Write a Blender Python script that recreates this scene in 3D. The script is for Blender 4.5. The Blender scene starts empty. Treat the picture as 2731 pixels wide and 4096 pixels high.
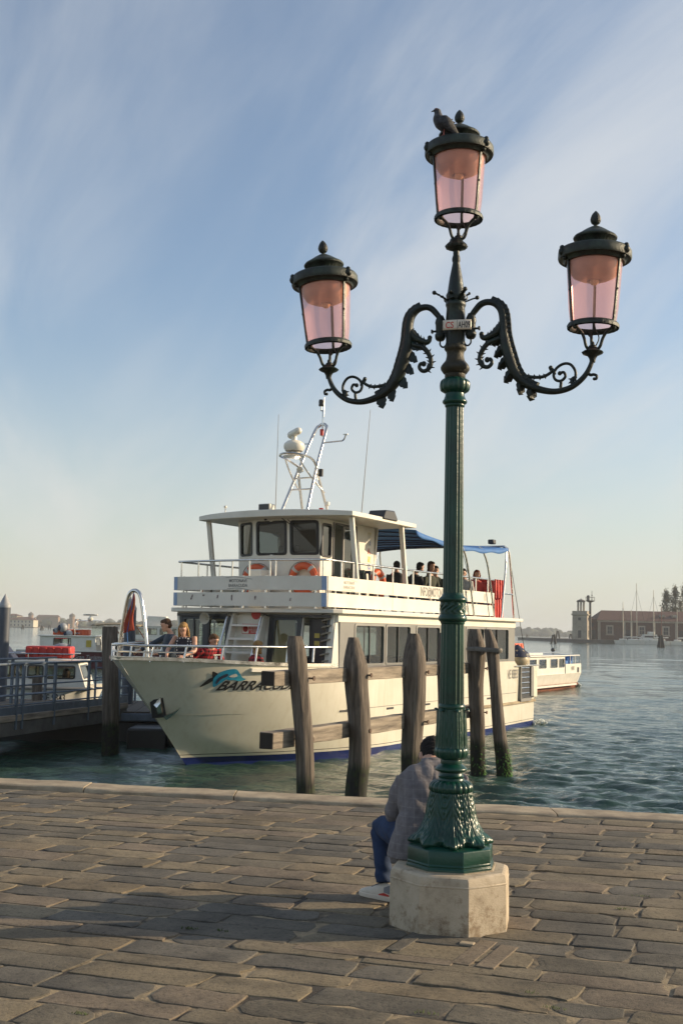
import bpy, math, random
import numpy as np
from mathutils import Vector, Matrix, Euler
from math import sin, cos, pi, radians as rad, sqrt, atan2, exp, hypot
R = random.Random(7)
S = bpy.context.scene
COL = bpy.data.collections.new('lagoon_quay'); S.collection.children.link(COL)
LC = bpy.context.view_layer.layer_collection.children[COL.name]; LC.exclude = True     # switched back on at the end; keeps the building fast
# ------------------------------------------------------------------ camera
PITCH = math.atan(475/4551.); ROLL = rad(1.16)
cam = bpy.data.objects.new('camera', bpy.data.cameras.new('camera')); COL.objects.link(cam)
cam.data.sensor_fit = 'VERTICAL'; cam.data.sensor_height = 36; cam.data.sensor_width = 24; cam.data.lens = 40
cam.data.clip_start = .05; cam.data.clip_end = 9000
cam.matrix_world = Matrix.Translation((0, 0, 1.7)) @ Matrix.Rotation(pi/2+PITCH, 4, 'X') @ Matrix.Rotation(ROLL, 4, 'Z')
S.camera = cam
# ------------------------------------------------------------------ sky and sun
SUN_EL = rad(18); SUN_AZ = rad(80)          # azimuth clockwise from +Y
W = bpy.data.worlds.new('World'); S.world = W; W.use_nodes = True
nt = W.node_tree; nt.nodes.clear()
def N(t, kind, **kw):
    n = t.nodes.new(kind)
    for k, v in kw.items():
        if k.startswith('i_'): n.inputs[k[2:].replace('_', ' ')].default_value = v
        elif k[0] == '_': n.inputs[int(k[1:])].default_value = v
        else: setattr(n, k, v)
    return n
def L(t, a, ao, b, bi): t.links.new(a.outputs[ao], b.inputs[bi])
def ramp(t, pts, interp='LINEAR'):
    r = t.nodes.new('ShaderNodeValToRGB'); r.color_ramp.interpolation = interp
    while len(r.color_ramp.elements) < len(pts): r.color_ramp.elements.new(.5)
    for e, (p, c) in zip(r.color_ramp.elements, pts):
        e.position = p; e.color = (c, c, c, 1) if not hasattr(c, '__len__') else (*c, 1)
    return r
sky = N(nt, 'ShaderNodeTexSky', sky_type='NISHITA', sun_disc=False, sun_elevation=SUN_EL, sun_rotation=SUN_AZ,
        altitude=0, air_density=1.0, dust_density=1.1, ozone_density=1.8)
tc = N(nt, 'ShaderNodeTexCoord')
sep = N(nt, 'ShaderNodeSeparateXYZ'); L(nt, tc, 'Generated', sep, 0)
zz = N(nt, 'ShaderNodeMath', operation='ADD', _1=.22); L(nt, sep, 2, zz, 0)
dv = N(nt, 'ShaderNodeVectorMath', operation='DIVIDE'); L(nt, tc, 'Generated', dv, 0); L(nt, zz, 0, dv, 1)
pre = N(nt, 'ShaderNodeVectorMath', operation='MULTIPLY'); pre.inputs[1].default_value = (3.0, 1, 0); L(nt, dv, 0, pre, 0)
mp = N(nt, 'ShaderNodeMapping', vector_type='TEXTURE'); mp.inputs['Rotation'].default_value = (0, 0, rad(-40)); mp.inputs['Scale'].default_value = (1.9, .85, 1); mp.inputs['Location'].default_value = (2.2, .3, 0)
L(nt, pre, 0, mp, 0)
n1 = N(nt, 'ShaderNodeTexNoise', i_Scale=.8, i_Detail=8, i_Roughness=.55, i_Distortion=.6); L(nt, mp, 0, n1, 0)
cr = ramp(nt, [(.32, 0.10), (.70, 1.0)], 'EASE'); L(nt, n1, 0, cr, 0)
n2 = N(nt, 'ShaderNodeTexNoise', i_Scale=.5, i_Detail=3); L(nt, dv, 0, n2, 0)
cr2 = ramp(nt, [(.3, .45), (.65, 1.0)]); L(nt, n2, 0, cr2, 0)
mm = N(nt, 'ShaderNodeMath', operation='MULTIPLY'); L(nt, cr, 0, mm, 0); L(nt, cr2, 0, mm, 1)
ml = N(nt, 'ShaderNodeMath', operation='MULTIPLY', _1=.72); L(nt, mm, 0, ml, 0)
mix = N(nt, 'ShaderNodeMixRGB', blend_type='MIX'); mix.inputs[2].default_value = (4.5, 4.6, 4.65, 1)
hs = N(nt, 'ShaderNodeHueSaturation', i_Saturation=.98); L(nt, sky, 0, hs, 'Color'); L(nt, ml, 0, mix, 0); L(nt, hs, 0, mix, 1)
hzr = N(nt, 'ShaderNodeMapRange', interpolation_type='SMOOTHSTEP', _1=-.02, _2=.30, _3=.62, _4=0); L(nt, sep, 2, hzr, 0)      # pale moisture veil low over the lagoon, all round
mix2 = N(nt, 'ShaderNodeMixRGB'); mix2.inputs[2].default_value = (4.3, 4.25, 3.75, 1); L(nt, hzr, 0, mix2, 0); L(nt, mix, 0, mix2, 1)
bg = N(nt, 'ShaderNodeBackground', i_Strength=.130); L(nt, mix2, 0, bg, 0)
wo = N(nt, 'ShaderNodeOutputWorld'); L(nt, bg, 0, wo, 0)
sd = Vector((sin(SUN_AZ)*cos(SUN_EL), cos(SUN_AZ)*cos(SUN_EL), sin(SUN_EL)))
sl = bpy.data.lights.new('sun', 'SUN'); sl.energy = 4.8; sl.angle = rad(.55); sl.color = (1, .79, .52)
so = bpy.data.objects.new('sun', sl); COL.objects.link(so); so.rotation_euler = sd.to_track_quat('Z', 'Y').to_euler(); so.location = sd*60
S.view_settings.view_transform = 'Standard'; S.view_settings.look = 'None'; S.view_settings.gamma = 1
S.view_settings.use_curve_mapping = False; S.view_settings.exposure = .38
S.render.engine = 'CYCLES'; S.cycles.use_denoising = True; S.cycles.max_bounces = 8; S.cycles.transparent_max_bounces = 12
S.cycles.caustics_reflective = False; S.cycles.caustics_refractive = False; S.cycles.sample_clamp_indirect = 6

# ------------------------------------------------------------------ mesh helpers
class MB:
    def __init__(s): s.v = []; s.f = []
    def add(s, vs, fs):
        b = len(s.v); s.v += [tuple(v) for v in vs]; s.f += [tuple(i+b for i in f) for f in fs]; return s
    def bx(s, x0, x1, y0, y1, z0, z1):
        return s.add([(x, y, z) for z in (z0, z1) for y in (y0, y1) for x in (x0, x1)],
                     [(0, 2, 3, 1), (4, 5, 7, 6), (0, 1, 5, 4), (2, 6, 7, 3), (0, 4, 6, 2), (1, 3, 7, 5)])
    def box(s, c, d, rz=0, rx=0, ry=0):
        m = Euler((rx, ry, rz)).to_matrix(); c = Vector(c)
        return s.add([c+m@Vector((x*d[0]/2, y*d[1]/2, z*d[2]/2)) for z in (-1, 1) for y in (-1, 1) for x in (-1, 1)],
                     [(0, 2, 3, 1), (4, 5, 7, 6), (0, 1, 5, 4), (2, 6, 7, 3), (0, 4, 6, 2), (1, 3, 7, 5)])
    def bar(s, a, b, w, h=None, up=(0, 0, 1)):
        h = h or w; a = Vector(a); b = Vector(b); d = (b-a).normalized(); up = Vector(up)
        if abs(d.dot(up)) > .98: up = Vector((1, 0, 0))
        x = d.cross(up).normalized(); y = x.cross(d)
        return s.add([p+x*i*w/2+y*j*h/2 for p in (a, b) for j in (-1, 1) for i in (-1, 1)],
                     [(0, 1, 3, 2), (4, 6, 7, 5), (0, 4, 5, 1), (2, 3, 7, 6), (0, 2, 6, 4), (1, 5, 7, 3)])
    def loft(s, rings, caps=True, closed=False):
        n = len(rings[0]); b = len(s.v); m = len(rings)
        for r in rings: s.v += [tuple(p) for p in r]
        for i in range(m if closed else m-1):
            for j in range(n):
                k = (j+1) % n; i2 = (i+1) % m
                s.f.append((b+i*n+j, b+i*n+k, b+i2*n+k, b+i2*n+j))
        if caps and not closed:
            s.f.append(tuple(b+j for j in range(n))[::-1]); s.f.append(tuple(b+(m-1)*n+j for j in range(n)))
        return s
    def tube(s, pts, r, n=8, caps=True, closed=False, sq=1.0):
        pts = [Vector(p) for p in pts]; m = len(pts)
        rs = r if hasattr(r, '__len__') else [r]*m
        T = []
        for i in range(m):
            a = pts[(i-1) % m] if closed or i > 0 else pts[i]; b = pts[(i+1) % m] if closed or i < m-1 else pts[i]
            T.append((b-a).normalized())
        u = T[0].orthogonal().normalized() if abs(T[0].z) > .9 else T[0].cross(Vector((0, 0, 1))).normalized()
        rings = []
        for i in range(m):
            u = (u-T[i]*u.dot(T[i])).normalized(); w = T[i].cross(u)
            rings.append([pts[i]+(u*cos(2*pi*j/n)+w*sin(2*pi*j/n)*sq)*rs[i] for j in range(n)])
        return s.loft(rings, caps, closed)
    def lathe(s, prof, n=32, c=(0, 0, 0), fn=None, caps=True, ph=0):
        rings = []
        for (r, z) in prof:
            rg = []
            for j in range(n):
                a = 2*pi*j/n+ph; q = fn(a, r, z) if fn else r
                rg.append((c[0]+q*sin(a), c[1]-q*cos(a), c[2]+z))
            rings.append(rg)
        return s.loft(rings, caps)
    def sph(s, c, r, n=12, m=8):
        r = r if hasattr(r, '__len__') else (r, r, r)
        return s.loft([[(c[0]+r[0]*sin(pi*i/m)*cos(2*pi*j/n), c[1]+r[1]*sin(pi*i/m)*sin(2*pi*j/n), c[2]-r[2]*cos(pi*i/m)) for j in range(n)]
                       for i in [.12]+list(range(1, m))+[m-.12]])
    def prism(s, poly, f0, f1):
        """poly: 2-D points; f0, f1 map (u,v) to 3-D on either face"""
        n = len(poly); b = len(s.v)
        s.v += [tuple(f0(*p)) for p in poly]+[tuple(f1(*p)) for p in poly]
        s.f.append(tuple(b+i for i in range(n))[::-1]); s.f.append(tuple(b+n+i for i in range(n)))
        for i in range(n): k = (i+1) % n; s.f.append((b+i, b+k, b+n+k, b+n+i))
        return s
    def grid(s, n, m, fn, thick=None):
        b = len(s.v)
        for i in range(n+1):
            for j in range(m+1): s.v.append(tuple(fn(i/n, j/m)))
        for i in range(n):
            for j in range(m): k = b+i*(m+1)+j; s.f.append((k, k+1, k+m+2, k+m+1))
        return s
    def mesh(s, name, smooth=40):
        me = bpy.data.meshes.new(name); me.from_pydata(s.v, [], s.f); me.update()
        if smooth: sm(me, smooth)
        return me
def sm(me, ang=40):
    me.polygons.foreach_set('use_smooth', [True]*len(me.polygons))
    if ang < 179: me.set_sharp_from_angle(angle=rad(ang))
    me.update()
def O(name, mb, mat=None, parent=None, smooth=40, loc=None, rz=None, bevel=0, solid=0):
    me = mb if isinstance(mb, bpy.types.Mesh) else mb.mesh(name, smooth)
    o = bpy.data.objects.new(name, me); COL.objects.link(o)
    if mat and not me.materials: me.materials.append(mat)
    if parent: o.parent = parent
    if loc is not None: o.location = loc
    if rz is not None: o.rotation_euler.z = rz
    if solid: m = o.modifiers.new('s', 'SOLIDIFY'); m.thickness = solid; m.offset = 0
    if bevel: m = o.modifiers.new('b', 'BEVEL'); m.width = bevel; m.segments = 2; m.limit_method = 'ANGLE'; m.angle_limit = rad(40)
    return o
def tag(o, label, cat, group=None, kind=None):
    if label: o['label'] = label
    if cat: o['category'] = cat
    if group: o['group'] = group
    if kind: o['kind'] = kind
    return o
def thing(name, label, cat, loc=(0, 0, 0), rz=0, group=None):
    o = bpy.data.objects.new(name, None); COL.objects.link(o); o.empty_display_size = .2
    o.location = loc; o.rotation_euler.z = rz
    return tag(o, label, cat, group)
def cp(o, parent=None, loc=None, rz=None):
    c = o.copy(); COL.objects.link(c); c.parent = parent
    for ch in list(o.children): cp(ch, c)
    if loc is not None: c.location = loc
    if rz is not None: c.rotation_euler.z = rz
    return c
def text_mesh(txt, h, fn, bold=0, shear=0, sx=1, align='LEFT', space=1):
    """flat lettering: (u right, v up) mapped through fn to 3-D"""
    cu = bpy.data.curves.new('t', 'FONT'); cu.body = txt; cu.size = h; cu.offset = bold; cu.shear = shear; cu.resolution_u = 3
    cu.align_x = align; cu.space_character = space; cu.fill_mode = 'FRONT'
    ob = bpy.data.objects.new('t', cu); S.collection.objects.link(ob)
    dg = bpy.context.evaluated_depsgraph_get(); me = bpy.data.meshes.new_from_object(ob.evaluated_get(dg))
    bpy.data.objects.remove(ob); bpy.data.curves.remove(cu)
    for v in me.vertices: v.co = fn(v.co.x*sx, v.co.y)
    me.materials.clear(); return me
def remesh(mb, name, vox=.012, smooth=2, sub=0):
    me = mb.mesh(name, 0); ob = bpy.data.objects.new('r', me); S.collection.objects.link(ob)
    m = ob.modifiers.new('r', 'REMESH'); m.mode = 'VOXEL'; m.voxel_size = vox
    if smooth: m2 = ob.modifiers.new('s', 'SMOOTH'); m2.iterations = smooth; m2.factor = .5
    dg = bpy.context.evaluated_depsgraph_get(); r = bpy.data.meshes.new_from_object(ob.evaluated_get(dg))
    bpy.data.objects.remove(ob); bpy.data.meshes.remove(me); r.name = name; sm(r, 180); return r
def cat(pts, k=6, closed=False):
    """Catmull-Rom through n-D points"""
    P = [np.array(p, float) for p in pts]; out = []
    n = len(P)
    for i in range(n if closed else n-1):
        p0 = P[(i-1) % n] if closed or i > 0 else 2*P[0]-P[1]; p1 = P[i]; p2 = P[(i+1) % n]
        p3 = P[(i+2) % n] if closed or i < n-2 else 2*P[-1]-P[-2]
        for j in range(k):
            t = j/k; out.append(.5*((2*p1)+(p2-p0)*t+(2*p0-5*p1+4*p2-p3)*t*t+(3*p1-p0-3*p2+p3)*t**3))
    if not closed: out.append(P[-1])
    return out

# ------------------------------------------------------------------ materials
def mat(name): 
    m = bpy.data.materials.new(name); m.use_nodes = True; t = m.node_tree; t.nodes.clear()
    o = N(t, 'ShaderNodeOutputMaterial'); p = N(t, 'ShaderNodeBsdfPrincipled'); L(t, p, 0, o, 0)
    return m, t, p, o
def M(name, c, rough=.5, metal=0, c2=None, scale=6, lo=.35, hi=.7, bump=0, bscale=60, stretch=(1, 1, 1), spec=None, coat=0, rnd=0, rv=0, sheen=0, detail=6):
    m, t, p, o = mat(name)
    p.inputs['Roughness'].default_value = rough; p.inputs['Metallic'].default_value = metal
    if spec is not None: p.inputs['Specular IOR Level'].default_value = spec
    if coat: p.inputs['Coat Weight'].default_value = coat; p.inputs['Coat Roughness'].default_value = .12
    if sheen: p.inputs['Sheen Weight'].default_value = sheen
    tcn = N(t, 'ShaderNodeTexCoord'); mpn = N(t, 'ShaderNodeMapping'); mpn.inputs['Scale'].default_value = stretch
    L(t, tcn, 'Object', mpn, 0); vec = (mpn, 0)
    oi = N(t, 'ShaderNodeObjectInfo')
    if rnd:
        ad = N(t, 'ShaderNodeVectorMath', operation='ADD'); L(t, mpn, 0, ad, 0)
        ml = N(t, 'ShaderNodeMath', operation='MULTIPLY', _1=37); L(t, oi, 'Random', ml, 0); L(t, ml, 0, ad, 1); vec = (ad, 0)
    c2 = c2 or tuple(x*.82 for x in c)
    no = N(t, 'ShaderNodeTexNoise', i_Scale=scale, i_Detail=detail, i_Roughness=.6); L(t, vec[0], vec[1], no, 0)
    r = ramp(t, [(lo, c2), (hi, c)]); L(t, no, 0, r, 0); colr = (r, 0)
    if rnd:
        hv = N(t, 'ShaderNodeHueSaturation'); mr = N(t, 'ShaderNodeMapRange', _3=1-rnd, _4=1+rnd); L(t, oi, 'Random', mr, 0); L(t, mr, 0, hv, 'Value'); L(t, r, 0, hv, 'Color'); colr = (hv, 0)
    L(t, colr[0], colr[1], p, 'Base Color')
    if rv:
        mr2 = N(t, 'ShaderNodeMapRange', _1=.3, _2=.7, _3=max(0.02, rough-rv), _4=min(1, rough+rv)); L(t, no, 0, mr2, 0); L(t, mr2, 0, p, 'Roughness')
    if bump:
        nb = N(t, 'ShaderNodeTexNoise', i_Scale=bscale, i_Detail=8, i_Roughness=.65); L(t, vec[0], vec[1], nb, 0)
        b = N(t, 'ShaderNodeBump', i_Strength=bump, i_Distance=.01); L(t, nb, 0, b, 'Height'); L(t, b, 0, p, 'Normal')
    return m
def two_sided(t, fr, ior):
    """thin sheet: the same reflectance from either side"""
    g = N(t, 'ShaderNodeNewGeometry'); mr = N(t, 'ShaderNodeMapRange', _3=ior, _4=1/ior); L(t, g, 'Backfacing', mr, 0); L(t, mr, 0, fr, 'IOR')
def glass(name, tint=(.8, .85, .85), gloss=1.0, rough=.02, dim=0.0, ior=1.45):
    m, t, p, o = mat(name); t.nodes.remove(p)
    tr = N(t, 'ShaderNodeBsdfTransparent'); tr.inputs[0].default_value = (*tint, 1)
    gl = N(t, 'ShaderNodeBsdfGlossy', i_Roughness=rough); gl.inputs[0].default_value = (gloss, gloss, gloss, 1)
    fr = N(t, 'ShaderNodeFresnel'); two_sided(t, fr, ior); mx = N(t, 'ShaderNodeMixShader')
    ad = N(t, 'ShaderNodeMath', operation='ADD', _1=dim, use_clamp=True); L(t, fr, 0, ad, 0)
    L(t, ad, 0, mx, 0); L(t, tr, 0, mx, 1); L(t, gl, 0, mx, 2); L(t, mx, 0, o, 0)
    return m
m_stone0 = M('outlying_stone', (.215, .165, .105), .85, c2=(.095, .078, .056), scale=4.2, lo=.3, hi=.75, bump=1.0, bscale=30, rnd=.28, detail=9)
m_stone, t, p, o = mat('trachyte_slab'); p.inputs['Roughness'].default_value = .84
tcn = N(t, 'ShaderNodeTexCoord'); oi = N(t, 'ShaderNodeObjectInfo'); ml_ = N(t, 'ShaderNodeMath', operation='MULTIPLY', _1=41); L(t, oi, 'Random', ml_, 0)
ad = N(t, 'ShaderNodeVectorMath', operation='ADD'); L(t, tcn, 'Object', ad, 0); L(t, ml_, 0, ad, 1)
tint = ramp(t, [(0, (0.095, 0.083, 0.062)), (.14, (0.167, 0.129, 0.077)), (.28, (0.123, 0.104, 0.072)), (.42, (0.189, 0.151, 0.093)), (.56, (0.107, 0.095, 0.074)), (.70, (0.157, 0.127, 0.081)), (.84, (0.167, 0.130, 0.088)), (1, (0.136, 0.121, 0.095))], 'CONSTANT'); L(t, oi, 'Random', tint, 0)
na = N(t, 'ShaderNodeTexNoise', i_Scale=3.5, i_Detail=8, i_Roughness=.62); L(t, ad, 0, na, 0); ra = ramp(t, [(.30, .55), (.5, .95), (.72, 1.25)]); L(t, na, 0, ra, 0)
m1_ = N(t, 'ShaderNodeMixRGB', blend_type='MULTIPLY', _0=1); L(t, tint, 0, m1_, 1); L(t, ra, 0, m1_, 2)
nf = N(t, 'ShaderNodeTexNoise', i_Scale=42, i_Detail=7, i_Roughness=.75); L(t, ad, 0, nf, 0); rf0 = ramp(t, [(.36, .45), (.47, 1), (.66, 1.12)]); L(t, nf, 0, rf0, 0)
m2_ = N(t, 'ShaderNodeMixRGB', blend_type='MULTIPLY', _0=1); L(t, m1_, 0, m2_, 1); L(t, rf0, 0, m2_, 2)
geo = N(t, 'ShaderNodeNewGeometry'); ng0 = N(t, 'ShaderNodeTexNoise', i_Scale=1.1, i_Detail=6, i_Roughness=.6); L(t, geo, 'Position', ng0, 0); rg0 = ramp(t, [(.32, .62), (.5, 1), (.7, 1.12)]); L(t, ng0, 0, rg0, 0)
m3_ = N(t, 'ShaderNodeMixRGB', blend_type='MULTIPLY', _0=1); L(t, m2_, 0, m3_, 1); L(t, rg0, 0, m3_, 2); L(t, m3_, 0, p, 'Base Color')
nh = N(t, 'ShaderNodeTexNoise', i_Scale=9, i_Detail=5); L(t, ad, 0, nh, 0); bb = N(t, 'ShaderNodeBump', i_Strength=.6, i_Distance=.012); L(t, nh, 0, bb, 'Height')
b2_ = N(t, 'ShaderNodeBump', i_Strength=.9, i_Distance=.008); L(t, nf, 0, b2_, 'Height'); L(t, bb, 0, b2_, 'Normal'); L(t, b2_, 0, p, 'Normal')
m_mortar = M('joint_mortar', (.30, .235, .145), .95, c2=(.045, .038, .03), scale=3.2, lo=.44, hi=.60, bump=1, bscale=50)
m_kerb = M('kerb_stone', (.44, .36, .245), .8, c2=(.24, .19, .13), scale=4, bump=.7, bscale=45, rnd=.08)
m_wall = M('quay_wall_stone', (.30, .27, .22), .85, c2=(.12, .11, .09), scale=2, bump=.8)
m_steel = M('stainless_steel', (.74, .72, .68), .2, 1, c2=(.62, .60, .57), scale=9, rv=.08)
m_dsteel = M('galvanised_steel', (.15, .185, .235), .5, .5, c2=(.10, .125, .16), scale=5, bump=.1)
m_black = M('black_rubber', (.018, .018, .02), .45)
m_dark = M('dark_trim', (.03, .03, .034), .35)
m_glass = glass('window_glass', (.66, .72, .67), .9, dim=.04)
m_dglass = glass('tinted_glass', (.16, .18, .19), .9, dim=.03)
m_red = M('red_plastic', (.62, .045, .03), .45, c2=(.42, .03, .025), scale=3)
m_orange = M('lifebuoy_orange', (.72, .13, .035), .5, c2=(.6, .09, .03), scale=9)
m_rope = M('rope', (.42, .36, .27), .9, c2=(.2, .17, .13), scale=60)
m_blue = M('blue_canvas', (.035, .16, .42), .75, c2=(.03, .12, .33), scale=7, bump=.3, bscale=30)
m_navy = M('navy_canvas', (.012, .018, .045), .8, c2=(.02, .03, .07), scale=5, bump=.3, bscale=20)
m_hull = M('cream_hull_paint', (.74, .69, .56), .28, c2=(.62, .57, .45), scale=1.3, lo=.3, hi=.62, coat=.35, rv=.08)
m_white = M('white_paint', (.76, .725, .63), .42, c2=(.66, .62, .53), scale=1.6, lo=.3, hi=.6, bump=.03, bscale=8)
m_grey = M('grey_paint', (.22, .215, .20), .45, c2=(.18, .175, .165), scale=2)
m_skin = M('skin', (.56, .33, .23), .5, c2=(.46, .25, .17), scale=14)
m_ink = M('black_lettering', (.02, .02, .022), .5)
m_grav = M('grey_lettering', (.22, .21, .19), .6)

# ------------------------------------------------------------------ water
WZ = -.8
def water_mesh():
    ys = [10.6]
    while ys[-1] < 3000: ys.append(ys[-1]*(1.0027 if ys[-1] < 48 else 1.0055 if ys[-1] < 140 else 1.009 if ys[-1] < 420 else 1.03))
    ys = np.array(ys); a = np.concatenate([np.linspace(-1.15, -.40, 24)[:-1], np.linspace(-.40, .40, 430), np.linspace(.40, 1.15, 24)[1:]])
    tx = np.tan(a); Y, T = np.meshgrid(ys, tx, indexing='ij'); X = Y*T
    rs = np.random.RandomState(3); Z = np.zeros_like(X); sp = np.where(Y < 48, Y*.0030, np.where(Y < 140, Y*.0056, Y*.0095))
    for lam, n, amp in ((8.0, 6, .016), (3.2, 6, .010), (1.8, 7, .0065), (1.05, 11, .0070), (.66, 14, .0074), (.42, 20, .0060), (.27, 22, .0038), (.18, 20, .0019)):
        for i in range(n):
            l = lam*rs.uniform(.78, 1.25); th = rad(250)+rs.normal(0, .42); k = 2*pi/l
            ph = k*(X*cos(th)+Y*sin(th))+rs.uniform(0, 6.28)
            w = np.clip((l/sp-3)/5, 0, 1)*amp*rs.uniform(.5, 1.3)*(l/lam)
            s = np.sin(ph+.5*np.sin(.37*X+i)+.5*np.sin(.29*Y+2*i)); Z += w*(s+.28*np.cos(2*ph))
    gust = .75+.35*np.sin(.11*X+.07*Y+1)*np.sin(.05*Y-.09*X)
    Z *= gust*(1-.62/(1+np.exp((X-1.2)/.8))/(1+np.exp((Y-25)/2.5)))      # sheltered water between quay and hull
    V = np.stack([X, Y, Z+WZ], -1).reshape(-1, 3); ny, nx = X.shape
    i = (np.arange(ny-1)[:, None]*nx+np.arange(nx-1)[None]).ravel()
    F = np.stack([i, i+1, i+nx+1, i+nx], -1)
    me = bpy.data.meshes.new('water'); me.vertices.add(len(V)); me.vertices.foreach_set('co', V.ravel())
    me.loops.add(F.size); me.loops.foreach_set('vertex_index', F.ravel()); me.polygons.add(len(F))
    me.polygons.foreach_set('loop_start', np.arange(len(F))*4); me.polygons.foreach_set('loop_total', np.full(len(F), 4))
    me.polygons.foreach_set('use_smooth', np.ones(len(F), bool)); me.update(); return me
m_water, t, p, o = mat('lagoon_water')
p.inputs['Roughness'].default_value = .045; p.inputs['IOR'].default_value = 1.33
tcn = N(t, 'ShaderNodeTexCoord'); nn = N(t, 'ShaderNodeTexNoise', i_Scale=.12, i_Detail=4); L(t, tcn, 'Object', nn, 0)
r = ramp(t, [(.3, (.026, .060, .044)), (.7, (.038, .082, .060))]); L(t, nn, 0, r, 0); L(t, r, 0, p, 'Base Color')
mpn = N(t, 'ShaderNodeMapping'); mpn.inputs['Scale'].default_value = (1, 1.5, 1); L(t, tcn, 'Object', mpn, 0)
nb = N(t, 'ShaderNodeTexNoise', i_Scale=7.5, i_Detail=5, i_Roughness=.6); L(t, mpn, 0, nb, 0)
nb2 = N(t, 'ShaderNodeTexNoise', i_Scale=.9, i_Detail=4, i_Roughness=.5); L(t, mpn, 0, nb2, 0)
b1 = N(t, 'ShaderNodeBump', i_Strength=.6, i_Distance=.05); L(t, nb, 0, b1, 'Height')
b2 = N(t, 'ShaderNodeBump', i_Strength=.4, i_Distance=.18); L(t, nb2, 0, b2, 'Height'); L(t, b1, 0, b2, 'Normal'); L(t, b2, 0, p, 'Normal')
tag(O('water', water_mesh(), m_water), None, None, kind='structure')

# ------------------------------------------------------------------ quay: ground sheet, paving, kerb
EDGE = lambda x: 11.40-.2*x                     # inner edge of the kerb row
KW = .46
def sheet(name, pts, z, m):
    return tag(O(name, MB().add([(x, y, z) for x, y in pts], [tuple(range(len(pts)))]), m, smooth=0), None, None, kind='structure')
sheet('ground', [(-60, -60), (60, -60), (60, EDGE(60)), (-60, EDGE(-60))], -.0055, m_mortar)
pave = bpy.data.objects.new('pavement', None); COL.objects.link(pave); pave['kind'] = 'structure'
def rowy(x, u): return (1-u)*EDGE(x)+u*(5.0-.325*x)+(.008*sin(x*.9+u*9)+.003*sin(x*2.7+u*31))*min(1, u*6)
PL = (.688, 6.95); PR = .375                      # plinth centre and circumradius
def slab_mesh(q, rr):
    """q: four corner points; irregular worn block with softened edge, origin at its middle"""
    cx = sum(p[0] for p in q)/4; cy = sum(p[1] for p in q)/4; out = []
    for i in range(4):
        a = q[i]; b = q[(i+1) % 4]; l = hypot(b[0]-a[0], b[1]-a[1]); k = max(3, int(l/.10))
        nx, ny = (b[1]-a[1])/l, -(b[0]-a[0])/l
        for j in range(k):
            f = j/k; w = rr.uniform(-.003, .0025)
            if rr.random() < .13: w -= rr.uniform(.008, .034)
            if j == 0: e_ = rr.choice((.002, .003, .004, .012, .028, .05)); ll = hypot(cx-a[0], cy-a[1]); px, py = a[0]+(cx-a[0])/ll*e_, a[1]+(cy-a[1])/ll*e_
            else: px, py = a[0]+(b[0]-a[0])*f+nx*w, a[1]+(b[1]-a[1])*f+ny*w
            out.append((px-cx, py-cy))
    n = len(out); v = []; tx, ty = rr.uniform(-.006, .006), rr.uniform(-.012, .012); h = rr.uniform(-.003, .004)
    def ring(ins, z, jit=0):
        for x, y in out:
            l = hypot(x, y) or 1; d = min(ins, l*.4); X, Y = x-x/l*d, y-y/l*d
            v.append((X, Y, z+h+X*tx+Y*ty+rr.uniform(-jit, jit)))
    ring(-.003, -.05); ring(0, -.006, .001); ring(.004, -.0012, .001); ring(.014, .0006, .0008); ring(.08, .001, .0022)
    fs = [(i*n+j, i*n+(j+1) % n, (i+1)*n+(j+1) % n, (i+1)*n+j) for i in range(4) for j in range(n)]
    v.append((0, 0, h+.002)); fs += [(4*n+j, 4*n+(j+1) % n, 5*n) for j in range(n)]
    me = bpy.data.meshes.new('slab'); me.from_pydata(v, [], fs); sm(me, 22); me.materials.append(m_stone)
    return me, cx, cy
rr = random.Random(11); cand = []
u = .012; k = 0
while u < 1.16:
    du = rr.choice((.032, .037, .041, .046, .052))
    x = -8.2+rr.uniform(0, .5)
    while x < 7.6:
        wl = rr.choice((.32, .42, .5, .56, .62, .7, .84))*rr.uniform(.9, 1.1)
        g = .004+rr.random()*.006
        def P_(xx, uu, j): 
            X = xx+ .36*(rowy(xx, uu)-rowy(xx, u+du)); return (X+j, rowy(X, uu))
        j0 = rr.uniform(-.02, .02)
        q = [P_(x+g, u+du-.0008, 0), P_(x+wl-g, u+du-.0008, 0), P_(x+wl-g, u+.0008, j0), P_(x+g, u+.0008, j0)]
        cxx = sum(p[0] for p in q)/4; cyy = sum(p[1] for p in q)/4
        if hypot(cxx-PL[0], cyy-PL[1]) > .17: cand.append((q, cxx, cyy))
        x += wl
    u += du
def inframe(cx, cy): return cy > 4.75 and abs(cx) < cy*.31+.30
vis = [c for c in cand if inframe(c[1], c[2])]; rest = [c for c in cand if not inframe(c[1], c[2])]
vis.sort(key=lambda c: c[2]); rest += vis[300:]; vis = vis[:300]
print('slabs', len(vis), len(rest))
for q, cx, cy in vis:
    me, cx, cy = slab_mesh(q, rr); o = O('slab', me, None, pave, loc=(cx, cy, 0))
big = MB()
for q, cx, cy in rest:
    big.add([(x, y, z) for z in (-.06, 0.0) for x, y in q], [(4, 5, 6, 7), (0, 1, 5, 4), (1, 2, 6, 5), (2, 3, 7, 6), (3, 0, 4, 7)])
o = O('outlying_slabs', big, m_stone0, pave, smooth=0); o['kind'] = 'stuff'
rdir = Vector((1, -.30, 0)).normalized(); cdir = Vector((.36, 1, 0)).normalized()
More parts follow.
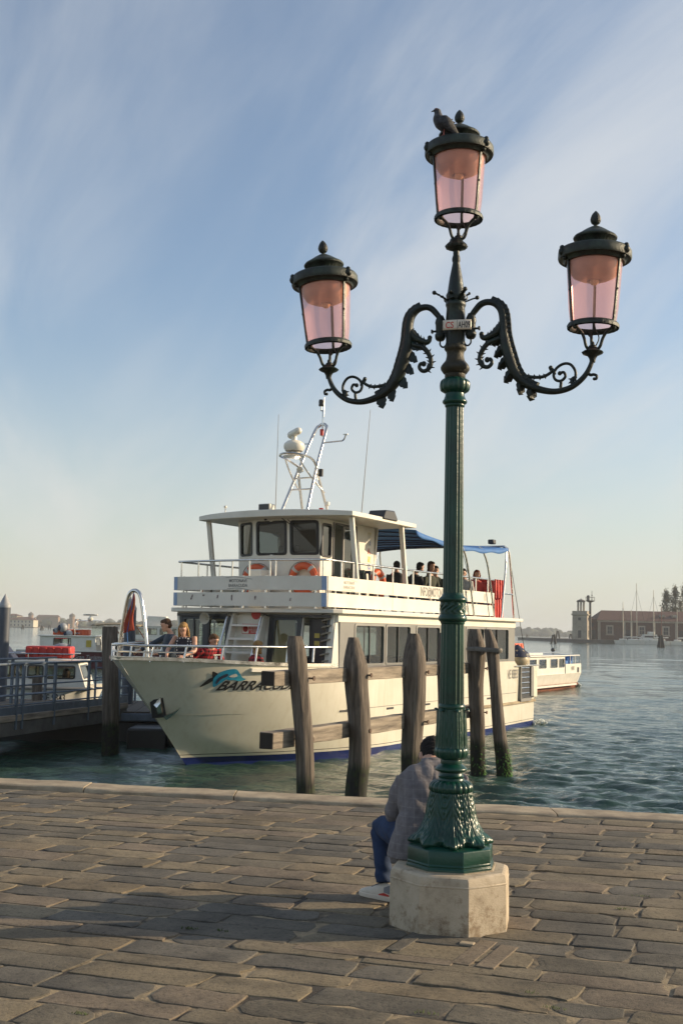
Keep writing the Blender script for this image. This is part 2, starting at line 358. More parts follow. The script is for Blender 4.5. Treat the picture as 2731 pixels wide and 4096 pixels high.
def strip(a, b, w, name='border_strip', m=None, z=.006):
    a = Vector((*a, 0)); b = Vector((*b, 0)); d = (b-a).normalized(); n = Vector((-d.y, d.x, 0))*w/2
    return O(name, MB().add([q+Vector((0, 0, zz)) for zz in (-.03, z) for q in (a-n, b-n, b+n, a+n)], [(4, 5, 6, 7), (0, 1, 5, 4), (1, 2, 6, 5), (2, 3, 7, 6), (3, 0, 4, 7)]), m or m_stone, pave, smooth=0, bevel=.004)
strip((.655, 6.07), (.865, 6.53), .10); strip((.775, 6.02), (.965, 6.43), .10, z=.0075); strip((-.20, 6.345), (.62, 6.085), .10); strip((.32, 6.30), (.44, 6.56), .08, z=.0075)
strip((.70, 6.475), (.775, 6.45), .055, 'marker_plate', m_kerb, .011)
wd = MB(); r5 = random.Random(8)
for wx, wy, wn in ((1.80, 7.33, 60), (2.02, 7.7, 30), (-.82, 6.66, 50), (-.62, 6.63, 25), (.42, 5.30, 40), (1.02, 5.40, 40), (.95, 5.62, 20), (-1.1, 5.2, 30)):
    for i in range(wn//2):
        c = Vector((wx+r5.gauss(0, .012), wy+r5.gauss(0, .006), .0))+rdir*r5.gauss(0, .022); c.z = .003; d = Vector((r5.uniform(-1, 1), r5.uniform(-1, 1), 1.2)).normalized()*r5.uniform(.008, .022); e = d.orthogonal().normalized()*.004; wd.add([c-e, c+e, c+d], [(0, 1, 2)])
O('joint_weeds', wd, M('joint_moss', (.05, .075, .02), .8), pave, smooth=0)['kind'] = 'stuff'
quay = bpy.data.objects.new('quay_edge', None); COL.objects.link(quay); quay['kind'] = 'structure'
x = -15.0
while x < 14:
    l = rr.uniform(1.3, 2.1); a, b = x+.006, x+l-.006; h = .045-.03*min(1, max(0, (x+3.5)/5))+rr.uniform(-.004, .004)
    mb = MB(); n = 10; rings = []
    for i in range(n+1):
        xx = a+(b-a)*i/n; y0 = EDGE(xx)+.01; y1 = y0+KW+rr.uniform(-.008, .008); e = .012+rr.random()*.008; w = rr.uniform(-.003, .0025)
        if i in (0, n): e += .012
        zz_ = h+w*1.6
        rings.append([(xx, y0, -.3), (xx, y0, zz_-e), (xx, y0+e, zz_-.003), (xx, y0+.06, zz_), (xx, y1-.05, zz_), (xx, y1-e*1.5, zz_-.004), (xx, y1, zz_-e*1.6), (xx, y1, -.3)])
    mb.loft(rings); O('kerb_stone', mb, m_kerb, quay, smooth=50); x += l
wb = MB()
for zc in range(4):
    x = -15-rr.random()
    while x < 14:
        l = rr.uniform(.7, 1.2); a, b = x+.008, x+l-.008; ya = EDGE((a+b)/2)
        z1 = -.305-.34*zc; z0 = z1-.32
        wb.add([(xx, EDGE(xx)+KW-d, z) for z in (z0, z1) for xx, d in ((a, .06), (b, .06), (b, .4), (a, .4))], [(0, 3, 2, 1), (4, 5, 6, 7), (0, 1, 5, 4), (1, 2, 6, 5), (2, 3, 7, 6), (3, 0, 4, 7)]); x += l
O('wall_block_courses', wb, m_wall, quay, smooth=0)['kind'] = 'stuff'
# ------------------------------------------------------------------ street lamp
m_green, t, p, o = mat('green_enamel')
p.inputs['Roughness'].default_value = .3; p.inputs['Coat Weight'].default_value = .05; p.inputs['Specular IOR Level'].default_value = .4
tcn = N(t, 'ShaderNodeTexCoord'); n_ = N(t, 'ShaderNodeTexNoise', i_Scale=5, i_Detail=7); L(t, tcn, 'Object', n_, 0)
r = ramp(t, [(.28, (.002, .018, .012)), (.5, (.003, .042, .027)), (.8, (.005, .060, .042))]); L(t, n_, 0, r, 0)
n3 = N(t, 'ShaderNodeTexNoise', i_Scale=34, i_Detail=5, i_Roughness=.7); L(t, tcn, 'Object', n3, 0)
r3 = ramp(t, [(.70, 0), (.74, 1)]); L(t, n3, 0, r3, 0); mx = N(t, 'ShaderNodeMixRGB'); mx.inputs[2].default_value = (.10, .075, .05, 1); L(t, r3, 0, mx, 0); L(t, r, 0, mx, 1); L(t, mx, 0, p, 'Base Color')
n4 = N(t, 'ShaderNodeTexNoise', i_Scale=45, i_Detail=4); L(t, tcn, 'Object', n4, 0); b = N(t, 'ShaderNodeBump', i_Strength=.35, i_Distance=.004); L(t, n4, 0, b, 'Height'); L(t, b, 0, p, 'Normal')
m_bronze = M('weathered_bronze', (.006, .012, .009), .42, .15, c2=(.014, .030, .021), scale=9, lo=.30, hi=.46, bump=.5, bscale=50, rv=.12)
m_verd = M('verdigris_bronze', (.032, .048, .036), .5, .1, c2=(.009, .012, .010), scale=10, lo=.40, hi=.62, bump=.5, bscale=60)
m_brass = M('ochre_bronze', (.042, .036, .019), .5, .2, c2=(.012, .014, .010), scale=14, lo=.35, hi=.6, bump=.6, bscale=70)
m_plinth, t, p, o = mat('plinth_limestone')
p.inputs['Roughness'].default_value = .8
tcn = N(t, 'ShaderNodeTexCoord'); n_ = N(t, 'ShaderNodeTexNoise', i_Scale=7, i_Detail=9, i_Roughness=.7); L(t, tcn, 'Object', n_, 0)
r = ramp(t, [(.30, (.30, .24, .17)), (.52, (.46, .385, .28)), (.75, (.54, .46, .35))]); L(t, n_, 0, r, 0)
n5 = N(t, 'ShaderNodeTexNoise', i_Scale=16, i_Detail=8, i_Roughness=.75); L(t, tcn, 'Object', n5, 0); sp_ = N(t, 'ShaderNodeSeparateXYZ'); L(t, tcn, 'Object', sp_, 0)
zb = N(t, 'ShaderNodeMapRange', _1=0, _2=.16, _3=.10, _4=0); L(t, sp_, 2, zb, 0); za = N(t, 'ShaderNodeMath', operation='ADD'); L(t, n5, 0, za, 0); L(t, zb, 0, za, 1); r5 = ramp(t, [(.54, 0), (.68, .75)]); L(t, za, 0, r5, 0); mx = N(t, 'ShaderNodeMixRGB', blend_type='MULTIPLY'); mx.inputs[2].default_value = (.42, .33, .24, 1); L(t, r5, 0, mx, 0); L(t, r, 0, mx, 1)
L(t, mx, 0, p, 'Base Color')
mpn = N(t, 'ShaderNodeMapping'); mpn.inputs['Scale'].default_value = (1, 1, 1.6); L(t, tcn, 'Object', mpn, 0); nb = N(t, 'ShaderNodeTexNoise', i_Scale=95, i_Detail=6, i_Roughness=.7); L(t, mpn, 0, nb, 0)
b = N(t, 'ShaderNodeBump', i_Strength=.55, i_Distance=.006); L(t, nb, 0, b, 'Height'); L(t, b, 0, p, 'Normal')
# pink lantern glazing
m_pink, t, p, o = mat('pink_lantern_glazing'); t.nodes.remove(p)
tr = N(t, 'ShaderNodeBsdfTransparent'); tr.inputs[0].default_value = (.97, .76, .76, 1)
tl = N(t, 'ShaderNodeBsdfTranslucent'); tl.inputs[0].default_value = (.95, .58, .46, 1)
di = N(t, 'ShaderNodeBsdfDiffuse'); di.inputs[0].default_value = (.92, .66, .60, 1)
gl = N(t, 'ShaderNodeBsdfGlossy', i_Roughness=.14); gl.inputs[0].default_value = (1, .95, .9, 1)
a1 = N(t, 'ShaderNodeMixShader', _0=.5); L(t, tl, 0, a1, 1); L(t, di, 0, a1, 2)
a2 = N(t, 'ShaderNodeMixShader', _0=.26); L(t, tr, 0, a2, 1); L(t, a1, 0, a2, 2)
fr = N(t, 'ShaderNodeFresnel'); two_sided(t, fr, 1.4); a3 = N(t, 'ShaderNodeMixShader'); L(t, fr, 0, a3, 0); L(t, a2, 0, a3, 1); L(t, gl, 0, a3, 2); L(t, a3, 0, o, 0)
m_refl = M('lantern_reflector', (.80, .52, .30), .5, c2=(.68, .42, .24), scale=12)
m_bulb = M('lamp_bulb', (.85, .62, .30), .3)

lamp = thing('street_lamp', 'green cast-iron street lamp with three pink lanterns on an octagonal stone plinth', 'street lamp', (PL[0], PL[1], 0))
PH = rad(11)
def octa(prof, nsub=1): 
    rings = []
    for (r_, z) in prof: rings.append([(r_*sin(PH+k*pi/4), -r_*cos(PH+k*pi/4), z) for k in range(8)])
    return MB().loft(rings)
O('plinth', octa([(.368, -.05), (.366, .262), (.369, .268), (.365, .272), (.364, .298), (.356, .316), (.338, .325), (.25, .327)]), m_plinth, lamp, smooth=25, bevel=.012)
O('mortar_bed', octa([(.283, .322), (.280, .331), (.26, .335)]), m_kerb, lamp, smooth=0)
O('base_block', octa([(.272, .330), (.270, .346), (.264, .350), (.264, .358), (.268, .362), (.262, .368), (.262, .440), (.258, .448), (.225, .462)]), m_green, lamp, smooth=25, bevel=.003)
def spl(prof, k=5): return [tuple(q) for q in cat(prof, k)]
def sat(a): return max(0, min(1, a))
def bell(a, r_, z):
    tt = sat((z-.455)/.30); ph = (a*8/(2*pi)+.5) % 1-.5; ap = abs(ph)
    w = .46*(1-.12*abs(sin(tt*pi*5)))                       # scalloped leaf outline
    leaf = sat((w-ap)/.05)
    d = .007*leaf*(1-ap*.9)+.004*exp(-(ph/.03)**2)          # raised leaf with a mid rib
    d += leaf*.0024*sin(2*pi*(ap*4.5+tt*6.0))*(1-exp(-(ap/.08)**2))*(.5+.5*sat(ap*5))+leaf*.0022*cos(2*pi*ap*9)
    d += (1-leaf)*.002*sin(60*tt)
    ap2 = .5-ap; d += .004*exp(-(ap2/.035)**2)*(.4+.6*tt)
    d += sat((.52-z)/.06)*(.026*cos(8*a)+.007*cos(24*a))
    return r_+d-.004
prof = [(.195, .455), (.212, .462), (.222, .474), (.219, .488), (.208, .505), (.190, .525), (.163, .571), (.1453, .618), (.1383, .665), (.127, .715), (.1185, .758)]
O('acanthus_bell', MB().lathe(spl(prof, 9), 256, fn=bell), m_green, lamp, smooth=180)
def gad(k, am): return lambda a, r_, z: r_*(1-am+am*2*abs(cos(k*a/2))**.6)
O('gadroon_collar', MB().lathe(spl([(.100, .752), (.1215, .760), (.127, .778), (.124, .796), (.112, .812), (.092, .823), (.078, .826)]), 192, fn=gad(20, .045)), m_green, lamp, smooth=180)
O('base_mouldings', MB().lathe([(.0785, .822), (.0785, .834), (.074, .838), (.077, .843), (.0775, .849), (.072, .853), (.070, .871), (.083, .876), (.0945, .882), (.097, .889), (.094, .897), (.08, .908), (.067, .917), (.0625, .921), (.0645, .927), (.0625, .933), (.0645, .940), (.0615, .947)], 64), m_green, lamp, smooth=55)
def gad2(a, r_, z): return r_*(1+.055*(abs(cos(8*a))**.7-.6)*sat((z-.95)/.02))
O('lower_gadroon_vase', MB().lathe(spl([(.06, .944), (.072, .950), (.088, .958), (.097, .972), (.1005, .990), (.0985, 1.006), (.091, 1.020)]), 160, fn=gad2), m_green, lamp, smooth=180)
def leafv(a, r_, z):
    tt = (z-1.015)/.23; ph = (a*6/(2*pi)+.25) % 1-.5; ap = abs(ph); w = .40-.10*tt-.03*sin(tt*16)
    d = .0055*sat((w-ap)/.03)-.003*exp(-((ap-w)/.03)**2); d += .003*sat((w-ap)/.1)*sin(ap*40)*.6+.003*exp(-(ap/.025)**2)
    return r_+d
O('leaf_vase', MB().lathe(spl([(.090, 1.016), (.0885, 1.04), (.0855, 1.13), (.080, 1.215), (.0775, 1.245)], 12), 192, fn=leafv), m_green, lamp, smooth=180)
for k in range(6):
    a = 2*pi*(k+.25)/6+.0; d = Vector((sin(a), -cos(a), 0)); s_ = Vector((cos(a), sin(a), 0))
    path = [d*.074+Vector((0, 0, 1.20)), d*.080+Vector((0, 0, 1.23)), d*.090+Vector((0, 0, 1.243)), d*.102+Vector((0, 0, 1.244)), d*.108+Vector((0, 0, 1.236))]
    wd = [.016, .018, .018, .015, .007]
    O('curled_leaf', MB().loft([[q+s_*w_+Vector((0, 0, -.004)), q+s_*w_*.5+Vector((0, 0, .005)), q-s_*w_*.5+Vector((0, 0, .005)), q-s_*w_+Vector((0, 0, -.004)), q+Vector((0, 0, -.007))] for q, w_ in zip([Vector(x) for x in cat(path, 3)], np.interp(np.linspace(0, 4, 13), range(5), wd))]), m_green, lamp, smooth=60)
flute = lambda k: (lambda a, r_, z: r_*(1-.075*(.5+.5*cos(k*a))**.7))
O('shaft_collar', MB().lathe([(.072, 1.232), (.0775, 1.244), (.0805, 1.250), (.081, 1.262), (.0775, 1.272), (.070, 1.277)], 48), m_green, lamp, smooth=50)
O('lower_shaft', MB().lathe([(.0735, 1.274), (.0730, 1.36), (.0715, 1.55), (.070, 1.76)], 160, fn=flute(16)), m_green, lamp, smooth=60)
def orn(a, r_, z): return r_+.0035*sin(12*a+3*sin((z-1.82)*95))*sin((z-1.818)/.068*pi)
O('middle_collar', MB().lathe([(.068, 1.752), (.0735, 1.758), (.0735, 1.766), (.082, 1.772), (.087, 1.782), (.087, 1.793), (.082, 1.804), (.076, 1.810)]+[(.0765, 1.816+i*.0045) for i in range(16)]+[(.078, 1.890), (.084, 1.894), (.0865, 1.902), (.084, 1.911), (.071, 1.920), (.064, 1.932), (.058, 1.945)], 144, fn=lambda a, r_, z: orn(a, r_, z) if 1.815 < z < 1.887 else r_), m_green, lamp, smooth=50)
O('upper_shaft', MB().lathe([(.0615, 1.935), (.0605, 2.2), (.0575, 2.7), (.0545, 3.10)], 160, fn=flute(16)), m_green, lamp, smooth=60)
O('upper_collar', MB().lathe([(.052, 3.088), (.060, 3.094), (.0625, 3.104), (.060, 3.109), (.0705, 3.114), (.0765, 3.122), (.0765, 3.131), (.069, 3.139), (.0645, 3.152), (.061, 3.160), (.0595, 3.180)], 48), m_green, lamp, smooth=50)
O('gadroon_bulb', MB().lathe(spl([(.058, 3.178), (.070, 3.186), (.086, 3.198), (.0915, 3.225), (.088, 3.252), (.072, 3.268), (.06, 3.275)]), 160, fn=gad(14, .04)), m_green, lamp, smooth=180)
O('bronze_socket', MB().lathe([(.060, 3.272), (.064, 3.276), (.064, 3.300), (.073, 3.306), (.078, 3.313), (.0865, 3.328), (.088, 3.341), (.083, 3.354), (.075, 3.368), (.066, 3.378), (.0595, 3.388), (.0545, 3.410), (.0535, 3.425), (.056, 3.443), (.064, 3.452), (.069, 3.461), (.069, 3.473), (.062, 3.482), (.055, 3.487)], 64,
    fn=lambda a, r_, z: r_*(1+.03*abs(sin(7*a))) if 3.32 < z < 3.36 else r_), m_brass, lamp, smooth=50)
O('arm_boss', MB().lathe([(.058, 3.482), (.056, 3.50), (.058, 3.54), (.060, 3.60), (.058, 3.66), (.057, 3.724), (.062, 3.733), (.064, 3.742), (.063, 3.757), (.053, 3.765), (.05, 3.775)], 64, fn=lambda a, r_, z: r_*(1+.05*abs(cos(4*a))) if z < 3.72 else r_), m_bronze, lamp, smooth=50)
cr_ = MB()
for k in range(8):
    a = 2*pi*k/8+.3; d = Vector((sin(a), -cos(a), 0)); s_ = Vector((cos(a), sin(a), 0)); lng = .145 if k % 2 == 0 else .09
    pts = [Vector(q) for q in cat([d*.045+Vector((0, 0, 3.765)), d*.075+Vector((0, 0, 3.775)), d*(lng*.8)+Vector((0, 0, 3.795)), d*lng+Vector((0, 0, 3.803))], 4)]
    cr_.loft([[q+s_*(w_), q+Vector((0, 0, .006)), q-s_*w_, q-Vector((0, 0, .005))] for q, w_ in zip(pts, [.013+.006*(-1)**i for i in range(13)])])
    cr_.sph(pts[-1]+Vector((0, 0, .003)), .014 if k % 2 == 0 else .009, 8, 6)
O('leaf_crown', cr_, m_bronze, lamp, smooth=50)
O('lantern_stem', MB().lathe([(.056, 3.768), (.060, 3.79), (.062, 3.805), (.053, 3.822), (.0458, 3.876), (.0395, 3.921), (.0285, 3.979), (.0215, 4.016), (.0255, 4.024), (.0262, 4.04), (.024, 4.052), (.020, 4.062), (.020, 4.088), (.034, 4.098), (.062, 4.110), (.066, 4.122), (.055, 4.136), (.044, 4.150), (.040, 4.165), (.018, 4.175)], 48, fn=lambda a, r_, z: r_*(1+.10*abs(cos(6*a))) if 4.1 < z < 4.14 else r_), m_bronze, lamp, smooth=50)
# lanterns
B3 = [rad(-76), rad(46), rad(166)]
def lantern(base, tilt=None):
    """lantern part; local origin at the centre of the lower ring"""
    ln = O('lantern', MB().lathe([(.150, -.022), (.152, -.006), (.146, .006), (.138, .012), (.129, .008), (.128, -.018), (.138, -.026)], 72,
           fn=lambda a, r_, z: r_*(1+.022*abs(sin(12*a))) if r_ > .14 else r_, caps=False), m_verd, base, smooth=60)
    s_ = ln.data; 
    rb = MB().lathe([(.170, .382), (.178, .378), (.183, .386), (.190, .396), (.203, .400), (.214, .398), (.218, .408), (.217, .446), (.209, .458), (.19, .462), (.115, .470), (.105, .482), (.10, .500), (.112, .520), (.128, .528), (.131, .536), (.124, .546), (.10, .560), (.065, .584), (.045, .596), (.036, .600), (.03, .604), (.012, .610), (.010, .622)], 72, fn=lambda a, r_, z: r_*(1-.06*(.5+.5*cos(28*a))) if .485 < z < .525 else r_)
    O('roof', rb, m_verd, ln, smooth=45)
    O('pine_cone_finial', MB().lathe(spl([(.008, .612), (.012, .618), (.024, .628), (.031, .645), (.0295, .662), (.022, .682), (.011, .697), (.002, .706)], 5), 48, fn=lambda a, r_, z: r_*(1+.05*sin(7*a+z*260)*sin(7*a-z*260))), m_verd, ln, smooth=180)
    O('glazing', MB().lathe([(.134, .004), (.147, .10), (.157, .25), (.1655, .384)], 72, caps=False), m_pink, ln, smooth=180)
    O('reflector', MB().lathe([(.158, .380), (.150, .335), (.128, .300), (.09, .282), (.05, .276), (.04, .272), (.04, .30), (.10, .31), (.13, .345), (.14, .381)], 48, caps=False), m_refl, ln, smooth=180)
    O('bulb', MB().sph((0, 0, .272), .0285, 16, 12), m_bulb, ln, smooth=180)
    for a in B3:
        fr_ = MB()
        d = Vector((sin(a), -cos(a), 0)); fr_.bar(d*.138+Vector((0, 0, 0)), d*.171+Vector((0, 0, .392)), .012, .016, up=(-d.y, d.x, 0))
        c = d*.213+Vector((0, 0, .428)); fr_.sph(c, (.022, .022, .026), 8, 6); fr_.sph(c+Vector((0, 0, .024)), .016, 8, 6); fr_.sph(d*.192+Vector((0, 0, .392)), .016, 8, 6)
        fr_.sph(d*.158+Vector((0, 0, .20)), .008, 6, 5)
        O('glazing_bar', fr_, m_bronze, ln, smooth=60)
    fk = MB()
    for a in (rad(-66), rad(54), rad(174)):
        d = Vector((sin(a), -cos(a), 0)); Z = lambda z: Vector((0, 0, z))
        fk.tube(cat([d*.128+Z(-.018), d*.112+Z(-.032), d*.082+Z(-.055), d*.062+Z(-.09), d*.050+Z(-.128), d*.035+Z(-.146), Z(-.150)], 4), .0095, 7)
        fk.sph(d*.128+Z(-.022), .018, 8, 6)
    fk.sph((0, 0, -.135), (.026, .026, .018), 10, 6); fk.sph((0, 0, -.112), (.012, .012, .014), 8, 6)
    O('fork', fk, m_verd, ln, smooth=60)
    O('cable', MB().tube(cat([(.02, .03, -.13), (.05, .06, -.06), (.038, .12, .02), (.030, .14, .15), (.038, .150, .36)], 4), .004, 6), m_verd, ln)
    return ln
ln = lantern(lamp); ln.location = (.012, 0, 4.313)
AN = rad(20.4)
arms = []
for side in (-1, 1):
    # arm frame: local x outwards along the arm, z up
    main = [(.085, 3.665, .022), (.104, 3.672, .022), (.125, 3.698, .0235), (.159, 3.733, .025), (.200, 3.745, .025), (.248, 3.733, .027), (.285, 3.699, .029), (.301, 3.653, .031), (.306, 3.593, .033), (.308, 3.533, .037), (.319, 3.466, .040), (.339, 3.394, .040), (.365, 3.315, .038), (.405, 3.251, .033), (.467, 3.201, .029), (.542, 3.171, .026), (.619, 3.158, .0235), (.697, 3.171, .022), (.754, 3.203, .021), (.798, 3.246, .020), (.826, 3.295, .018), (.840, 3.337, .017), (.842, 3.36, .017)]
    main = [(a, b_, c*(1+.16*sat(1-abs(a-.36)/.22)*(b_ < 3.70))) for a, b_, c in main]; P3 = cat(main, 4); mb = MB().tube([(q[0], 0, q[1]) for q in P3], [q[2] for q in P3], 12, sq=.8)
    # overlapping scale leaves on the outer flank, pointed leaves on the inner flank
    for k in range(20):
        q = P3[19+k*2]; q2 = P3[21+k*2]; tg = Vector((q2[0]-q[0], 0, q2[1]-q[1])).normalized(); no = Vector((tg.z, 0, -tg.x))
        if no.x < 0: no = -no
        c = Vector((q[0], 0, q[1]))+no*q[2]*.82
        mb.loft([[c+tg*(l*.046-.02)+no*(o_*.026)+Vector((0, y*.026*w_, 0)) for y, o_ in ((-1, -.6), (-.5, .55), (.5, .55), (1, -.6))] for l, w_ in ((0, .6), (.4, 1), (.8, .9), (1.1, .25))])
    for k in range(7):
        q = P3[33+k*4]; q2 = P3[34+k*4]; tg = Vector((q2[0]-q[0], 0, q2[1]-q[1])).normalized(); no = Vector((-tg.z, 0, tg.x))
        if no.x > 0: no = -no
        if k > 4: no = Vector((-.3, 0, -1)).normalized()
        c = Vector((q[0], 0, q[1]))+no*q[2]*.7; dr = (no*.9+Vector((0, 0, -.55))).normalized()
        mb.loft([[c+dr*l*.066+tg*w_*.030+Vector((0, .016*w_, 0)), c+dr*l*.066-tg*w_*.030, c+dr*l*.066+Vector((0, -.016*w_, 0))] for l, w_ in ((0, 1), (.35, 1.15), (.6, .7), (.66, .95), (1, .08))])
    arm = O('arm', mb, m_bronze, lamp, smooth=55)
    arm.rotation_euler.z = pi-AN if side < 0 else -AN
    O('cup', MB().lathe([(.016, 3.322), (.020, 3.345), (.028, 3.362), (.054, 3.374), (.060, 3.384), (.050, 3.394), (.036, 3.400), (.030, 3.412), (.01, 3.418)], 36, (.842, 0, 0), fn=lambda a, r_, z: r_*(1+.1*abs(cos(5*a))) if 3.36 < z < 3.39 else r_), m_bronze, arm, smooth=50)
    def scroll(pts, r0, r1, nm='scroll', leafy=0, ball=0):
        q = cat([(x, z) for x, z in pts], 5); n = len(q); mb = MB().tube([(a[0], 0, a[1]) for a in q], list(np.linspace(r0, r1, n)), 7)
        if leafy:
            for i in range(2, int(n*.6), 3):
                tg = Vector((q[i+1][0]-q[i][0], 0, q[i+1][1]-q[i][1])).normalized(); no = Vector((tg.z, 0, -tg.x))
                for sg in (-1, 1):
                    c = Vector((q[i][0], 0, q[i][1])); e = c+no*sg*leafy-tg*leafy*.5
                    mb.loft([[c+tg*.010, c+Vector((0, .007, 0)), c-tg*.010, c-Vector((0, .007, 0))], [e+tg*.002, e+Vector((0, .002, 0)), e-tg*.002, e-Vector((0, .002, 0))]])
        if ball: mb.sph((q[-1][0], 0, q[-1][1]), ball, 8, 6)
        O(nm, mb, m_bronze, arm, smooth=60)
    scroll([(.29, 3.52), (.265, 3.503), (.21, 3.486), (.169, 3.436), (.156, 3.382), (.175, 3.344), (.208, 3.334), (.232, 3.357), (.223, 3.383), (.203, 3.380)], .019, .010, leafy=.030, ball=.018)
    scroll([(.300, 3.60), (.266, 3.556), (.231, 3.534), (.19, 3.518), (.170, 3.528), (.166, 3.545)], .028, .013, leafy=.034, ball=.016)
    scroll([(.400, 3.285), (.430, 3.268), (.488, 3.254), (.544, 3.253), (.586, 3.271), (.604, 3.292), (.593, 3.306)], .012, .009, leafy=.018, ball=.014)
    scroll([(.737, 3.215), (.742, 3.27), (.714, 3.316), (.672, 3.325), (.629, 3.301), (.611, 3.262), (.624, 3.229), (.656, 3.222), (.681, 3.246), (.671, 3.273), (.648, 3.268)], .009, .009, ball=.014)
    scroll([(.59, 3.30), (.612, 3.285), (.618, 3.262)], .012, .008)
    scroll([(.655, 3.222), (.655, 3.20), (.652, 3.18)], .010, .010)
    scroll([(.735, 3.19), (.72, 3.215), (.728, 3.235), (.750, 3.24)], .016, .006, leafy=.022)
    scroll([(.812, 3.258), (.832, 3.247), (.848, 3.249), (.866, 3.240), (.863, 3.222), (.852, 3.222)], .010, .008, ball=.010)
    so_ = MB().lathe([(.020, 3.520), (.030, 3.530), (.034, 3.545), (.034, 3.560), (.028, 3.565), (.030, 3.62), (.034, 3.635), (.030, 3.655), (.022, 3.672)], 20, (.098, 0, 0)).bar((.06, 0, 3.59), (.10, 0, 3.59), .03, .05)
    so_.tube([(.12, 0, 3.583), (.150, 0, 3.583)], .007, 6).bar((.146, 0, 3.583), (.156, 0, 3.583), .022)
    so_.tube(cat([(.098, 0, 3.525), (.098, 0, 3.495), (.080, 0, 3.478), (.062, 0, 3.488), (.055, 0, 3.51)], 3), .006, 6)
    O('socket', so_, m_bronze, arm, smooth=50)
    l2 = lantern(arm); l2.location = (.850 if side < 0 else .846, 0, 3.549)
    l2.rotation_euler = Euler((0, rad(4.5 if side < 0 else 2.0), AN-pi if side < 0 else AN), 'ZYX') if 0 else (0, 0, 0)
    q = Matrix.Rotation(rad(4.5 if side < 0 else 1.5), 4, 'Y') @ Matrix.Rotation(AN-pi if side < 0 else AN, 4, 'Z')
    l2.rotation_euler = q.to_euler()
# number plate
m_plate = M('enamel_plate', (.72, .66, .55), .35, c2=(.62, .55, .45), scale=20); m_rink = M('red_lettering', (.55, .06, .04), .5)
SR = .072
def onp(u, v, e=0): a = u/SR; return Vector((SR*sin(a)*(1)+e*sin(a), -(SR+e)*cos(a), 3.592+v+u*.035))
pl = O('number_plate', MB().grid(24, 4, lambda a, b_: onp(-.098+.196*a*1.0, -.026+.052*b_) if 0 else (lambda u, v: Vector((u, -.082-.012*cos(u/.098*1.3), 3.592+v+u*.06)))(-.088+.176*a, -.031+.062*b_)), m_plate, lamp, solid=.003)
pf = lambda u, v: Vector((u, -.0845-.012*cos(u/.098*1.3), 3.592+v+u*.06))
O('lettering', text_mesh('CS', .056, lambda u, v: pf(u-.072, v-.020), bold=.0008, sx=.78), m_rink, pl)
O('lettering', text_mesh('AH09', .056, lambda u, v: pf(u+.006, v-.020), bold=.0008, sx=.56), m_ink, pl)
for u0, u1, v0, v1 in ((-.001, .001, -.030, .030), (-.0855, -.084, -.022, .022), (.084, .0855, -.022, .022)): O('plate_rule', MB().add([pf(u0, v0), pf(u1, v0), pf(u1, v1), pf(u0, v1)], [(0, 1, 2, 3)]), m_ink, pl, smooth=0)

# ------------------------------------------------------------------ pigeon
m_pig = M('pigeon_plumage', (.018, .018, .026), .6, c2=(.006, .006, .009), scale=38, lo=.4, hi=.62, bump=.6, bscale=120, sheen=.3)
m_pig2 = M('pigeon_wing_plumage', (.04, .042, .05), .6, c2=(.008, .009, .012), scale=30, stretch=(1, 1, 2.4), lo=.42, hi=.6, bump=.6, bscale=120)
m_beak = M('beak', (.05, .045, .04), .4); m_foot = M('pigeon_feet', (.35, .09, .07), .6)
pg = thing('pigeon', 'dark grey pigeon perched on the roof of the middle lantern', 'bird', (PL[0]+.012-.112, PL[1]-.140, 4.768))
def rings(path, rad_, n=14, ysq=1.0):
    path = [Vector(p_) for p_ in path]; out = []
    for i, p_ in enumerate(path):
        tg = (path[min(i+1, len(path)-1)]-path[max(i-1, 0)]).normalized(); a = Vector((0, 1, 0)); b_ = tg.cross(a).normalized()
        rx, ry = rad_[i] if hasattr(rad_[i], '__len__') else (rad_[i], rad_[i]*ysq); out.append([p_+b_*rx*cos(2*pi*j/n)+a*ry*sin(2*pi*j/n) for j in range(n)])
    return out
bd = MB().loft(rings([Vector((q[0], 0, q[1])) for q in cat([(.062, .035), (.035, .055), (.008, .078), (-.016, .100), (-.032, .125), (-.036, .148), (-.038, .166), (-.040, .182), (-.038, .190)], 3)],
     np.interp(np.linspace(0, 8, 25), range(9), [.010, .026, .043, .046, .038, .026, .021, .020, .006]), 16, .92))
bd.sph((-.046, 0, .176), (.020, .018, .017), 12, 8)
O('body', remesh(bd, 'body', .004, 3), m_pig, pg)
O('beak', MB().loft(rings([(-.060, 0, .175), (-.070, 0, .172), (-.080, 0, .166)], [.006, .005, .001], 8)), m_beak, pg)
for sg in (-1, 1):
    w_ = MB().loft(rings([Vector((q[0], sg*q[2], q[1])) for q in cat([(-.030, .115, .036), (-.008, .100, .046), (.022, .075, .044), (.050, .048, .030), (.082, .018, .014), (.100, .002, .006)], 3)],
         [(a, a*.34) for a in np.interp(np.linspace(0, 5, 16), range(6), [.014, .033, .034, .026, .014, .003])], 12))
    O('wing', w_, m_pig2, pg, smooth=60)
    O('leg', MB().tube([(.002, sg*.016, .05), (.000, sg*.016, .006)], .004, 6).tube([(-.022, sg*.014, .003), (.014, sg*.018, .003)], .003, 5).tube([(-.016, sg*.004, .003), (.0, sg*.016, .003)], .003, 5).tube([(-.012, sg*.03, .003), (.0, sg*.016, .003)], .003, 5), m_foot, pg)
    O('eye', MB().sph((-.050, sg*.0172, .180), .003, 8, 6), m_foot, pg)
O('tail', MB().loft(rings([(.045, 0, .048), (.075, 0, .024), (.104, 0, -.004)], [(.012, .022), (.007, .026), (.003, .028)], 10)), m_pig2, pg, smooth=60)
rf = MB()
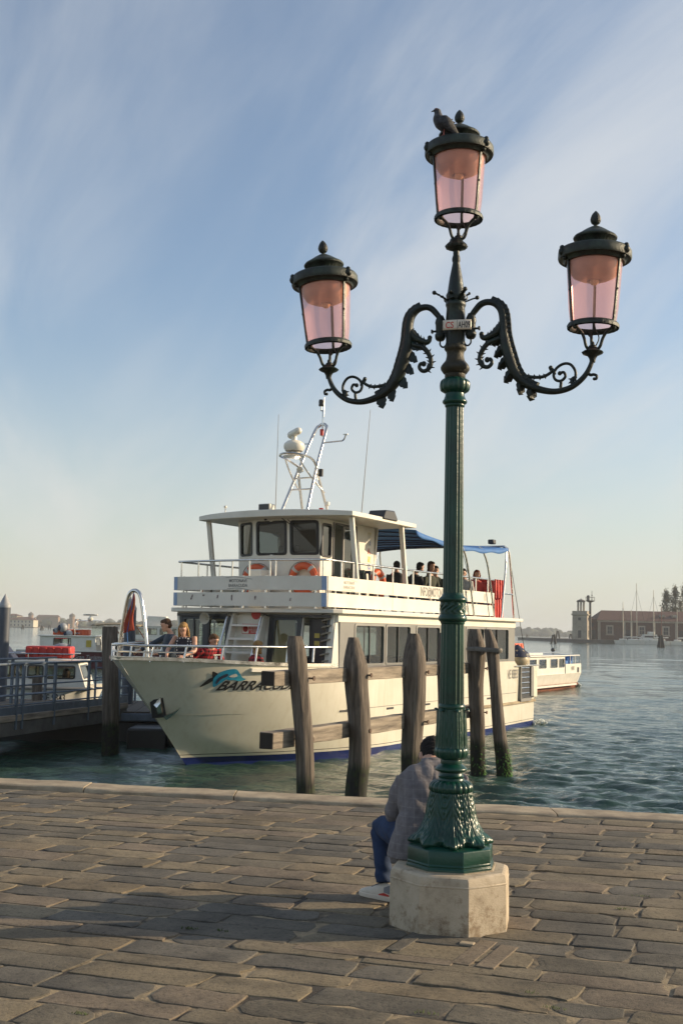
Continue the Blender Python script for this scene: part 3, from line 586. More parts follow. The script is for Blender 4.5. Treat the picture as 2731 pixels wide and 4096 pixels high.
for i in range(26):
    x_ = R.uniform(.005, .045); y_ = R.uniform(-.03, .03); c = Vector((x_+.012, y_, .125-x_*1.3+R.uniform(-.006, .006))); d = Vector((.018, R.uniform(-.008, .008), .004))
    rf.add([c, c+d+Vector((0, .007, 0)), c+d*1.4, c+d+Vector((0, -.007, 0))], [(0, 1, 2, 3)])
O('ruffled_feathers', rf, m_pig2, pg, solid=.002)
# ------------------------------------------------------------------ people
def cloth(name, c, c2=None, scale=8, bump=.5, bscale=14): return M(name, c, .9, c2=c2, scale=scale, bump=bump, bscale=bscale, sheen=.2)
def check(name, base, lines, period, width=.12, base2=None, p2=None, coarse=.5):
    """woven check: stripes of a second colour along object x and z"""
    m, t, p, o = mat(name); p.inputs['Roughness'].default_value = .92
    tcn = N(t, 'ShaderNodeTexCoord'); sp = N(t, 'ShaderNodeSeparateXYZ'); L(t, tcn, 'Object', sp, 0)
    add = None
    for ax in (0, 2):
        q = N(t, 'ShaderNodeMath', operation='MULTIPLY', _1=1/period); L(t, sp, ax, q, 0)
        f = N(t, 'ShaderNodeMath', operation='FRACT'); L(t, q, 0, f, 0)
        g = N(t, 'ShaderNodeMath', operation='LESS_THAN', _1=width); L(t, f, 0, g, 0)
        if add is None: add = g
        else:
            s = N(t, 'ShaderNodeMath', operation='ADD'); L(t, add, 0, s, 0); L(t, g, 0, s, 1); add = s
    h = N(t, 'ShaderNodeMath', operation='MULTIPLY', _1=.5); L(t, add, 0, h, 0)
    nz = N(t, 'ShaderNodeTexNoise', i_Scale=30, i_Detail=5); L(t, tcn, 'Object', nz, 0)
    mx = N(t, 'ShaderNodeMixRGB'); mx.inputs[1].default_value = (*base, 1); mx.inputs[2].default_value = (*lines, 1); L(t, h, 0, mx, 0)
    hv = N(t, 'ShaderNodeHueSaturation'); mr = N(t, 'ShaderNodeMapRange', _1=.3, _2=.7, _3=.8, _4=1.15); L(t, nz, 0, mr, 0); L(t, mr, 0, hv, 'Value'); L(t, mx, 0, hv, 'Color'); L(t, hv, 0, p, 'Base Color')
    nb = N(t, 'ShaderNodeTexNoise', i_Scale=13, i_Detail=6); L(t, tcn, 'Object', nb, 0); b = N(t, 'ShaderNodeBump', i_Strength=.6, i_Distance=.02); L(t, nb, 0, b, 'Height'); L(t, b, 0, p, 'Normal')
    return m
m_jacket = check('grey_check_wool', (.155, .142, .146), (.215, .198, .20), .052, .10)
m_denim = M('blue_denim', (.020, .045, .110), .9, c2=(.011, .026, .068), scale=9, bump=.5, bscale=20)
m_plaid = check('red_plaid_flannel', (.42, .018, .025), (.012, .008, .012), .075, .45)
m_dots, t, p, o = mat('polka_dot_cotton'); p.inputs['Roughness'].default_value = .9
tcn = N(t, 'ShaderNodeTexCoord'); vo = N(t, 'ShaderNodeTexVoronoi', i_Scale=19, i_Randomness=.25); L(t, tcn, 'Object', vo, 0)
r = ramp(t, [(.28, (.75, .72, .66)), (.33, (.018, .018, .03))]); L(t, vo, 0, r, 0); L(t, r, 0, p, 'Base Color')
m_teal = cloth('dark_blue_cotton', (.022, .04, .065)); m_blk = cloth('black_cotton', (.015, .016, .02)); m_wht = cloth('white_cotton', (.55, .53, .48)); m_rdt = cloth('red_cotton', (.50, .05, .035)); m_olive = cloth('olive_cotton', (.045, .05, .03)); m_gry = cloth('grey_hood', (.25, .26, .28))
H = lambda n, c, c2: M(n, c, .7, spec=.25, c2=c2, scale=26, stretch=(3, 3, .6), bump=.7, bscale=60)
m_hblk = H('black_hair', (.007, .006, .006), (.014, .011, .010)); m_hbrn = H('brown_hair', (.045, .022, .012), (.09, .05, .028)); m_hbld = H('blond_hair', (.42, .26, .10), (.24, .13, .045)); m_hred = H('red_hair', (.24, .045, .012), (.15, .03, .01)); m_hlbr = H('light_brown_hair', (.14, .075, .035), (.07, .035, .016))
def hand(mb, wrist, tip, palm_n, s=1.0, curl=.5):
    """palm and five fingers between wrist and the finger direction"""
    w_ = Vector(wrist); d = (Vector(tip)-w_).normalized(); n_ = Vector(palm_n); n_ = (n_-d*n_.dot(d)).normalized(); sd_ = d.cross(n_)
    mb.loft([[w_+d*l*s+sd_*a*wd*s+n_*b_*.013*s for a, b_ in ((-1, -.6), (-.5, -1), (.5, -1), (1, -.6), (1, .6), (.5, 1), (-.5, 1), (-1, .6))] for l, wd in ((-.01, .024), (.02, .028), (.06, .040), (.095, .040))])
    for k, ln_ in enumerate((.066, .078, .074, .058)):
        b0 = w_+d*.088*s+sd_*(k-1.5)*.021*s; c1 = b0+(d+sd_*(k-1.5)*.06)*ln_*.5*s+n_*curl*.010*s; c2 = c1+(d*(1-curl*.5)+n_*curl*.8).normalized()*ln_*.5*s
        mb.tube([b0, c1, c2], [.0095*s, .009*s, .007*s], 7)
    b0 = w_+d*.025*s-sd_*.03*s; mb.tube([b0, b0+(d*.6-sd_*.75)*.04*s, b0+(d*.9-sd_*.75+n_*curl*.4)*.068*s], [.012*s, .011*s, .008*s], 7)
def ell(mb, rg, lat, n=18):
    """torso loft: rings (centre, half width, half depth) across a lateral axis, perpendicular to the spine"""
    out = []; C = [Vector(q[0]) for q in rg]; lat = Vector(lat).normalized()
    for i, (c, hw, hd) in enumerate(rg):
        tg = (C[min(i+1, len(C)-1)]-C[max(i-1, 0)]).normalized(); f = tg.cross(lat).normalized()
        out.append([Vector(c)+lat*hw*(abs(cos(a))**.8*(1 if cos(a) > 0 else -1))+f*hd*(abs(sin(a))**.8*(1 if sin(a) > 0 else -1)) for a in [2*pi*j/n for j in range(n)]])
    mb.loft(out)
def head_parts(hd, face, up, s=1.0):
    f = Vector(face).normalized(); u_ = Vector(up); u_ = (u_-f*u_.dot(f)).normalized(); r_ = f.cross(u_)
    m_ = Matrix((r_, f, u_)).transposed(); hd = Vector(hd)
    T = lambda x, y, z: hd+m_@Vector((x*s, y*s, z*s))
    return T, m_
def add_head(mb, T):
    def sp(c, r_): 
        n, m = 14, 10
        mb.loft([[T(c[0]+r_[0]*sin(pi*i/m)*cos(2*pi*j/n), c[1]+r_[1]*sin(pi*i/m)*sin(2*pi*j/n), c[2]-r_[2]*cos(pi*i/m)) for j in range(n)] for i in [.1]+list(range(1, m))+[m-.1]])
    sp((0, -.008, .025), (.074, .092, .092)); sp((0, .022, -.035), (.057, .065, .075)); sp((0, .055, -.088), (.026, .024, .022)); sp((0, .075, .05), (.05, .02, .03))
    mb.loft([[T(-.008, .082, .022), T(.008, .082, .022), T(0, .075, .02)], [T(-.014, .092, -.022), T(.014, .092, -.022), T(0, .075, -.03)], [T(-.012, .100, -.028), T(.012, .100, -.028), T(0, .080, -.036)]])
    sp((0, .080, -.052), (.024, .012, .006)); sp((0, .078, -.062), (.021, .012, .006))
    for g in (-1, 1): sp((g*.076, -.01, -.005), (.010, .020, .030))
def hair_mesh(T, style, name):
    mb = MB()
    def sp(c, r_, n=14, m=10): mb.loft([[T(c[0]+r_[0]*sin(pi*i/m)*cos(2*pi*j/n), c[1]+r_[1]*sin(pi*i/m)*sin(2*pi*j/n), c[2]-r_[2]*cos(pi*i/m)) for j in range(n)] for i in [.1]+list(range(1, m))+[m-.1]])
    sp((0, -.030, .045), (.083, .088, .090)); sp((0, .022, .085), (.066, .062, .042)); sp((0, -.055, -.002), (.076, .060, .070))
    if style == 'bald': pass
    if style in ('long', 'bob'):
        ln_ = -.30 if style == 'long' else -.13
        for g in (-1, 1):
            mb.loft([[T(g*x+dx, y+dy, z) for dx, dy in ((-.024, -.02), (-.018, .022), (.018, .024), (.026, -.02))] for x, y, z in ((.062, -.01, .06), (.080, -.008, 0), (.083, -.02, -.08), (.082, -.01, ln_*.75), (.070, 0, ln_))])
        mb.loft([[T(x*.07+.012*sin(7*x+z*20), -.075+(.02 if k else -.018)-abs(x)*-.02, z) for x, k in ((-1, 0), (-.3, 0), (.3, 0), (1, 0), (1, 1), (.3, 1), (-.3, 1), (-1, 1))] for z in (.06, -.03, -.10, ln_*.7, ln_)])
    me = remesh(mb, name, .007, 1)
    n = len(me.vertices); co = np.empty(n*3); no = np.empty(n*3); me.vertices.foreach_get('co', co); me.vertices.foreach_get('normal', no); c = co.reshape(-1, 3)
    k = .5*np.sin(c[:, 0]*310+c[:, 2]*40)+.5*np.sin(c[:, 1]*270+c[:, 0]*90)+.6*np.sin(c[:, 2]*120+c[:, 1]*330)
    me.vertices.foreach_set('co', (c+no.reshape(-1, 3)*(.0030*k)[:, None]).ravel()); me.update(); return me
def figure(name, label, cat_, loc, rz, J, top, hair, style='short', legs=None, skin=None, sleeve='long', group=None, vox=.016, head=(0, 1, -.1), up=(0, 0, 1), bulk=1.0, lean=0, hands=True):
    """J: joints in the person's own frame (y forward, x right, z up from the floor)"""
    t_ = thing(name, label, cat_, loc, rz, group); V_ = Vector; skin = skin or m_skin; b = bulk
    pv, ch, nk, hd = V_(J['pelvis']), V_(J['chest']), V_(J['neck']), V_(J['head']); sh = {1: V_(J['sh_r']), -1: V_(J['sh_l'])}; lat = sh[1]-sh[-1]; hw = lat.length/2
    el = {1: V_(J['el_r']), -1: V_(J['el_l'])}; ha = {1: V_(J['ha_r']), -1: V_(J['ha_l'])}; kn = {1: V_(J['kn_r']), -1: V_(J['kn_l'])}; an = {1: V_(J['an_r']), -1: V_(J['an_l'])}
    body = MB(); torso = [(pv-V_((0, 0, .06)), .15*b, .105*b), (pv+(ch-pv)*.1, .155*b, .11*b), (pv+(ch-pv)*.5, .135*b, .10*b), (ch, .155*b, .11*b), (ch+(nk-ch)*.55, hw*.92, .085*b), (ch+(nk-ch)*.85, hw*.6, .065), (nk, .058, .055)]
    ell(body, torso, lat); body.tube([nk-(nk-ch)*.2, nk, nk+(hd-nk)*.6], [.06, .052, .05], 10)
    T, m_ = head_parts(hd, head, up); add_head(body, T)
    for g in (1, -1):
        body.tube(cat([sh[g], sh[g]+(el[g]-sh[g])*.5, el[g], el[g]+(ha[g]-el[g])*.35, ha[g]], 3), np.interp(np.linspace(0, 4, 13), range(5), [.05, .045, .038, .038, .026]), 10)
        d = (ha[g]-el[g]).normalized()
        if hands: hand(body, ha[g], ha[g]+d*.1+V_(J.get('ht_r' if g > 0 else 'ht_l', (0, 0, 0))), V_((-g*.6, 0, -.8)))
        body.tube(cat([pv+lat.normalized()*g*.085, kn[g], an[g]], 4), np.interp(np.linspace(0, 2, 9), range(3), [.08, .052, .036]), 10)
    O('body', remesh(body, 'body', vox*.62, 1), skin, t_)
    shirt = MB(); ell(shirt, [(c, w_+.017, d_+.017) for c, w_, d_ in torso[:-1]]+[(nk-(nk-ch)*.06, .078, .072)], lat)
    fr_ = {'long': .94, 'short': .0, 'none': -1}[sleeve]
    for g in (1, -1):
        e = el[g]; 
        if sleeve == 'long': P_ = [sh[g], sh[g]+(e-sh[g])*.5, e, e+(ha[g]-e)*.9]; rd = [.066, .058, .053, .042]
        elif sleeve == 'short': P_ = [sh[g], sh[g]+(e-sh[g])*.35, sh[g]+(e-sh[g])*.62]; rd = [.066, .060, .058]
        else: continue
        q = cat(P_, 3); shirt.tube(q, np.interp(np.linspace(0, len(P_)-1, len(q)), range(len(P_)), rd), 10)
    O('shirt', remesh(shirt, 'shirt', vox, 2), top, t_)
    tz = MB(); ell(tz, [(pv-V_((0, 0, .075)), .168*b, .122*b), (pv, .17*b, .125*b), (pv+(ch-pv)*.16, .158*b, .118*b)], lat)
    for g in (1, -1): q = cat([pv+lat.normalized()*g*.085-V_((0, 0, .03)), kn[g], an[g]], 4); tz.tube(q, np.interp(np.linspace(0, 2, 9), range(3), [.095, .07, .056]), 10)
    O('trousers', remesh(tz, 'trousers', vox, 2), legs or m_denim, t_)
    for g in (1, -1):
        a = an[g]; O('shoe', MB().loft([[a+V_((x*w_, y, z)) for x, z in ((-1, -.085), (-1, -.06), (-.6, h), (.6, h), (1, -.06), (1, -.085))] for y, w_, h in ((-.07, .03, -.03), (0, .042, -.01), (.08, .045, -.045), (.16, .043, -.055), (.19, .025, -.07))]), m_dark, t_)
        O('eye', MB().sph(T(g*.031, .078, .012), .009, 8, 6), m_dark, t_)
    O('hair', hair_mesh(T, style, 'hair'), hair, t_)
    return t_, T
def pose(sit=0, fold=0, **kw):
    """standing or seated default joints, arms on a rail in front"""
    if not sit: J = dict(pelvis=(0, 0, .92), chest=(0, .01, 1.24), neck=(0, .0, 1.46), head=(0, .03, 1.60), sh_r=(.18, 0, 1.40), sh_l=(-.18, 0, 1.40), el_r=(.24, .03, 1.12), el_l=(-.24, .03, 1.12), ha_r=(.15, .25, 1.03), ha_l=(-.15, .25, 1.03), kn_r=(.09, .03, .50), kn_l=(-.09, .03, .50), an_r=(.10, 0, .09), an_l=(-.10, 0, .09))
    else: J = dict(pelvis=(0, 0, .50), chest=(0, .04, .80), neck=(0, .07, 1.02), head=(0, .11, 1.15), sh_r=(.18, .06, .95), sh_l=(-.18, .06, .95), el_r=(.24, .12, .69), el_l=(-.24, .12, .69), ha_r=(.10, .34, .64), ha_l=(-.10, .34, .64), kn_r=(.11, .44, .48), kn_l=(-.11, .44, .48), an_r=(.11, .42, .09), an_l=(-.11, .42, .09))
    J.update(kw); return J

# ---- the man on the plinth (joints given in the scene's own axes, relative to the floor under his seat)
MO = Vector((.53, 7.24, 0)); man = thing('person', 'man in grey check jacket and jeans sitting with his back turned behind the lamp post', 'person', MO)
rel = lambda *q: Vector(q)-MO
lat = Vector((.97, .22, 0))
A_ = [(rel(.535, 7.20, .40), .165, .12), (rel(.545, 7.22, .47), .16, .12), (rel(.565, 7.27, .58), .145, .105), (rel(.585, 7.34, .70), .175, .11), (rel(.598, 7.40, .79), .185, .09), (rel(.603, 7.435, .835), .12, .07), (rel(.607, 7.455, .875), .058, .056)]
body = MB(); ell(body, A_, lat)
hd = rel(.616, 7.53, .892); T, m_ = head_parts(hd, (-.18, .72, -.66), (0, .66, .75), .98)
body.tube([rel(.603, 7.43, .84), rel(.608, 7.46, .88), hd], [.062, .056, .055], 12); add_head(body, T)
LS, RS = rel(.442, 7.385, .765), rel(.775, 7.462, .765); LE, RE = rel(.374, 7.42, .535), rel(.835, 7.56, .545); LH, RH = rel(.44, 7.69, .56), rel(.66, 7.74, .57)
LP, RP = rel(.455, 7.25, .41), rel(.64, 7.29, .41); LK, RK = rel(.300, 7.57, .435), rel(.70, 7.70, .49); LA, RA = rel(.318, 7.47, .115), rel(.72, 7.62, .115)
for s_, e_, h_, p_, k_, a_, o_ in ((LS, LE, LH, LP, LK, LA, (.3, .3, 0)), (RS, RE, RH, RP, RK, RA, (-.3, .2, 0))):
    body.tube(cat([s_, e_, h_], 4), np.interp(np.linspace(0, 2, 9), range(3), [.05, .042, .028]), 10); hand(body, h_, h_+(h_-e_)+Vector(o_)*.4, (0, 0, 1), 1, .8)
    body.tube(cat([p_, k_, a_], 4), np.interp(np.linspace(0, 2, 9), range(3), [.078, .055, .038]), 12)
O('body', remesh(body, 'body', .0075, 1), m_skin, man)
jk = MB(); ell(jk, [(rel(.520, 7.195, .325), .205, .135), (rel(.53, 7.20, .40), .198, .14), (rel(.545, 7.22, .48), .185, .14), (rel(.565, 7.265, .58), .175, .13), (rel(.585, 7.335, .70), .197, .13), (rel(.597, 7.395, .785), .212, .112), (rel(.602, 7.425, .825), .175, .092), (rel(.604, 7.44, .85), .115, .078), (rel(.606, 7.45, .868), .075, .07), (rel(.608, 7.458, .882), .066, .063)], lat)
jk.tube(cat([LS, LS+(LE-LS)*.5+Vector((-.012, 0, 0)), LE, LE+(LH-LE)*.5, LE+(LH-LE)*.95], 4), np.interp(np.linspace(0, 4, 17), range(5), [.066, .064, .060, .055, .046]), 14)
jk.tube(cat([RS, RS+(RE-RS)*.5, RE, RE+(RH-RE)*.5, RE+(RH-RE)*.95], 4), np.interp(np.linspace(0, 4, 17), range(5), [.075, .066, .060, .055, .046]), 14)
jk.loft([[rel(.36+.02*i, 7.13+.01*i, .455-.01*i), rel(.335-.005*i, 7.27, .44), rel(.33, 7.30, .31), rel(.36, 7.14, .265), rel(.45, 7.10, .315), rel(.47, 7.11, .45)] for i in (0, 1)] if 0 else [[rel(.385, 7.20, .50), rel(.47, 7.13, .50), rel(.47, 7.18, .50), rel(.40, 7.26, .50)], [rel(.350, 7.20, .40), rel(.49, 7.09, .40), rel(.49, 7.15, .40), rel(.37, 7.28, .40)], [rel(.335, 7.21, .31), rel(.50, 7.075, .345), rel(.50, 7.12, .345), rel(.355, 7.28, .31)], [rel(.345, 7.21, .272), rel(.42, 7.10, .30), rel(.42, 7.14, .30), rel(.365, 7.26, .272)]])
jm = remesh(jk, 'jacket', .0085, 2); n = len(jm.vertices); co = np.empty(n*3); no = np.empty(n*3); jm.vertices.foreach_get('co', co); jm.vertices.foreach_get('normal', no); c = co.reshape(-1, 3)
fold = .0050*np.sin(c[:, 2]*46+c[:, 0]*30+2*np.sin(c[:, 1]*17))*np.exp(-((c[:, 2]-.57)/.10)**2)+.0035*np.sin(c[:, 0]*38-c[:, 2]*22)*np.exp(-((c[:, 2]-.40)/.12)**2)+.0030*np.sin(c[:, 0]*60+c[:, 2]*35)*(c[:, 2] > .6)
fold -= .006*np.exp(-((c[:, 0]-(c[:, 2]-.4)*.17-.01)/.006)**2)*(c[:, 1] < .1)
jm.vertices.foreach_set('co', (c+no.reshape(-1, 3)*fold[:, None]).ravel()); jm.update(); O('jacket', jm, m_jacket, man)
O('collar', MB().grid(14, 2, lambda a, b_: rel(.607+(.074-.010*b_)*cos(pi*(1.08+.84*a)+.2)*1.05, 7.455+(.074-.010*b_)*sin(pi*(1.08+.84*a)+.2), .862+.040*b_-.012*abs(a-.5))), m_jacket, man, smooth=180, solid=.008)
jn = MB(); ell(jn, [(rel(.54, 7.21, .345), .168, .125), (rel(.545, 7.22, .44), .17, .13)], lat)
for p_, k_, a_ in ((LP, LK, LA), (RP, RK, RA)):
    q = cat([p_, p_+(k_-p_)*.5+Vector((0, 0, .01)), k_, k_+(a_-k_)*.5, a_+Vector((0, 0, -.01))], 4); jn.tube(q, np.interp(np.linspace(0, 4, 17), range(5), [.094, .082, .067, .060, .052]), 14)
jm = remesh(jn, 'jeans', .0085, 2); n = len(jm.vertices); co = np.empty(n*3); no = np.empty(n*3); jm.vertices.foreach_get('co', co); jm.vertices.foreach_get('normal', no); c = co.reshape(-1, 3)
fold = .0048*np.sin(c[:, 2]*75+c[:, 0]*35+1.5*np.sin(c[:, 1]*25))*(np.exp(-((c[:, 2]-.16)/.06)**2)+.8*np.exp(-((c[:, 2]-.41)/.07)**2))
jm.vertices.foreach_set('co', (c+no.reshape(-1, 3)*fold[:, None]).ravel()); jm.update(); O('jeans', jm, m_denim, man)
O('hair', hair_mesh(T, 'short', 'hair'), m_hblk, man)
O('glasses', MB().tube([T(-.082, -.01, .012), T(-.080, .05, .014), T(-.070, .092, .010), T(0, .102, .008), T(.070, .092, .010), T(.080, .05, .014), T(.082, -.01, .012)], .004, 6), m_steel, man)
m_shoe = M('white_leather', (.62, .56, .47), .5, c2=(.5, .44, .36), scale=10); m_sole = M('shoe_sole', (.66, .58, .48), .7)
def sneaker(a_, dr):
    d = Vector(dr).normalized(); sd_ = Vector((d.y, -d.x, 0)); B = Vector((a_.x, a_.y, 0))
    up_ = lambda y, x, z: B+d*y+sd_*x+Vector((0, 0, z))
    secs = [(-.085, .024, .055, .085), (-.06, .034, .03, .108), (-.01, .038, .03, .112), (.05, .043, .03, .088), (.11, .046, .03, .066), (.16, .043, .03, .055), (.195, .024, .03, .042)]
    sh = O('shoe', MB().loft([[up_(y, x*w_, z) for x, z in ((-1, z0), (-1.02, (z0+z1)*.5), (-.72, z1-.004), (-.3, z1), (.3, z1), (.72, z1-.004), (1.02, (z0+z1)*.5), (1, z0))] for y, w_, z0, z1 in secs]), m_shoe, man, smooth=70)
    O('sole', MB().loft([[up_(y, x*w_, z) for x, z in ((-1, .002), (-1.05, .03), (1.05, .03), (1, .002))] for y, w_ in ((-.095, .026), (-.07, .040), (0, .044), (.07, .046), (.13, .050), (.18, .042), (.205, .02))]), m_sole, sh, smooth=50, bevel=.004)
    O('red_stripe', MB().loft([[up_(y, s_*(w_), z) for s_ in (-1, 1) for z in ((z0, z1) if s_ < 0 else (z1, z0))] for y, w_, z0, z1 in ((-.06, .0385, .034, .042), (-.02, .0415, .034, .052), (.02, .044, .034, .040))]), m_rdt, sh)
    O('heel_panel', MB().loft([[up_(y, x*w_, z) for x, z in ((-1, z0), (-1, z1), (1, z1), (1, z0))] for y, w_, z0, z1 in ((-.090, .024, .055, .090), (-.066, .0365, .05, .104), (-.02, .041, .055, .085))]), m_gry, sh)
    O('laces', MB().tube([up_(.03, -.03, .101), up_(.045, .03, .096), up_(.06, -.03, .088), up_(.075, .03, .080), up_(.09, -.028, .074)], .004, 5), m_gry, sh)
sneaker(LA+Vector((.01, 0, 0)), (-.74, .67, 0)); sneaker(RA, (.15, .99, 0))
# ------------------------------------------------------------------ the passenger boat; own frame: x forward, y port, z above the water
BTH = rad(29.5); BFW = Vector((-sin(BTH), -cos(BTH), 0)); BPT = Vector((cos(BTH), -sin(BTH), 0))
BO = Vector((1.361, 24.64, WZ))-BPT*1.95; BRZ = atan2(BFW.y, BFW.x)
boat = thing('passenger_boat', 'cream two-deck passenger boat with BARRACUDA on its bow, moored behind the piles', 'boat', BO, BRZ)
def bw(x, y, z): return BO+BFW*x+BPT*y+Vector((0, 0, z))
def sst(t): t = sat(t); return t*t*(3-2*t)
def Hb(f, z):
    z = min(max(z, 0), 2.05); fs = 4.95+1.02*z; fm = .3+.9*z; B = 1.95*(1-.03*(1-z/1.9))
    if f <= fm: return B-.10*sst((-6-f)/3)
    t = min(1, (f-fm)/(fs-fm)); p_ = 1.75+.22*z; q_ = .98-.115*z
    zk = .08+.5*sat((f-3.2)/2.2); return max(0, B*(1-t**p_)**q_-.30*max(0, zk-z)*sat((f-2.6)/1.0)*sat((fs-f)/.4))
def zd(f): return 1.64+.15*sst((f+7.0)/.25)+.07*sst((f-2.2)/.6)+.12*sst((f-2.7)/4.2)**1.5
m_hullp, t, p, o = mat('cream_hull_with_blue_bottom'); p.inputs['Roughness'].default_value = .22; p.inputs['Coat Weight'].default_value = .4; p.inputs['Coat Roughness'].default_value = .06
tcn = N(t, 'ShaderNodeTexCoord'); sp = N(t, 'ShaderNodeSeparateXYZ'); L(t, tcn, 'Object', sp, 0)
nz = N(t, 'ShaderNodeTexNoise', i_Scale=1.4, i_Detail=6); L(t, tcn, 'Object', nz, 0); rc = ramp(t, [(.3, (.66, .615, .50)), (.65, (.74, .70, .59))]); L(t, nz, 0, rc, 0)
mpn = N(t, 'ShaderNodeMapping'); mpn.inputs['Scale'].default_value = (5, 5, .5); L(t, tcn, 'Object', mpn, 0); ns = N(t, 'ShaderNodeTexNoise', i_Scale=2, i_Detail=6); L(t, mpn, 0, ns, 0)
rs_ = ramp(t, [(.52, 0), (.78, .25)]); L(t, ns, 0, rs_, 0); mx0 = N(t, 'ShaderNodeMixRGB'); mx0.inputs[2].default_value = (.45, .36, .22, 1); L(t, rs_, 0, mx0, 0); L(t, rc, 0, mx0, 1)
rz_ = ramp(t, [(0, (.010, .020, .115)), (.125/3, (.010, .020, .115)), (.126/3, (.7, .64, .48)), (.165/3, (.02, .02, .025)), (.180/3, (.7, .64, .48))], 'CONSTANT')
dvz = N(t, 'ShaderNodeMath', operation='DIVIDE', _1=3); L(t, sp, 2, dvz, 0); L(t, dvz, 0, rz_, 0)
rm = ramp(t, [(0, 1), (.127/3, 0), (.165/3, 1), (.180/3, 0)], 'CONSTANT'); L(t, dvz, 0, rm, 0)
mx = N(t, 'ShaderNodeMixRGB'); L(t, rm, 0, mx, 0); L(t, mx0, 0, mx, 1); L(t, rz_, 0, mx, 2); L(t, mx, 0, p, 'Base Color')
def hull_mesh():
    ss = list(np.linspace(0, .62, 26))+list(np.linspace(.63, .86, 16))+[1-.14*(1-k/26)**1.6 for k in range(1, 27)]
    # extra stations at the sheer steps
    ts = [0, .05, .1, .15, .19, .23, .27, .31, .35, .40, .47, .55, .65, .75, .85, .93, 1]
    def zc(s): return -.2
    def zdeck(s): return zd(-8.6+s*15.55)
    st = sorted(ss+[(1.79+8.6)/15.55]+[(-6.80+8.6)/15.55, (-6.78+8.6)/15.55, (2.71+8.6)/15.55, (2.73+8.6)/15.55])
    mb = MB(); cols = []
    for s in st:
        c = []
        fk = -8.6+s*(4.6+8.6); c.append((fk, 0, -.62+.25*sst((s-.8)/.2)))
        for t_ in ts:
            z = zc(s)+t_*(zdeck(s)-zc(s)); f = -8.6+s*(4.95+1.02*max(z, -.2)+8.6); c.append((f, max(.004, Hb(f, z)) if s < 1 else .004, z))
        cols.append(c)
    n = len(cols[0])
    for sg in (1, -1):
        b = len(mb.v)
        for c in cols: mb.v += [(x, sg*y, z) for x, y, z in c]
        for i in range(len(cols)-1):
            for j in range(n-1):
                q = (b+i*n+j, b+i*n+j+1, b+(i+1)*n+j+1, b+(i+1)*n+j); mb.f.append(q if sg < 0 else q[::-1])
    b = len(mb.v); c = cols[0]; mb.v += [(x, y, z) for x, y, z in c]+[(x, -y, z) for x, y, z in c[::-1]]; mb.f.append(tuple(range(b, b+2*n)))
    return mb
O('hull', hull_mesh(), m_hullp, boat, smooth=28)
def along(f0, f1, z, n=24, off=0): return [(f, Hb(f, min(z, 1.97))+off, z) for f in np.linspace(f0, f1, n)]
# bulwark lining and cap, fore deck
def rim(z, off, f0=2.75, n=30):
    fe = 4.95+1.02*min(z, 1.98)-.02; P_ = [(f0+(fe-f0)*(1-(1-k/n)**2)) for k in range(n+1)]
    a = [(f, max(0, Hb(f, min(z, 1.98))+off)) for f in P_]; return a
def sheer_loop(dz, off):
    fe = 6.93; out = []
    n = 30
    for k in range(n+1):
        f = 2.75+(fe-2.75)*(1-(1-k/n)**2); z = zd(f); out.append((f-(.0 if off > 0 else -off*.6*(k/n)**3), max(0, Hb(f, z-.02)+off), z+dz))
    return out+[(x, -y, z) for x, y, z in out[::-1][1:]]
O('bulwark_cap', MB().loft(list(map(list, zip(sheer_loop(-.05, .018), sheer_loop(.012, .018), sheer_loop(.014, -.07), sheer_loop(-.05, -.07))))), m_steel, boat, smooth=40)
O('fore_deck', MB().add([(f, s_*(Hb(f, 1.0)-.03), .95) for f, s_ in [(2.9+.29*k, 1) for k in range(11)]+[(2.9+.29*k, -1) for k in range(10, -1, -1)]], [tuple(range(22))]), m_grey, boat, smooth=0)
O('fender_strip', MB().loft([[(f, Hb(f, z)+o_, z+dz) for o_, dz in ((.0, -.045), (.05, -.035), (.055, .03), (.0, .04))] for f, z in [(2.75+2.2*k/14, 1.73+.035*k/14) for k in range(15)]]), m_white, boat, bevel=.006)
rb_ = O('rub_rail', MB().loft([[(f, Hb(f, .68)+o_, .68+dz) for o_, dz in ((-.01, -.035), (.055, -.03), (.055, .03), (-.01, .04))] for f in np.linspace(-8.62, -3.2, 16)]), M('weathered_rub_rail', (.42, .34, .22), .8, c2=(.22, .17, .11), scale=9, stretch=(.4, 1, 1)), boat, bevel=.006)
O('rub_rail', MB().loft([[(f, Hb(f, .52)+o_, .52+dz) for o_, dz in ((-.01, -.035), (.05, -.03), (.05, .03), (-.01, .04))] for f in np.linspace(.9, 3.4, 10)]), m_dark, boat, bevel=.006)
for f0, f1, z in ((.32, .62, .90), (-1.5, -1.18, .90), (2.0, 2.4, .93), (-5.15, -4.9, .88)):
    O('hull_slot', MB().loft([[(f, Hb(f, z)+o_, z+dz) for o_, dz in ((-.005, -.022), (.012, -.02), (.012, .02), (-.005, .022))] for f in np.linspace(f0, f1, 4)]), m_dark, boat)
O('hull_seam', MB().loft([[(f, Hb(f, .955)+o_, .955+dz) for o_, dz in ((-.004, -.007), (.006, -.006), (.006, .006), (-.004, .007))] for f in np.linspace(-7.0, 2.2, 24)]), m_grav, boat)
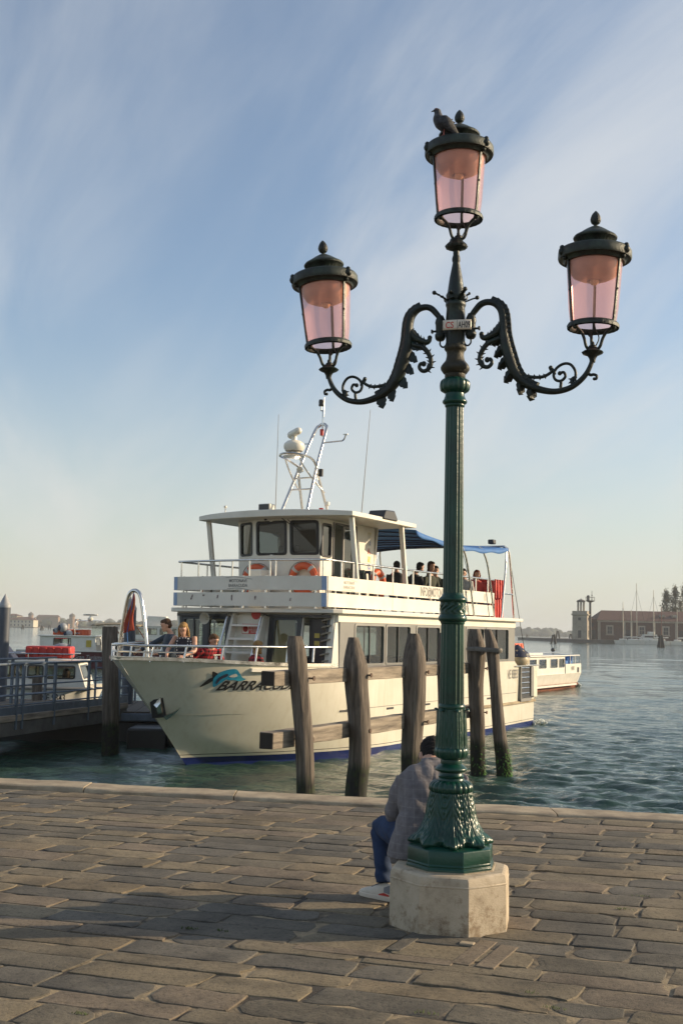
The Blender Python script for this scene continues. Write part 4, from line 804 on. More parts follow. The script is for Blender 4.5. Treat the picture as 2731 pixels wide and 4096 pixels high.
# anchor in its pocket on the port bow
an_c = Vector((5.98, Hb(5.98, 1.15), 1.12)); nrm = Vector((.72, .62, -.32)).normalized(); hx = Vector((.62, -.78, 0)).normalized(); hz = nrm.cross(hx).normalized()
if hz.z < 0: hz = -hz
anc = lambda u, v, e=0: an_c+hx*u+hz*v+nrm*e
ak = O('anchor', MB().prism([(-.03, .27), (.19, .07), (.14, -.22), (-.14, -.20)], lambda u, v: anc(u*.9, v, -.06), lambda u, v: anc(u*.9, v, .035)), m_dark, boat)
O('fluke', MB().prism([(-.01, .20), (.11, .03), (.06, -.17), (-.07, -.14)], lambda u, v: anc(u, v, .037), lambda u, v: anc(u*.5, v*.5, .12)), m_steel, ak)
O('fluke', MB().prism([(-.12, -.24), (-.06, -.18), (-.26, -.08), (-.36, -.01), (-.25, -.14)], lambda u, v: anc(u, v, .03), lambda u, v: anc(u, v, .07)), m_steel, ak)
# bow lettering and fish emblem, wrapped on the hull
def onhull(u, v, e=.012): return Vector((u, Hb(u, v)+e, v))
X0 = 5.36; Z0 = 1.40
def bt(u, v): f = X0-u; return onhull(f, Z0+v+.02*(u > 9), .014)
def bt2(u, v): f = X0-u+.02; return onhull(f, Z0+v-.006, .008)
O('letter_outline', text_mesh('BARRACUDA', .24, bt2, bold=.016, shear=.28, sx=1.13, space=.98), M('name_outline', (.62, .60, .54), .5), boat)  # pale outline set behind the black letters
O('name_lettering', text_mesh('BARRACUDA', .24, bt, bold=.006, shear=.28, sx=1.13, space=.98), m_ink, boat)
m_fish = M('emblem_blue', (.02, .24, .40), .45, c2=(.05, .34, .46), scale=6, lo=.4, hi=.5)
def poly_on(pts, name, m, e, parent=boat):
    q = cat([(a*.62-.04, b_*.72+.04) for a, b_ in pts], 3, closed=True); n = len(q); c = np.mean(q, 0)
    return O(name, MB().add([onhull(X0-a, Z0+b_, e) for a, b_ in q]+[onhull(X0-c[0], Z0+c[1], e)], [(i, (i+1) % n, n) for i in range(n)]), m, parent, smooth=0)
emb = poly_on([(-.10, .10), (-.18, .25), (-.10, .40), (.10, .47), (.30, .47), (.45, .38), (.62, .26), (.75, .22), (.60, .17), (.42, .20), (.25, .20), (.12, .24), (.02, .20), (.02, .08), (-.02, .02)], 'fish_emblem', m_fish, .016)
poly_on([(-.10, .33), (-.32, .42), (-.25, .30), (-.17, .24)], 'emblem_fin', m_ink, .013, emb); poly_on([(-.16, .17), (-.38, .02), (-.30, .22), (-.2, .27)], 'emblem_fin', m_ink, .013, emb)
poly_on([(.20, .29), (.34, .36), (.44, .30), (.34, .27)], 'emblem_eye', m_wht, .020, emb); poly_on([(.0, .10), (.03, .22), (.16, .30), (.10, .36), (-.04, .28), (-.06, .16)], 'emblem_shade', m_navy, .019, emb)
# registration on the quarter
O('registration_lettering', text_mesh('VE 9383', .33, lambda u, v: Vector((-6.22-u, Hb(-6.3, 1.4)+.006, 1.34+v)), bold=.007, shear=.25, sx=.74), m_grav, boat)
# ---- walls with openings: cells of a plane, some left open
def wall(name, m, us, vs, open_, fn, th, parent=boat):
    mb = MB()
    for i in range(len(us)-1):
        for j in range(len(vs)-1):
            if any(a <= (us[i]+us[i+1])/2 <= b_ and c <= (vs[j]+vs[j+1])/2 <= d for a, b_, c, d in open_): continue
            mb.add([fn(u, v, e) for e in (0, th) for v in (vs[j], vs[j+1]) for u in (us[i], us[i+1])], [(0, 2, 3, 1), (4, 5, 7, 6), (0, 1, 5, 4), (2, 6, 7, 3), (0, 4, 6, 2), (1, 3, 7, 5)])
    return O(name, mb, m, parent, smooth=0)
def window(a, b_, c, d, fn, th, g=None, fm=None, fw=.03, skew=0, name='window', parent=boat, split=0):
    def pt(u, v, e): return fn(u+skew*(v-c)/(d-c), v, e)
    loop = [(a, c), (b_, c), (b_, d), (a, d)]; cu, cv = (a+b_)/2, (c+d)/2
    mb = MB(); 
    def rr_(x0, x1, y0, y1, r_):
        out = []
        for cx, cy, a0 in ((x1-r_, y1-r_, 0), (x0+r_, y1-r_, 90), (x0+r_, y0+r_, 180), (x1-r_, y0+r_, 270)): out += [(cx+r_*cos(rad(a0+k*30)), cy+r_*sin(rad(a0+k*30))) for k in range(4)]
        return out
    A0, A1 = min(a, b_), max(a, b_)
    o1 = rr_(A0-.015, A1+.015, c-.015, d+.015, .07); i1 = rr_(A0+fw, A1-fw, c+fw, d-fw, .05)
    mb.loft([[pt(*q, -.012) for q in o1], [pt(*q, -.016) for q in i1], [pt(*q, th) for q in i1], [pt(*q, th) for q in o1]], caps=False, closed=True)
    w_ = O(name, mb, fm or m_steel, parent, smooth=40)
    n = len(i1); O('pane', MB().add([pt(*q, th*.4) for q in i1], [tuple(range(n))]), g or m_glass, w_, smooth=0)
    if split: O('mullion', MB().add([pt(u, v, e) for e in (-.006, .02) for v in (c+fw, d-fw) for u in (cu-.015, cu+.015)], [(0, 2, 3, 1), (4, 5, 7, 6), (0, 1, 5, 4), (2, 6, 7, 3), (0, 4, 6, 2), (1, 3, 7, 5)]), m_dark, w_, smooth=0)
    return w_
# lower cabin sides
WN = [(2.12, .84), (.76, -.41), (-.70, -1.95), (-2.08, -3.34), (-3.46, -4.60), (-4.73, -6.28)]
for sg in (1, -1):
    fn = lambda u, v, e: Vector((u, sg*(1.945-e), v))
    us = sorted([2.72, -6.75]+[x for w_ in WN for x in w_])
    wall('cabin_side', m_grey, us, [1.79, 1.82, 2.64, 2.67], [(b_, a, 1.82, 2.64) for a, b_ in WN], fn, .05)
    wall('cabin_top_band', m_white, [2.80, -6.78], [2.672, 2.83], [], lambda u, v, e: Vector((u, sg*(1.952-e), v)), .06)
    for a, b_ in WN: window(a, b_, 1.82, 2.64, fn, .05, split=True, parent=boat, fm=m_grey)
    O('corner_post', MB().add([(x, sg*y, z) for z, x0, x1 in ((1.79, 2.95, 2.70), (2.83, 2.80, 2.56)) for x, y in ((x0, 1.90), (x1, 1.935), (x1, 1.80), (x0, 1.80))], [(3, 2, 1, 0), (4, 5, 6, 7), (0, 1, 5, 4), (1, 2, 6, 5), (2, 3, 7, 6), (3, 0, 4, 7)]), m_white, boat)
O('cabin_floor', MB().bx(-8.4, .6, -1.85, 1.85, .86, .948), m_grey, boat)
# seats inside the lower cabin
for k in range(7):
    for sg in (-1, 1): O('cabin_seat', MB().bx(.9-k*1.0, 1.35-k*1.0, sg*1.1-.55, sg*1.1+.55, 1.30, 1.38).bx(.82-k*1.0, .9-k*1.0, sg*1.1-.55, sg*1.1+.55, 1.30, 1.85).bx(1.05-k, 1.15-k, sg*1.1-.1, sg*1.1+.1, .95, 1.30), m_navy, boat)
fwf = lambda u, v, e: Vector((2.90-e-.06*(v-2), u*min(1, (Hb(2.95, v)-.04)/1.93), v))
FO = [(-1.80, -1.22, 1.0, 2.74), (-1.14, -.62, 1.62, 2.74), (.50, 1.14, 1.55, 2.74), (1.22, 1.80, 1.0, 2.74)]
wall('cabin_front', m_white, sorted([-1.93, 1.93]+[x for q in FO for x in q[:2]]), [.95, 1.0, 1.55, 1.62, 2.74, 2.83], FO, fwf, .06)
for a, b_, c, d in FO[:3]: window(a, b_, c, d, fwf, .05, fm=m_dark, fw=.05, g=m_glass if a > -1.5 else m_glass, split=(a < -1.5))
for y0, y1, z0, z1 in ((-1.86, -.56, 2.745, 2.80), (-1.88, -1.80, 1.0, 2.75), (-1.22, -1.14, 1.0, 2.75), (-.62, -.55, 1.0, 2.75), (-1.14, -.62, 1.0, 1.60), (.42, 1.84, 2.745, 2.80), (.42, .50, 1.0, 2.75), (1.14, 1.20, 1.0, 2.75), (1.80, 1.85, 1.0, 2.75), (.5, 1.14, 1.0, 1.54)):
    O('front_trim', MB().bx(2.905, 2.93, y0, y1, z0, z1) if z0 > 2.7 else MB().add([fwf(u, v, e) for e in (-.02, .0) for v in (z0, z1) for u in (y0, y1)], [(0, 2, 3, 1), (4, 5, 7, 6), (0, 1, 5, 4), (2, 6, 7, 3), (0, 4, 6, 2), (1, 3, 7, 5)]), m_dark, boat, smooth=0)
dr_ = O('sliding_door', MB().bx(2.66, 2.70, 1.24, 1.60, 1.0, 2.72), m_dark, boat)
for z in (2.20, 2.35): O('door_notice', MB().bx(2.701, 2.704, 1.36, 1.48, z, z+.09), M('yellow_notice', (.62, .48, .10), .6), dr_, smooth=0)
O('cabin_partition', MB().bx(1.9, 1.95, -.55, .42, .95, 2.80), m_white, boat)
# ladder to the upper deck
ld = O('ladder', MB().add([(3.62, y, .95) for y in (-.42, -.36)]+[(3.34, y, .95) for y in (-.42, -.36)]+[(3.00, y, 2.80) for y in (-.42, -.36)]+[(2.84, y, 2.80) for y in (-.42, -.36)], [(0, 1, 5, 4), (2, 6, 7, 3), (0, 4, 6, 2), (1, 3, 7, 5), (4, 5, 7, 6)]).add([(3.62, y, .95) for y in (.30, .36)]+[(3.34, y, .95) for y in (.30, .36)]+[(3.00, y, 2.80) for y in (.30, .36)]+[(2.84, y, 2.80) for y in (.30, .36)], [(0, 1, 5, 4), (2, 6, 7, 3), (0, 4, 6, 2), (1, 3, 7, 5), (4, 5, 7, 6)]).bx(2.86, 2.90, -.36, .30, .95, 2.78), m_white, boat, smooth=0)
for k in range(6): z = 1.22+k*.27; x = 3.50-(z-.95)*.30; O('step', MB().bx(x-.14, x+.12, -.36, .30, z-.02, z+.02), m_white, ld, smooth=0)
for y in (-.44, .38): O('handrail', MB().tube(cat([(3.78, y, 1.0), (3.55, y, 1.7), (3.24, y, 2.45), (3.14, y, 2.72), (3.04, y, 2.80), (2.92, y, 2.78)], 4), .024, 8), m_steel, ld)
sgn = O('warning_sign', MB().bx(2.905, 2.912, -.22, .20, 2.40, 2.60), M('red_sign', (.62, .05, .045), .5), boat, smooth=0)
O('sign_pictogram', MB().bx(2.9125, 2.914, -.21, -.06, 2.41, 2.59), m_white, sgn, smooth=0)
O('sign_pictogram', MB().lathe([(.062, 0), (.062, .002), (.046, .002), (.046, 0)], 24, (0, 0, 0)), m_red, sgn).matrix_local = Matrix.Translation((2.915, -.135, 2.50)) @ Matrix.Rotation(pi/2, 4, 'Y')
for k, tx in enumerate(('VIETATO', "L'ACCESSO AI", 'NON ADDETTI', 'AI LAVORI')): O('sign_lettering', text_mesh(tx, .042, lambda u, v, k=k: Vector((2.9135, .07+u, 2.552-k*.042+v)), align='CENTER', sx=.8, bold=.001), m_white, sgn)
O('round_sign', MB().lathe([(.0, 0), (.11, 0), (.11, .004), (0, .004)], 24, (0, 0, 0)), m_red, boat).matrix_local = Matrix.Translation((2.90, .10, 2.80)) @ Matrix.Rotation(pi/2, 4, 'Y')
O('horn', MB().lathe([(.03, 0), (.04, .10), (.11, .20), (.125, .22), (.10, .205), (.03, .12)], 20, (0, 0, 0)).sph((0, 0, .12), .03), M('horn_cream', (.5, .45, .34), .5), boat).matrix_local = Matrix.Translation((2.92, -1.00, 2.70)) @ Matrix.Rotation(pi/2, 4, 'Y')
# ---- upper deck slab, panels, rails
sl_ = [(3.02, -1.95), (3.12, -1.2), (3.20, 0), (3.12, 1.2), (3.02, 1.95), (2.85, 2.07), (-7.05, 2.07), (-7.05, -2.07), (2.85, -2.07)]
O('upper_deck_slab', MB().prism(sl_, lambda u, v: (u, v, 2.831), lambda u, v: (u, v, 2.915)), m_white, boat, smooth=0, bevel=.015)
def fcurve(y): return 3.06+.20*(1-(y/1.85)**2)
m_film = M('blue_protective_film', (.30, .42, .62), .4)
brd = [(2.955, 3.225), (3.275, 3.55)]
for z0, z1 in brd:
    mb = MB().loft([[(fcurve(y)+e, y, z) for e, z in ((0, z0), (.02, z0), (.02+.03*(z1-z0), z1), (.0, z1))] for y in np.linspace(-1.84, 1.84, 21)]); O('panel_board', mb, m_white, boat, smooth=30)
    for sg in (-1, 1):
        for f0, f1 in ((3.05, .30), (.285, -2.6), (-2.615, -5.50)):
            O('panel_board', MB().bx(f1, f0, sg*1.84-.01, sg*1.84+.012, z0, z1), m_white, boat, smooth=0)
        O('panel_film', MB().loft([[(fcurve(y)+.022+.03*(z-z0)+.004*e, y, z) for e, z in ((0, z0), (1, z0), (1, z1), (0, z1))] for y in np.linspace(sg*1.74, sg*1.845, 3)]), m_film, boat, smooth=0)
for k, y in enumerate(np.linspace(-1.6, 1.6, 7)):
    O('panel_stanchion', MB().bx(fcurve(y)-.04, fcurve(y)-.005, y-.018, y+.018, 2.915, 3.56), m_steel, boat, smooth=0)
for sg in (-1, 1):
    for f in np.linspace(2.7, -5.3, 10): O('panel_stanchion', MB().bx(f-.018, f+.018, sg*1.81-.015, sg*1.81+.012, 2.915, 3.56), m_steel, boat, smooth=0)
for y, z, w_, h_, a in ((-1.30, 3.13, .05, .10, .4), (-.97, 3.17, .06, .04, .1), (-.60, 3.14, .04, .07, .15), (-.24, 3.12, .035, .11, 0), (.32, 3.12, .04, .07, .05), (1.10, 3.09, .04, .06, .2)):
    O('sticker_remnant', MB().add([(fcurve(y+u*w_)+.024+.03*(z+v*h_+u*a*.03-2.955), y+u*w_+v*a*h_, z+v*h_) for u, v in ((-.5, -.5), (.4, -.55), (.5, .5), (-.4, .45))], [(0, 1, 2, 3)]), M('sticker_residue', (.16, .11, .10), .8, c2=(.5, .45, .4), scale=30, lo=.45, hi=.5), boat, smooth=0)
# brand marks on the boards
def mark(fn, parent, m):
    O('brand_lettering', text_mesh('MOTONAVI', .088, lambda u, v: fn(u, v+.005), align='CENTER', bold=.001, sx=.92), m, parent)
    O('brand_lettering', text_mesh('BARRACUDA', .088, lambda u, v: fn(u, v-.088), align='CENTER', bold=.001, sx=.88), m, parent)
    for s0, zz in ((1, .095), (-1, -.125)):
        q = cat([(-.30, 0), (-.1, .02*s0), (.12, .0), (.34, -.03)] if s0 > 0 else [(-.26, 0), (0, .012), (.2, -.01), (.36, -.045)], 4)
        O('brand_wave', MB().add([fn(a[0], a[1]+zz+d) for a in q for d in (-.004, .004)], [(2*i, 2*i+2, 2*i+3, 2*i+1) for i in range(len(q)-1)]), m, parent, smooth=0)
mark(lambda u, v: Vector((fcurve(u-.10)+.0245+.03*(3.42+v-3.275), u-.10, 3.42+v)), boat, m_grav)
m_fade = M('faded_lettering', (.50, .48, .42), .6)
mark(lambda u, v: Vector((2.22-u, 1.856, 3.42+v)), boat, m_fade)
O('address_lettering', text_mesh('INFO@MOTONAVIBARRACUDA.IT', .29, lambda u, v: Vector((-1.07-u, 1.855, 3.32+v)), sx=.585, bold=.006), m_grav, boat)
O('telephone_lettering', text_mesh('TEL. 394123191', .22, lambda u, v: Vector((-2.55-u, 1.855, 3.02+v)), sx=.86, bold=.004), m_grav, boat)
O('brand_mark_patch', MB().bx(-5.0, -4.82, 1.853, 1.8555, 3.33, 3.50), m_fade, boat, smooth=0)
def rail(pts, r_, posts, name='deck_rail', zb=None, base=None):
    o_ = O(name, MB().tube(pts, r_, 8), m_steel, boat, smooth=60)
    for a, b_ in posts: O('stanchion', MB().tube([a, b_], r_*.85, 7), m_steel, o_)
    return o_
RT = 3.87
fp = [(fcurve(y)-.05, y, RT) for y in np.linspace(-1.78, 1.78, 17)]
rail([(-5.5, -1.80, RT), (2.9, -1.80, RT)]+fp+[(2.9, 1.80, RT), (-.8, 1.80, RT), (-5.6, 1.80, RT+.02)], .022, [((fcurve(y)-.05, y, 3.5), (fcurve(y)-.05, y, RT)) for y in (-1.70, -1.2, -.62, -.30, .12, .60, .72, 1.72)]+[((f, 1.80, 3.5), (f, 1.80, RT)) for f in (2.45, 1.95, 1.1, .2, -.8, -1.7, -2.6, -3.5, -4.4, -5.2)]+[((f, -1.80, 3.5), (f, -1.80, RT)) for f in (2.0, 0, -2, -4)])
# ---- wheelhouse
wf = lambda u, v, e: Vector((2.02+.12*(v-2.92)/1.9-e-.16*(u/1.05)**2, u, v))
WO = [(-.48, .27, 4.06, 4.75), (.37, .97, 4.06, 4.75)]
wall('wheelhouse_front', m_white, [-.56, -.48, -.1, .27, .37, .67, .97, 1.04], [2.916, 4.06, 4.75, 4.80], WO, wf, .05)
for a, b_, c, d in WO: window(a, b_, c, d, wf, .05, g=m_dglass, fm=m_black, fw=.035)
ws = lambda u, v, e: Vector((1.80-.50*(-.86-u)/.6*0+(-.86-u)*-.75+.06*(v-2.92), u, v)) 
cw = lambda u, v, e: Vector((1.975-.50*u+.12*(v-2.92)/1.9-e*.9, -.56-u*.98+e*.4, v))
wall('wheelhouse_corner', m_white, [0, .07, .52, .62], [2.916, 4.06, 4.75, 4.80], [(.07, .52, 4.06, 4.75)], cw, .05); window(.07, .52, 4.06, 4.75, cw, .05, g=m_glass, fm=m_black, fw=.03)
wp = lambda u, v, e: Vector((u, 1.04-e, v))
PO = [(1.56, 1.98, 4.02, 4.70), (.52, 1.48, 2.96, 4.74)]
wall('wheelhouse_side', m_white, [-.36, .52, 1.48, 1.56, 1.94, 2.0], [2.916, 2.96, 4.02, 4.70, 4.74, 4.80], PO, wp, .05); window(1.94, 1.56, 4.02, 4.70, wp, .05, fm=m_dark)
door = O('wheelhouse_door', MB().bx(.98, 1.03, .985, 1.03, 2.96, 4.73).bx(.52, .56, .985, 1.03, 2.96, 4.73).bx(.56, .98, .985, 1.03, 2.96, 3.60).bx(.56, .98, .985, 1.03, 4.68, 4.73), m_grey, boat, smooth=0)
O('pane', MB().add([(.56, 1.0, 3.6), (.98, 1.0, 3.6), (.98, 1.0, 4.68), (.56, 1.0, 4.68)], [(0, 1, 2, 3)]), m_glass, door, smooth=0)
O('door_frame', MB().bx(1.46, 1.50, 1.035, 1.06, 2.96, 4.76).bx(.48, .52, 1.035, 1.06, 2.96, 4.76).bx(.52, 1.46, 1.035, 1.06, 4.72, 4.76), m_dark, boat, smooth=0)
sp_ = lambda u, v, e: Vector((u, -1.19+e, v))
wall('wheelhouse_side', m_white, [-.36, .1, 1.2, 1.55], [2.916, 3.9, 4.70, 4.80], [(.1, 1.2, 3.9, 4.7)], sp_, .05); window(1.2, .1, 3.9, 4.7, sp_, .05)
O('wheelhouse_back', MB().add([(x, y, z) for z, x0 in ((2.916, -.20), (4.80, -.50)) for x, y in ((x0, -1.19), (x0, 1.04), (x0-.06, 1.04), (x0-.06, -1.19))], [(3, 2, 1, 0), (4, 5, 6, 7), (0, 1, 5, 4), (1, 2, 6, 5), (2, 3, 7, 6), (3, 0, 4, 7)]), m_white, boat, smooth=0)
O('console', MB().bx(1.45, 1.85, -.8, .8, 2.92, 3.98).bx(1.3, 1.5, -.35, .1, 3.98, 4.15), m_dark, boat, smooth=0, bevel=.02)
for k, (c_, z) in enumerate((((.65, .5, .05), 4.55), ((.05, .12, .35), 4.38), ((.6, .08, .06), 4.20), ((.6, .5, .12), 4.02), ((.10, .16, .4), 3.86))): O('signal_flag_sticker', MB().bx(-.18, -.06, 1.041, 1.043, z, z+.13), M('sticker_%d' % k, c_, .6, c2=(.6, .58, .5), scale=11, lo=.45, hi=.5), boat, smooth=0)
# roof with brow, raked posts
rf_ = [(2.28, -1.86), (2.52, -1.1), (2.62, 0), (2.52, 1.1), (2.26, 1.92), (-.68, 1.92), (-.68, -1.86)]
rq = [(2.28, -1.86)]+[(2.62-.10*(y/1.9)**2*3.0, y) for y in np.linspace(-1.5, 1.5, 9)]+[(2.26, 1.92), (-.68, 1.92), (-.68, -1.86)]
def rt(u, v): return (u, v, 4.90+.05*(1-(v/1.9)**2))
rm_ = MB(); n = len(rq); rm_.v += [(u, v, 4.805) for u, v in rq]+[rt(u, v) for u, v in rq]; rm_.f += [tuple(range(n))[::-1], tuple(range(n, 2*n))]+[(i, (i+1) % n, n+(i+1) % n, n+i) for i in range(n)]
O('roof', rm_, m_white, boat, smooth=0, bevel=.012)
for y, x0, x1 in ((1.80, 1.72, 2.08), (-1.74, 1.72, 2.08), (1.80, -.52, -.18)):
    O('roof_post', MB().bar((x0, y, 3.0), (x1, y, 4.81), .10, .07), m_white, boat, smooth=0, bevel=.01)
O('post_notice', MB().box((-.37, 1.842, 3.9), (.10, .006, .09)), M('light_blue_notice', (.25, .5, .65), .5), boat, smooth=0)
# blue awning and its steel hoops
def aw(u, v): return Vector((-.66-5.6*u, -1.86+3.78*v, 4.86-.16*sin(pi*sat(u*1.02))**.7-.10*abs(2*v-1)**2.2+.012*sin(u*40)*sin(pi*v)))
O('awning', MB().grid(36, 16, aw), m_blue, boat, smooth=180, solid=.012)
O('awning_valance', MB().grid(36, 2, lambda a, b_: aw(a, 1)+Vector((0, .004+.02*b_, -(.10+.02*sin(a*30))*b_))), m_blue, boat, smooth=180, solid=.008)
for k in range(9): u = .06+k*.11; O('awning_batten', MB().tube([aw(u, v)-Vector((0, 0, .022)) for v in np.linspace(.01, .99, 12)], .014, 6), m_navy, boat)
def hoop(pb, pt_, nm='awning_hoop'): O(nm, MB().tube(cat([pb, ((pb[0]*.35+pt_[0]*.65), pb[1], pb[2]*.3+pt_[2]*.7), (pt_[0], pt_[1]-.02, pt_[2]-.10), (pt_[0]-.0, pt_[1]-.12, pt_[2])], 5), .026, 8), m_steel, boat)
for sg in (1, -1):
    hoop((-3.95, sg*1.95, 2.92), (-3.28, sg*1.92, 4.70)); hoop((-5.28, sg*1.95, 2.92), (-4.60, sg*1.92, 4.68)); hoop((-5.78, sg*1.95, 2.92), (-6.20, sg*1.92, 4.82))
    O('awning_hoop', MB().tube(cat([(-6.72, sg*1.93, 2.92), (-6.55, sg*1.93, 3.8), (-6.34, sg*1.93, 4.65), (-6.30, sg*1.85, 4.80)], 4), .026, 8), m_steel, boat)
O('awning_end_bar', MB().tube([(-6.26, -1.85, 4.82), (-6.26, 1.85, 4.82)], .026, 8), m_steel, boat); O('hoop_brace', MB().tube([(-5.95, 1.95, 3.55), (-6.6, 1.94, 3.55)], .018, 6), m_steel, boat)
O('floodlight', MB().bx(-6.1, -5.9, 1.5, 1.66, 4.86, 4.98), m_black, boat, bevel=.02)
O('flag_staff', MB().tube([(-2.4, -1.2, 4.75), (-2.45, -1.2, 5.45)], .015, 6), m_steel, boat)
O('roof_floodlight', MB().loft([[(x, y, z) for y, z in ((1.55, 4.86), (1.95, 4.86), (1.95, h_), (1.55, h_))] for x, h_ in ((.95, 4.90), (.85, 5.06), (.45, 5.08), (.30, 4.92))]), m_dark, boat, bevel=.02)
# ---- signal mast
ms = O('mast', MB().tube(cat([(1.46, -.34, 4.90), (.86, -.22, 6.06), (.36, -.15, 6.95), (.26, -.08, 7.10), (.24, 0, 7.14), (.26, .08, 7.10), (.36, .15, 6.95), (.86, .22, 6.06), (1.46, .34, 4.90)], 6), .036, 10), m_steel, boat, smooth=60)
for sg in (-1, 1): O('mast_leg', MB().tube([(.42, sg*.34, 4.90), (.90, sg*.235, 6.05)], .030, 8), m_steel, ms)
for z, x in ((5.55, 1.12), (5.82, .98)): O('mast_rung', MB().tube([(x, -.29, z), (x, .29, z)], .018, 7), m_steel, ms)
for sg in (-1, 1): O('mast_strut', MB().tube(cat([(1.5, sg*.18, 6.16), (1.35, sg*.2, 6.0), (1.02, sg*.25, 5.75), (.62, sg*.30, 5.52)], 4), .018, 7), m_steel, ms)
O('radar_platform', MB().tube(cat([(.86, .22, 6.08), (1.2, .30, 6.20), (1.60, .26, 6.24), (1.78, 0, 6.25), (1.60, -.26, 6.24), (1.2, -.30, 6.20), (.86, -.22, 6.08)], 5), .028, 8).lathe([(0, -.02), (.24, -.02), (.24, 0), (0, 0)], 20, (1.45, 0, 6.23)), m_steel, ms)
rd = O('radar', MB().lathe([(.13, 0), (.13, .08), (.19, .10), (.23, .18), (.22, .26), (.15, .32), (.06, .34)], 24, (1.45, 0, 6.24)).bx(1.40, 1.50, -.05, .05, 6.56, 6.66), m_white, ms, smooth=40, bevel=.01)
O('radar_scanner', MB().box((1.45, 0, 6.74), (.72, .15, .15), rz=rad(48)), m_white, rd, bevel=.06)
for sg in (-1, 1): O('lamp_bracket', MB().tube(cat([(.52, sg*.17, 6.66), (.46, sg*.5, 6.68), (.44, sg*.64, 6.70), (.43, sg*.70, 6.82)], 4), .018, 7).lathe([(.02, 0), (.06, .0), (.06, .015), (0, .015)], 10, (.43, sg*.70, 6.82)), m_steel, ms)
O('mast_pole', MB().tube(cat([(.30, .02, 6.85), (.27, 0, 6.92), (.26, 0, 7.4), (.26, -.05, 7.46), (.26, -.05, 7.56)], 4), .022, 8).tube([(.27, .03, 7.3), (.26, .03, 7.74)], .012, 6), m_steel, ms)
O('mast_light', MB().lathe([(.05, 0), (.06, .02), (.055, .06), (.06, .10), (.05, .15), (0, .155)], 14, (.26, -.05, 7.55)), m_black, ms); O('mast_light', MB().lathe([(.04, 0), (.045, .14), (0, .15)], 12, (.34, .03, 6.86)), m_red, ms); O('mast_light', MB().lathe([(.05, 0), (.055, .16), (0, .17)], 12, (.80, .30, 5.86)).tube([(.80, .24, 5.85), (.80, .30, 5.87)], .015, 6), m_black, ms)
O('loudspeaker', MB().lathe([(.03, 0), (.07, .10), (.075, .12), (.0, .08)], 14, (0, 0, 0)), m_white, ms).matrix_local = Matrix.Translation((1.0, -.05, 5.98)) @ Matrix.Rotation(pi/2, 4, 'Y')
O('whip_antenna', MB().tube([(.66, -.95, 4.92), (.66, -.93, 7.36)], [.010, .005], 6), m_grav, boat); O('whip_antenna', MB().tube([(1.30, 1.60, 4.92), (1.02, 1.62, 7.20)], [.010, .005], 6), m_grav, boat)
sl2 = O('searchlight', MB().bx(1.30, 1.55, -.82, -.52, 5.02, 5.22).bx(1.38, 1.46, -.72, -.62, 4.92, 5.02), m_white, boat, bevel=.03); O('lens', MB().bx(1.551, 1.565, -.80, -.54, 5.04, 5.20), m_dark, sl2)
O('navigation_light', MB().lathe([(.05, 0), (.05, .05), (.045, .06), (.045, .13), (.05, .14), (0, .15)], 12, (1.5, .74, 4.93)), m_red, boat); O('satellite_dome', MB().tube([(1.45, .86, 4.92), (1.45, .86, 5.12)], .015, 6).lathe([(.03, 0), (.05, .02), (.05, .08), (0, .10)], 12, (1.45, .86, 5.12)), m_white, boat)
O('small_antenna', MB().tube([(2.1, -1.3, 4.92), (2.1, -1.3, 5.10)], .014, 6).lathe([(.02, 0), (.035, .02), (.03, .05), (0, .06)], 10, (2.1, -1.3, 5.08)), m_white, boat)
O('window_wiper', MB().tube([(2.19, .12, 4.86), (2.2, .5, 4.62)], .010, 5).tube([(2.2, .35, 4.78), (2.2, .62, 4.55)], .008, 5), m_black, boat); O('wiper_motor', MB().tube([(2.17, -.2, 4.78), (2.24, -.26, 4.92)], .03, 8), m_black, boat)
O('deck_box', MB().bx(2.3, 2.7, -.25, .05, 2.92, 3.72), m_white, boat, bevel=.03)
# ---- bow rail, arch, bollards
br = [(f, Hb(f, 1.97)-.06, 2.18) for f in np.linspace(2.75, 6.72, 22)]
rail(br+[(6.86, 0, 2.2)]+[(x, -y, z) for x, y, z in br[::-1]], .024, [((f, s_*(Hb(f, 1.95)-.035), 1.90), (f-.05, s_*(Hb(f-.05, 1.97)-.06), 2.18)) for s_ in (1, -1) for f in (2.9, 3.5, 4.2, 4.9, 5.55, 6.15, 6.6)], 'bow_rail')
O('bow_rail_lower', MB().tube([(f, Hb(f, 1.97)-.07, 2.07) for f in np.linspace(6.0, 6.72, 6)]+[(6.82, 0, 2.08)]+[(f, -Hb(f, 1.97)+.07, 2.07) for f in np.linspace(6.72, 6.0, 6)], .015, 7), m_steel, boat)
O('bow_arch', MB().tube(cat([(6.55, -.33, 1.95), (6.56, -.25, 2.5), (6.57, -.15, 2.98), (6.57, -.06, 3.11), (6.57, .06, 3.11), (6.57, .15, 2.98), (6.56, .25, 2.5), (6.55, .33, 1.95)], 5), .036, 10), m_steel, boat, smooth=60)
for f, y in ((5.35, 1.02), (3.9, 1.62), (3.68, 1.68)): O('bollard', MB().tube([(f, y, 1.9), (f, y, 2.03)], .02, 8).tube([(f+.15, y-.02, 1.9), (f+.15, y-.02, 2.03)], .02, 8).tube([(f-.05, y, 2.03), (f+.2, y-.02, 2.03)], .014, 7), m_steel, boat)
O('rope_coil', MB().tube([(2.85+.16*cos(a)*(1-.01*k), 1.72+.10*sin(a), 1.90+.012*k) for k, a in enumerate(np.linspace(0, 50, 90))], .018, 6), m_rope, boat)
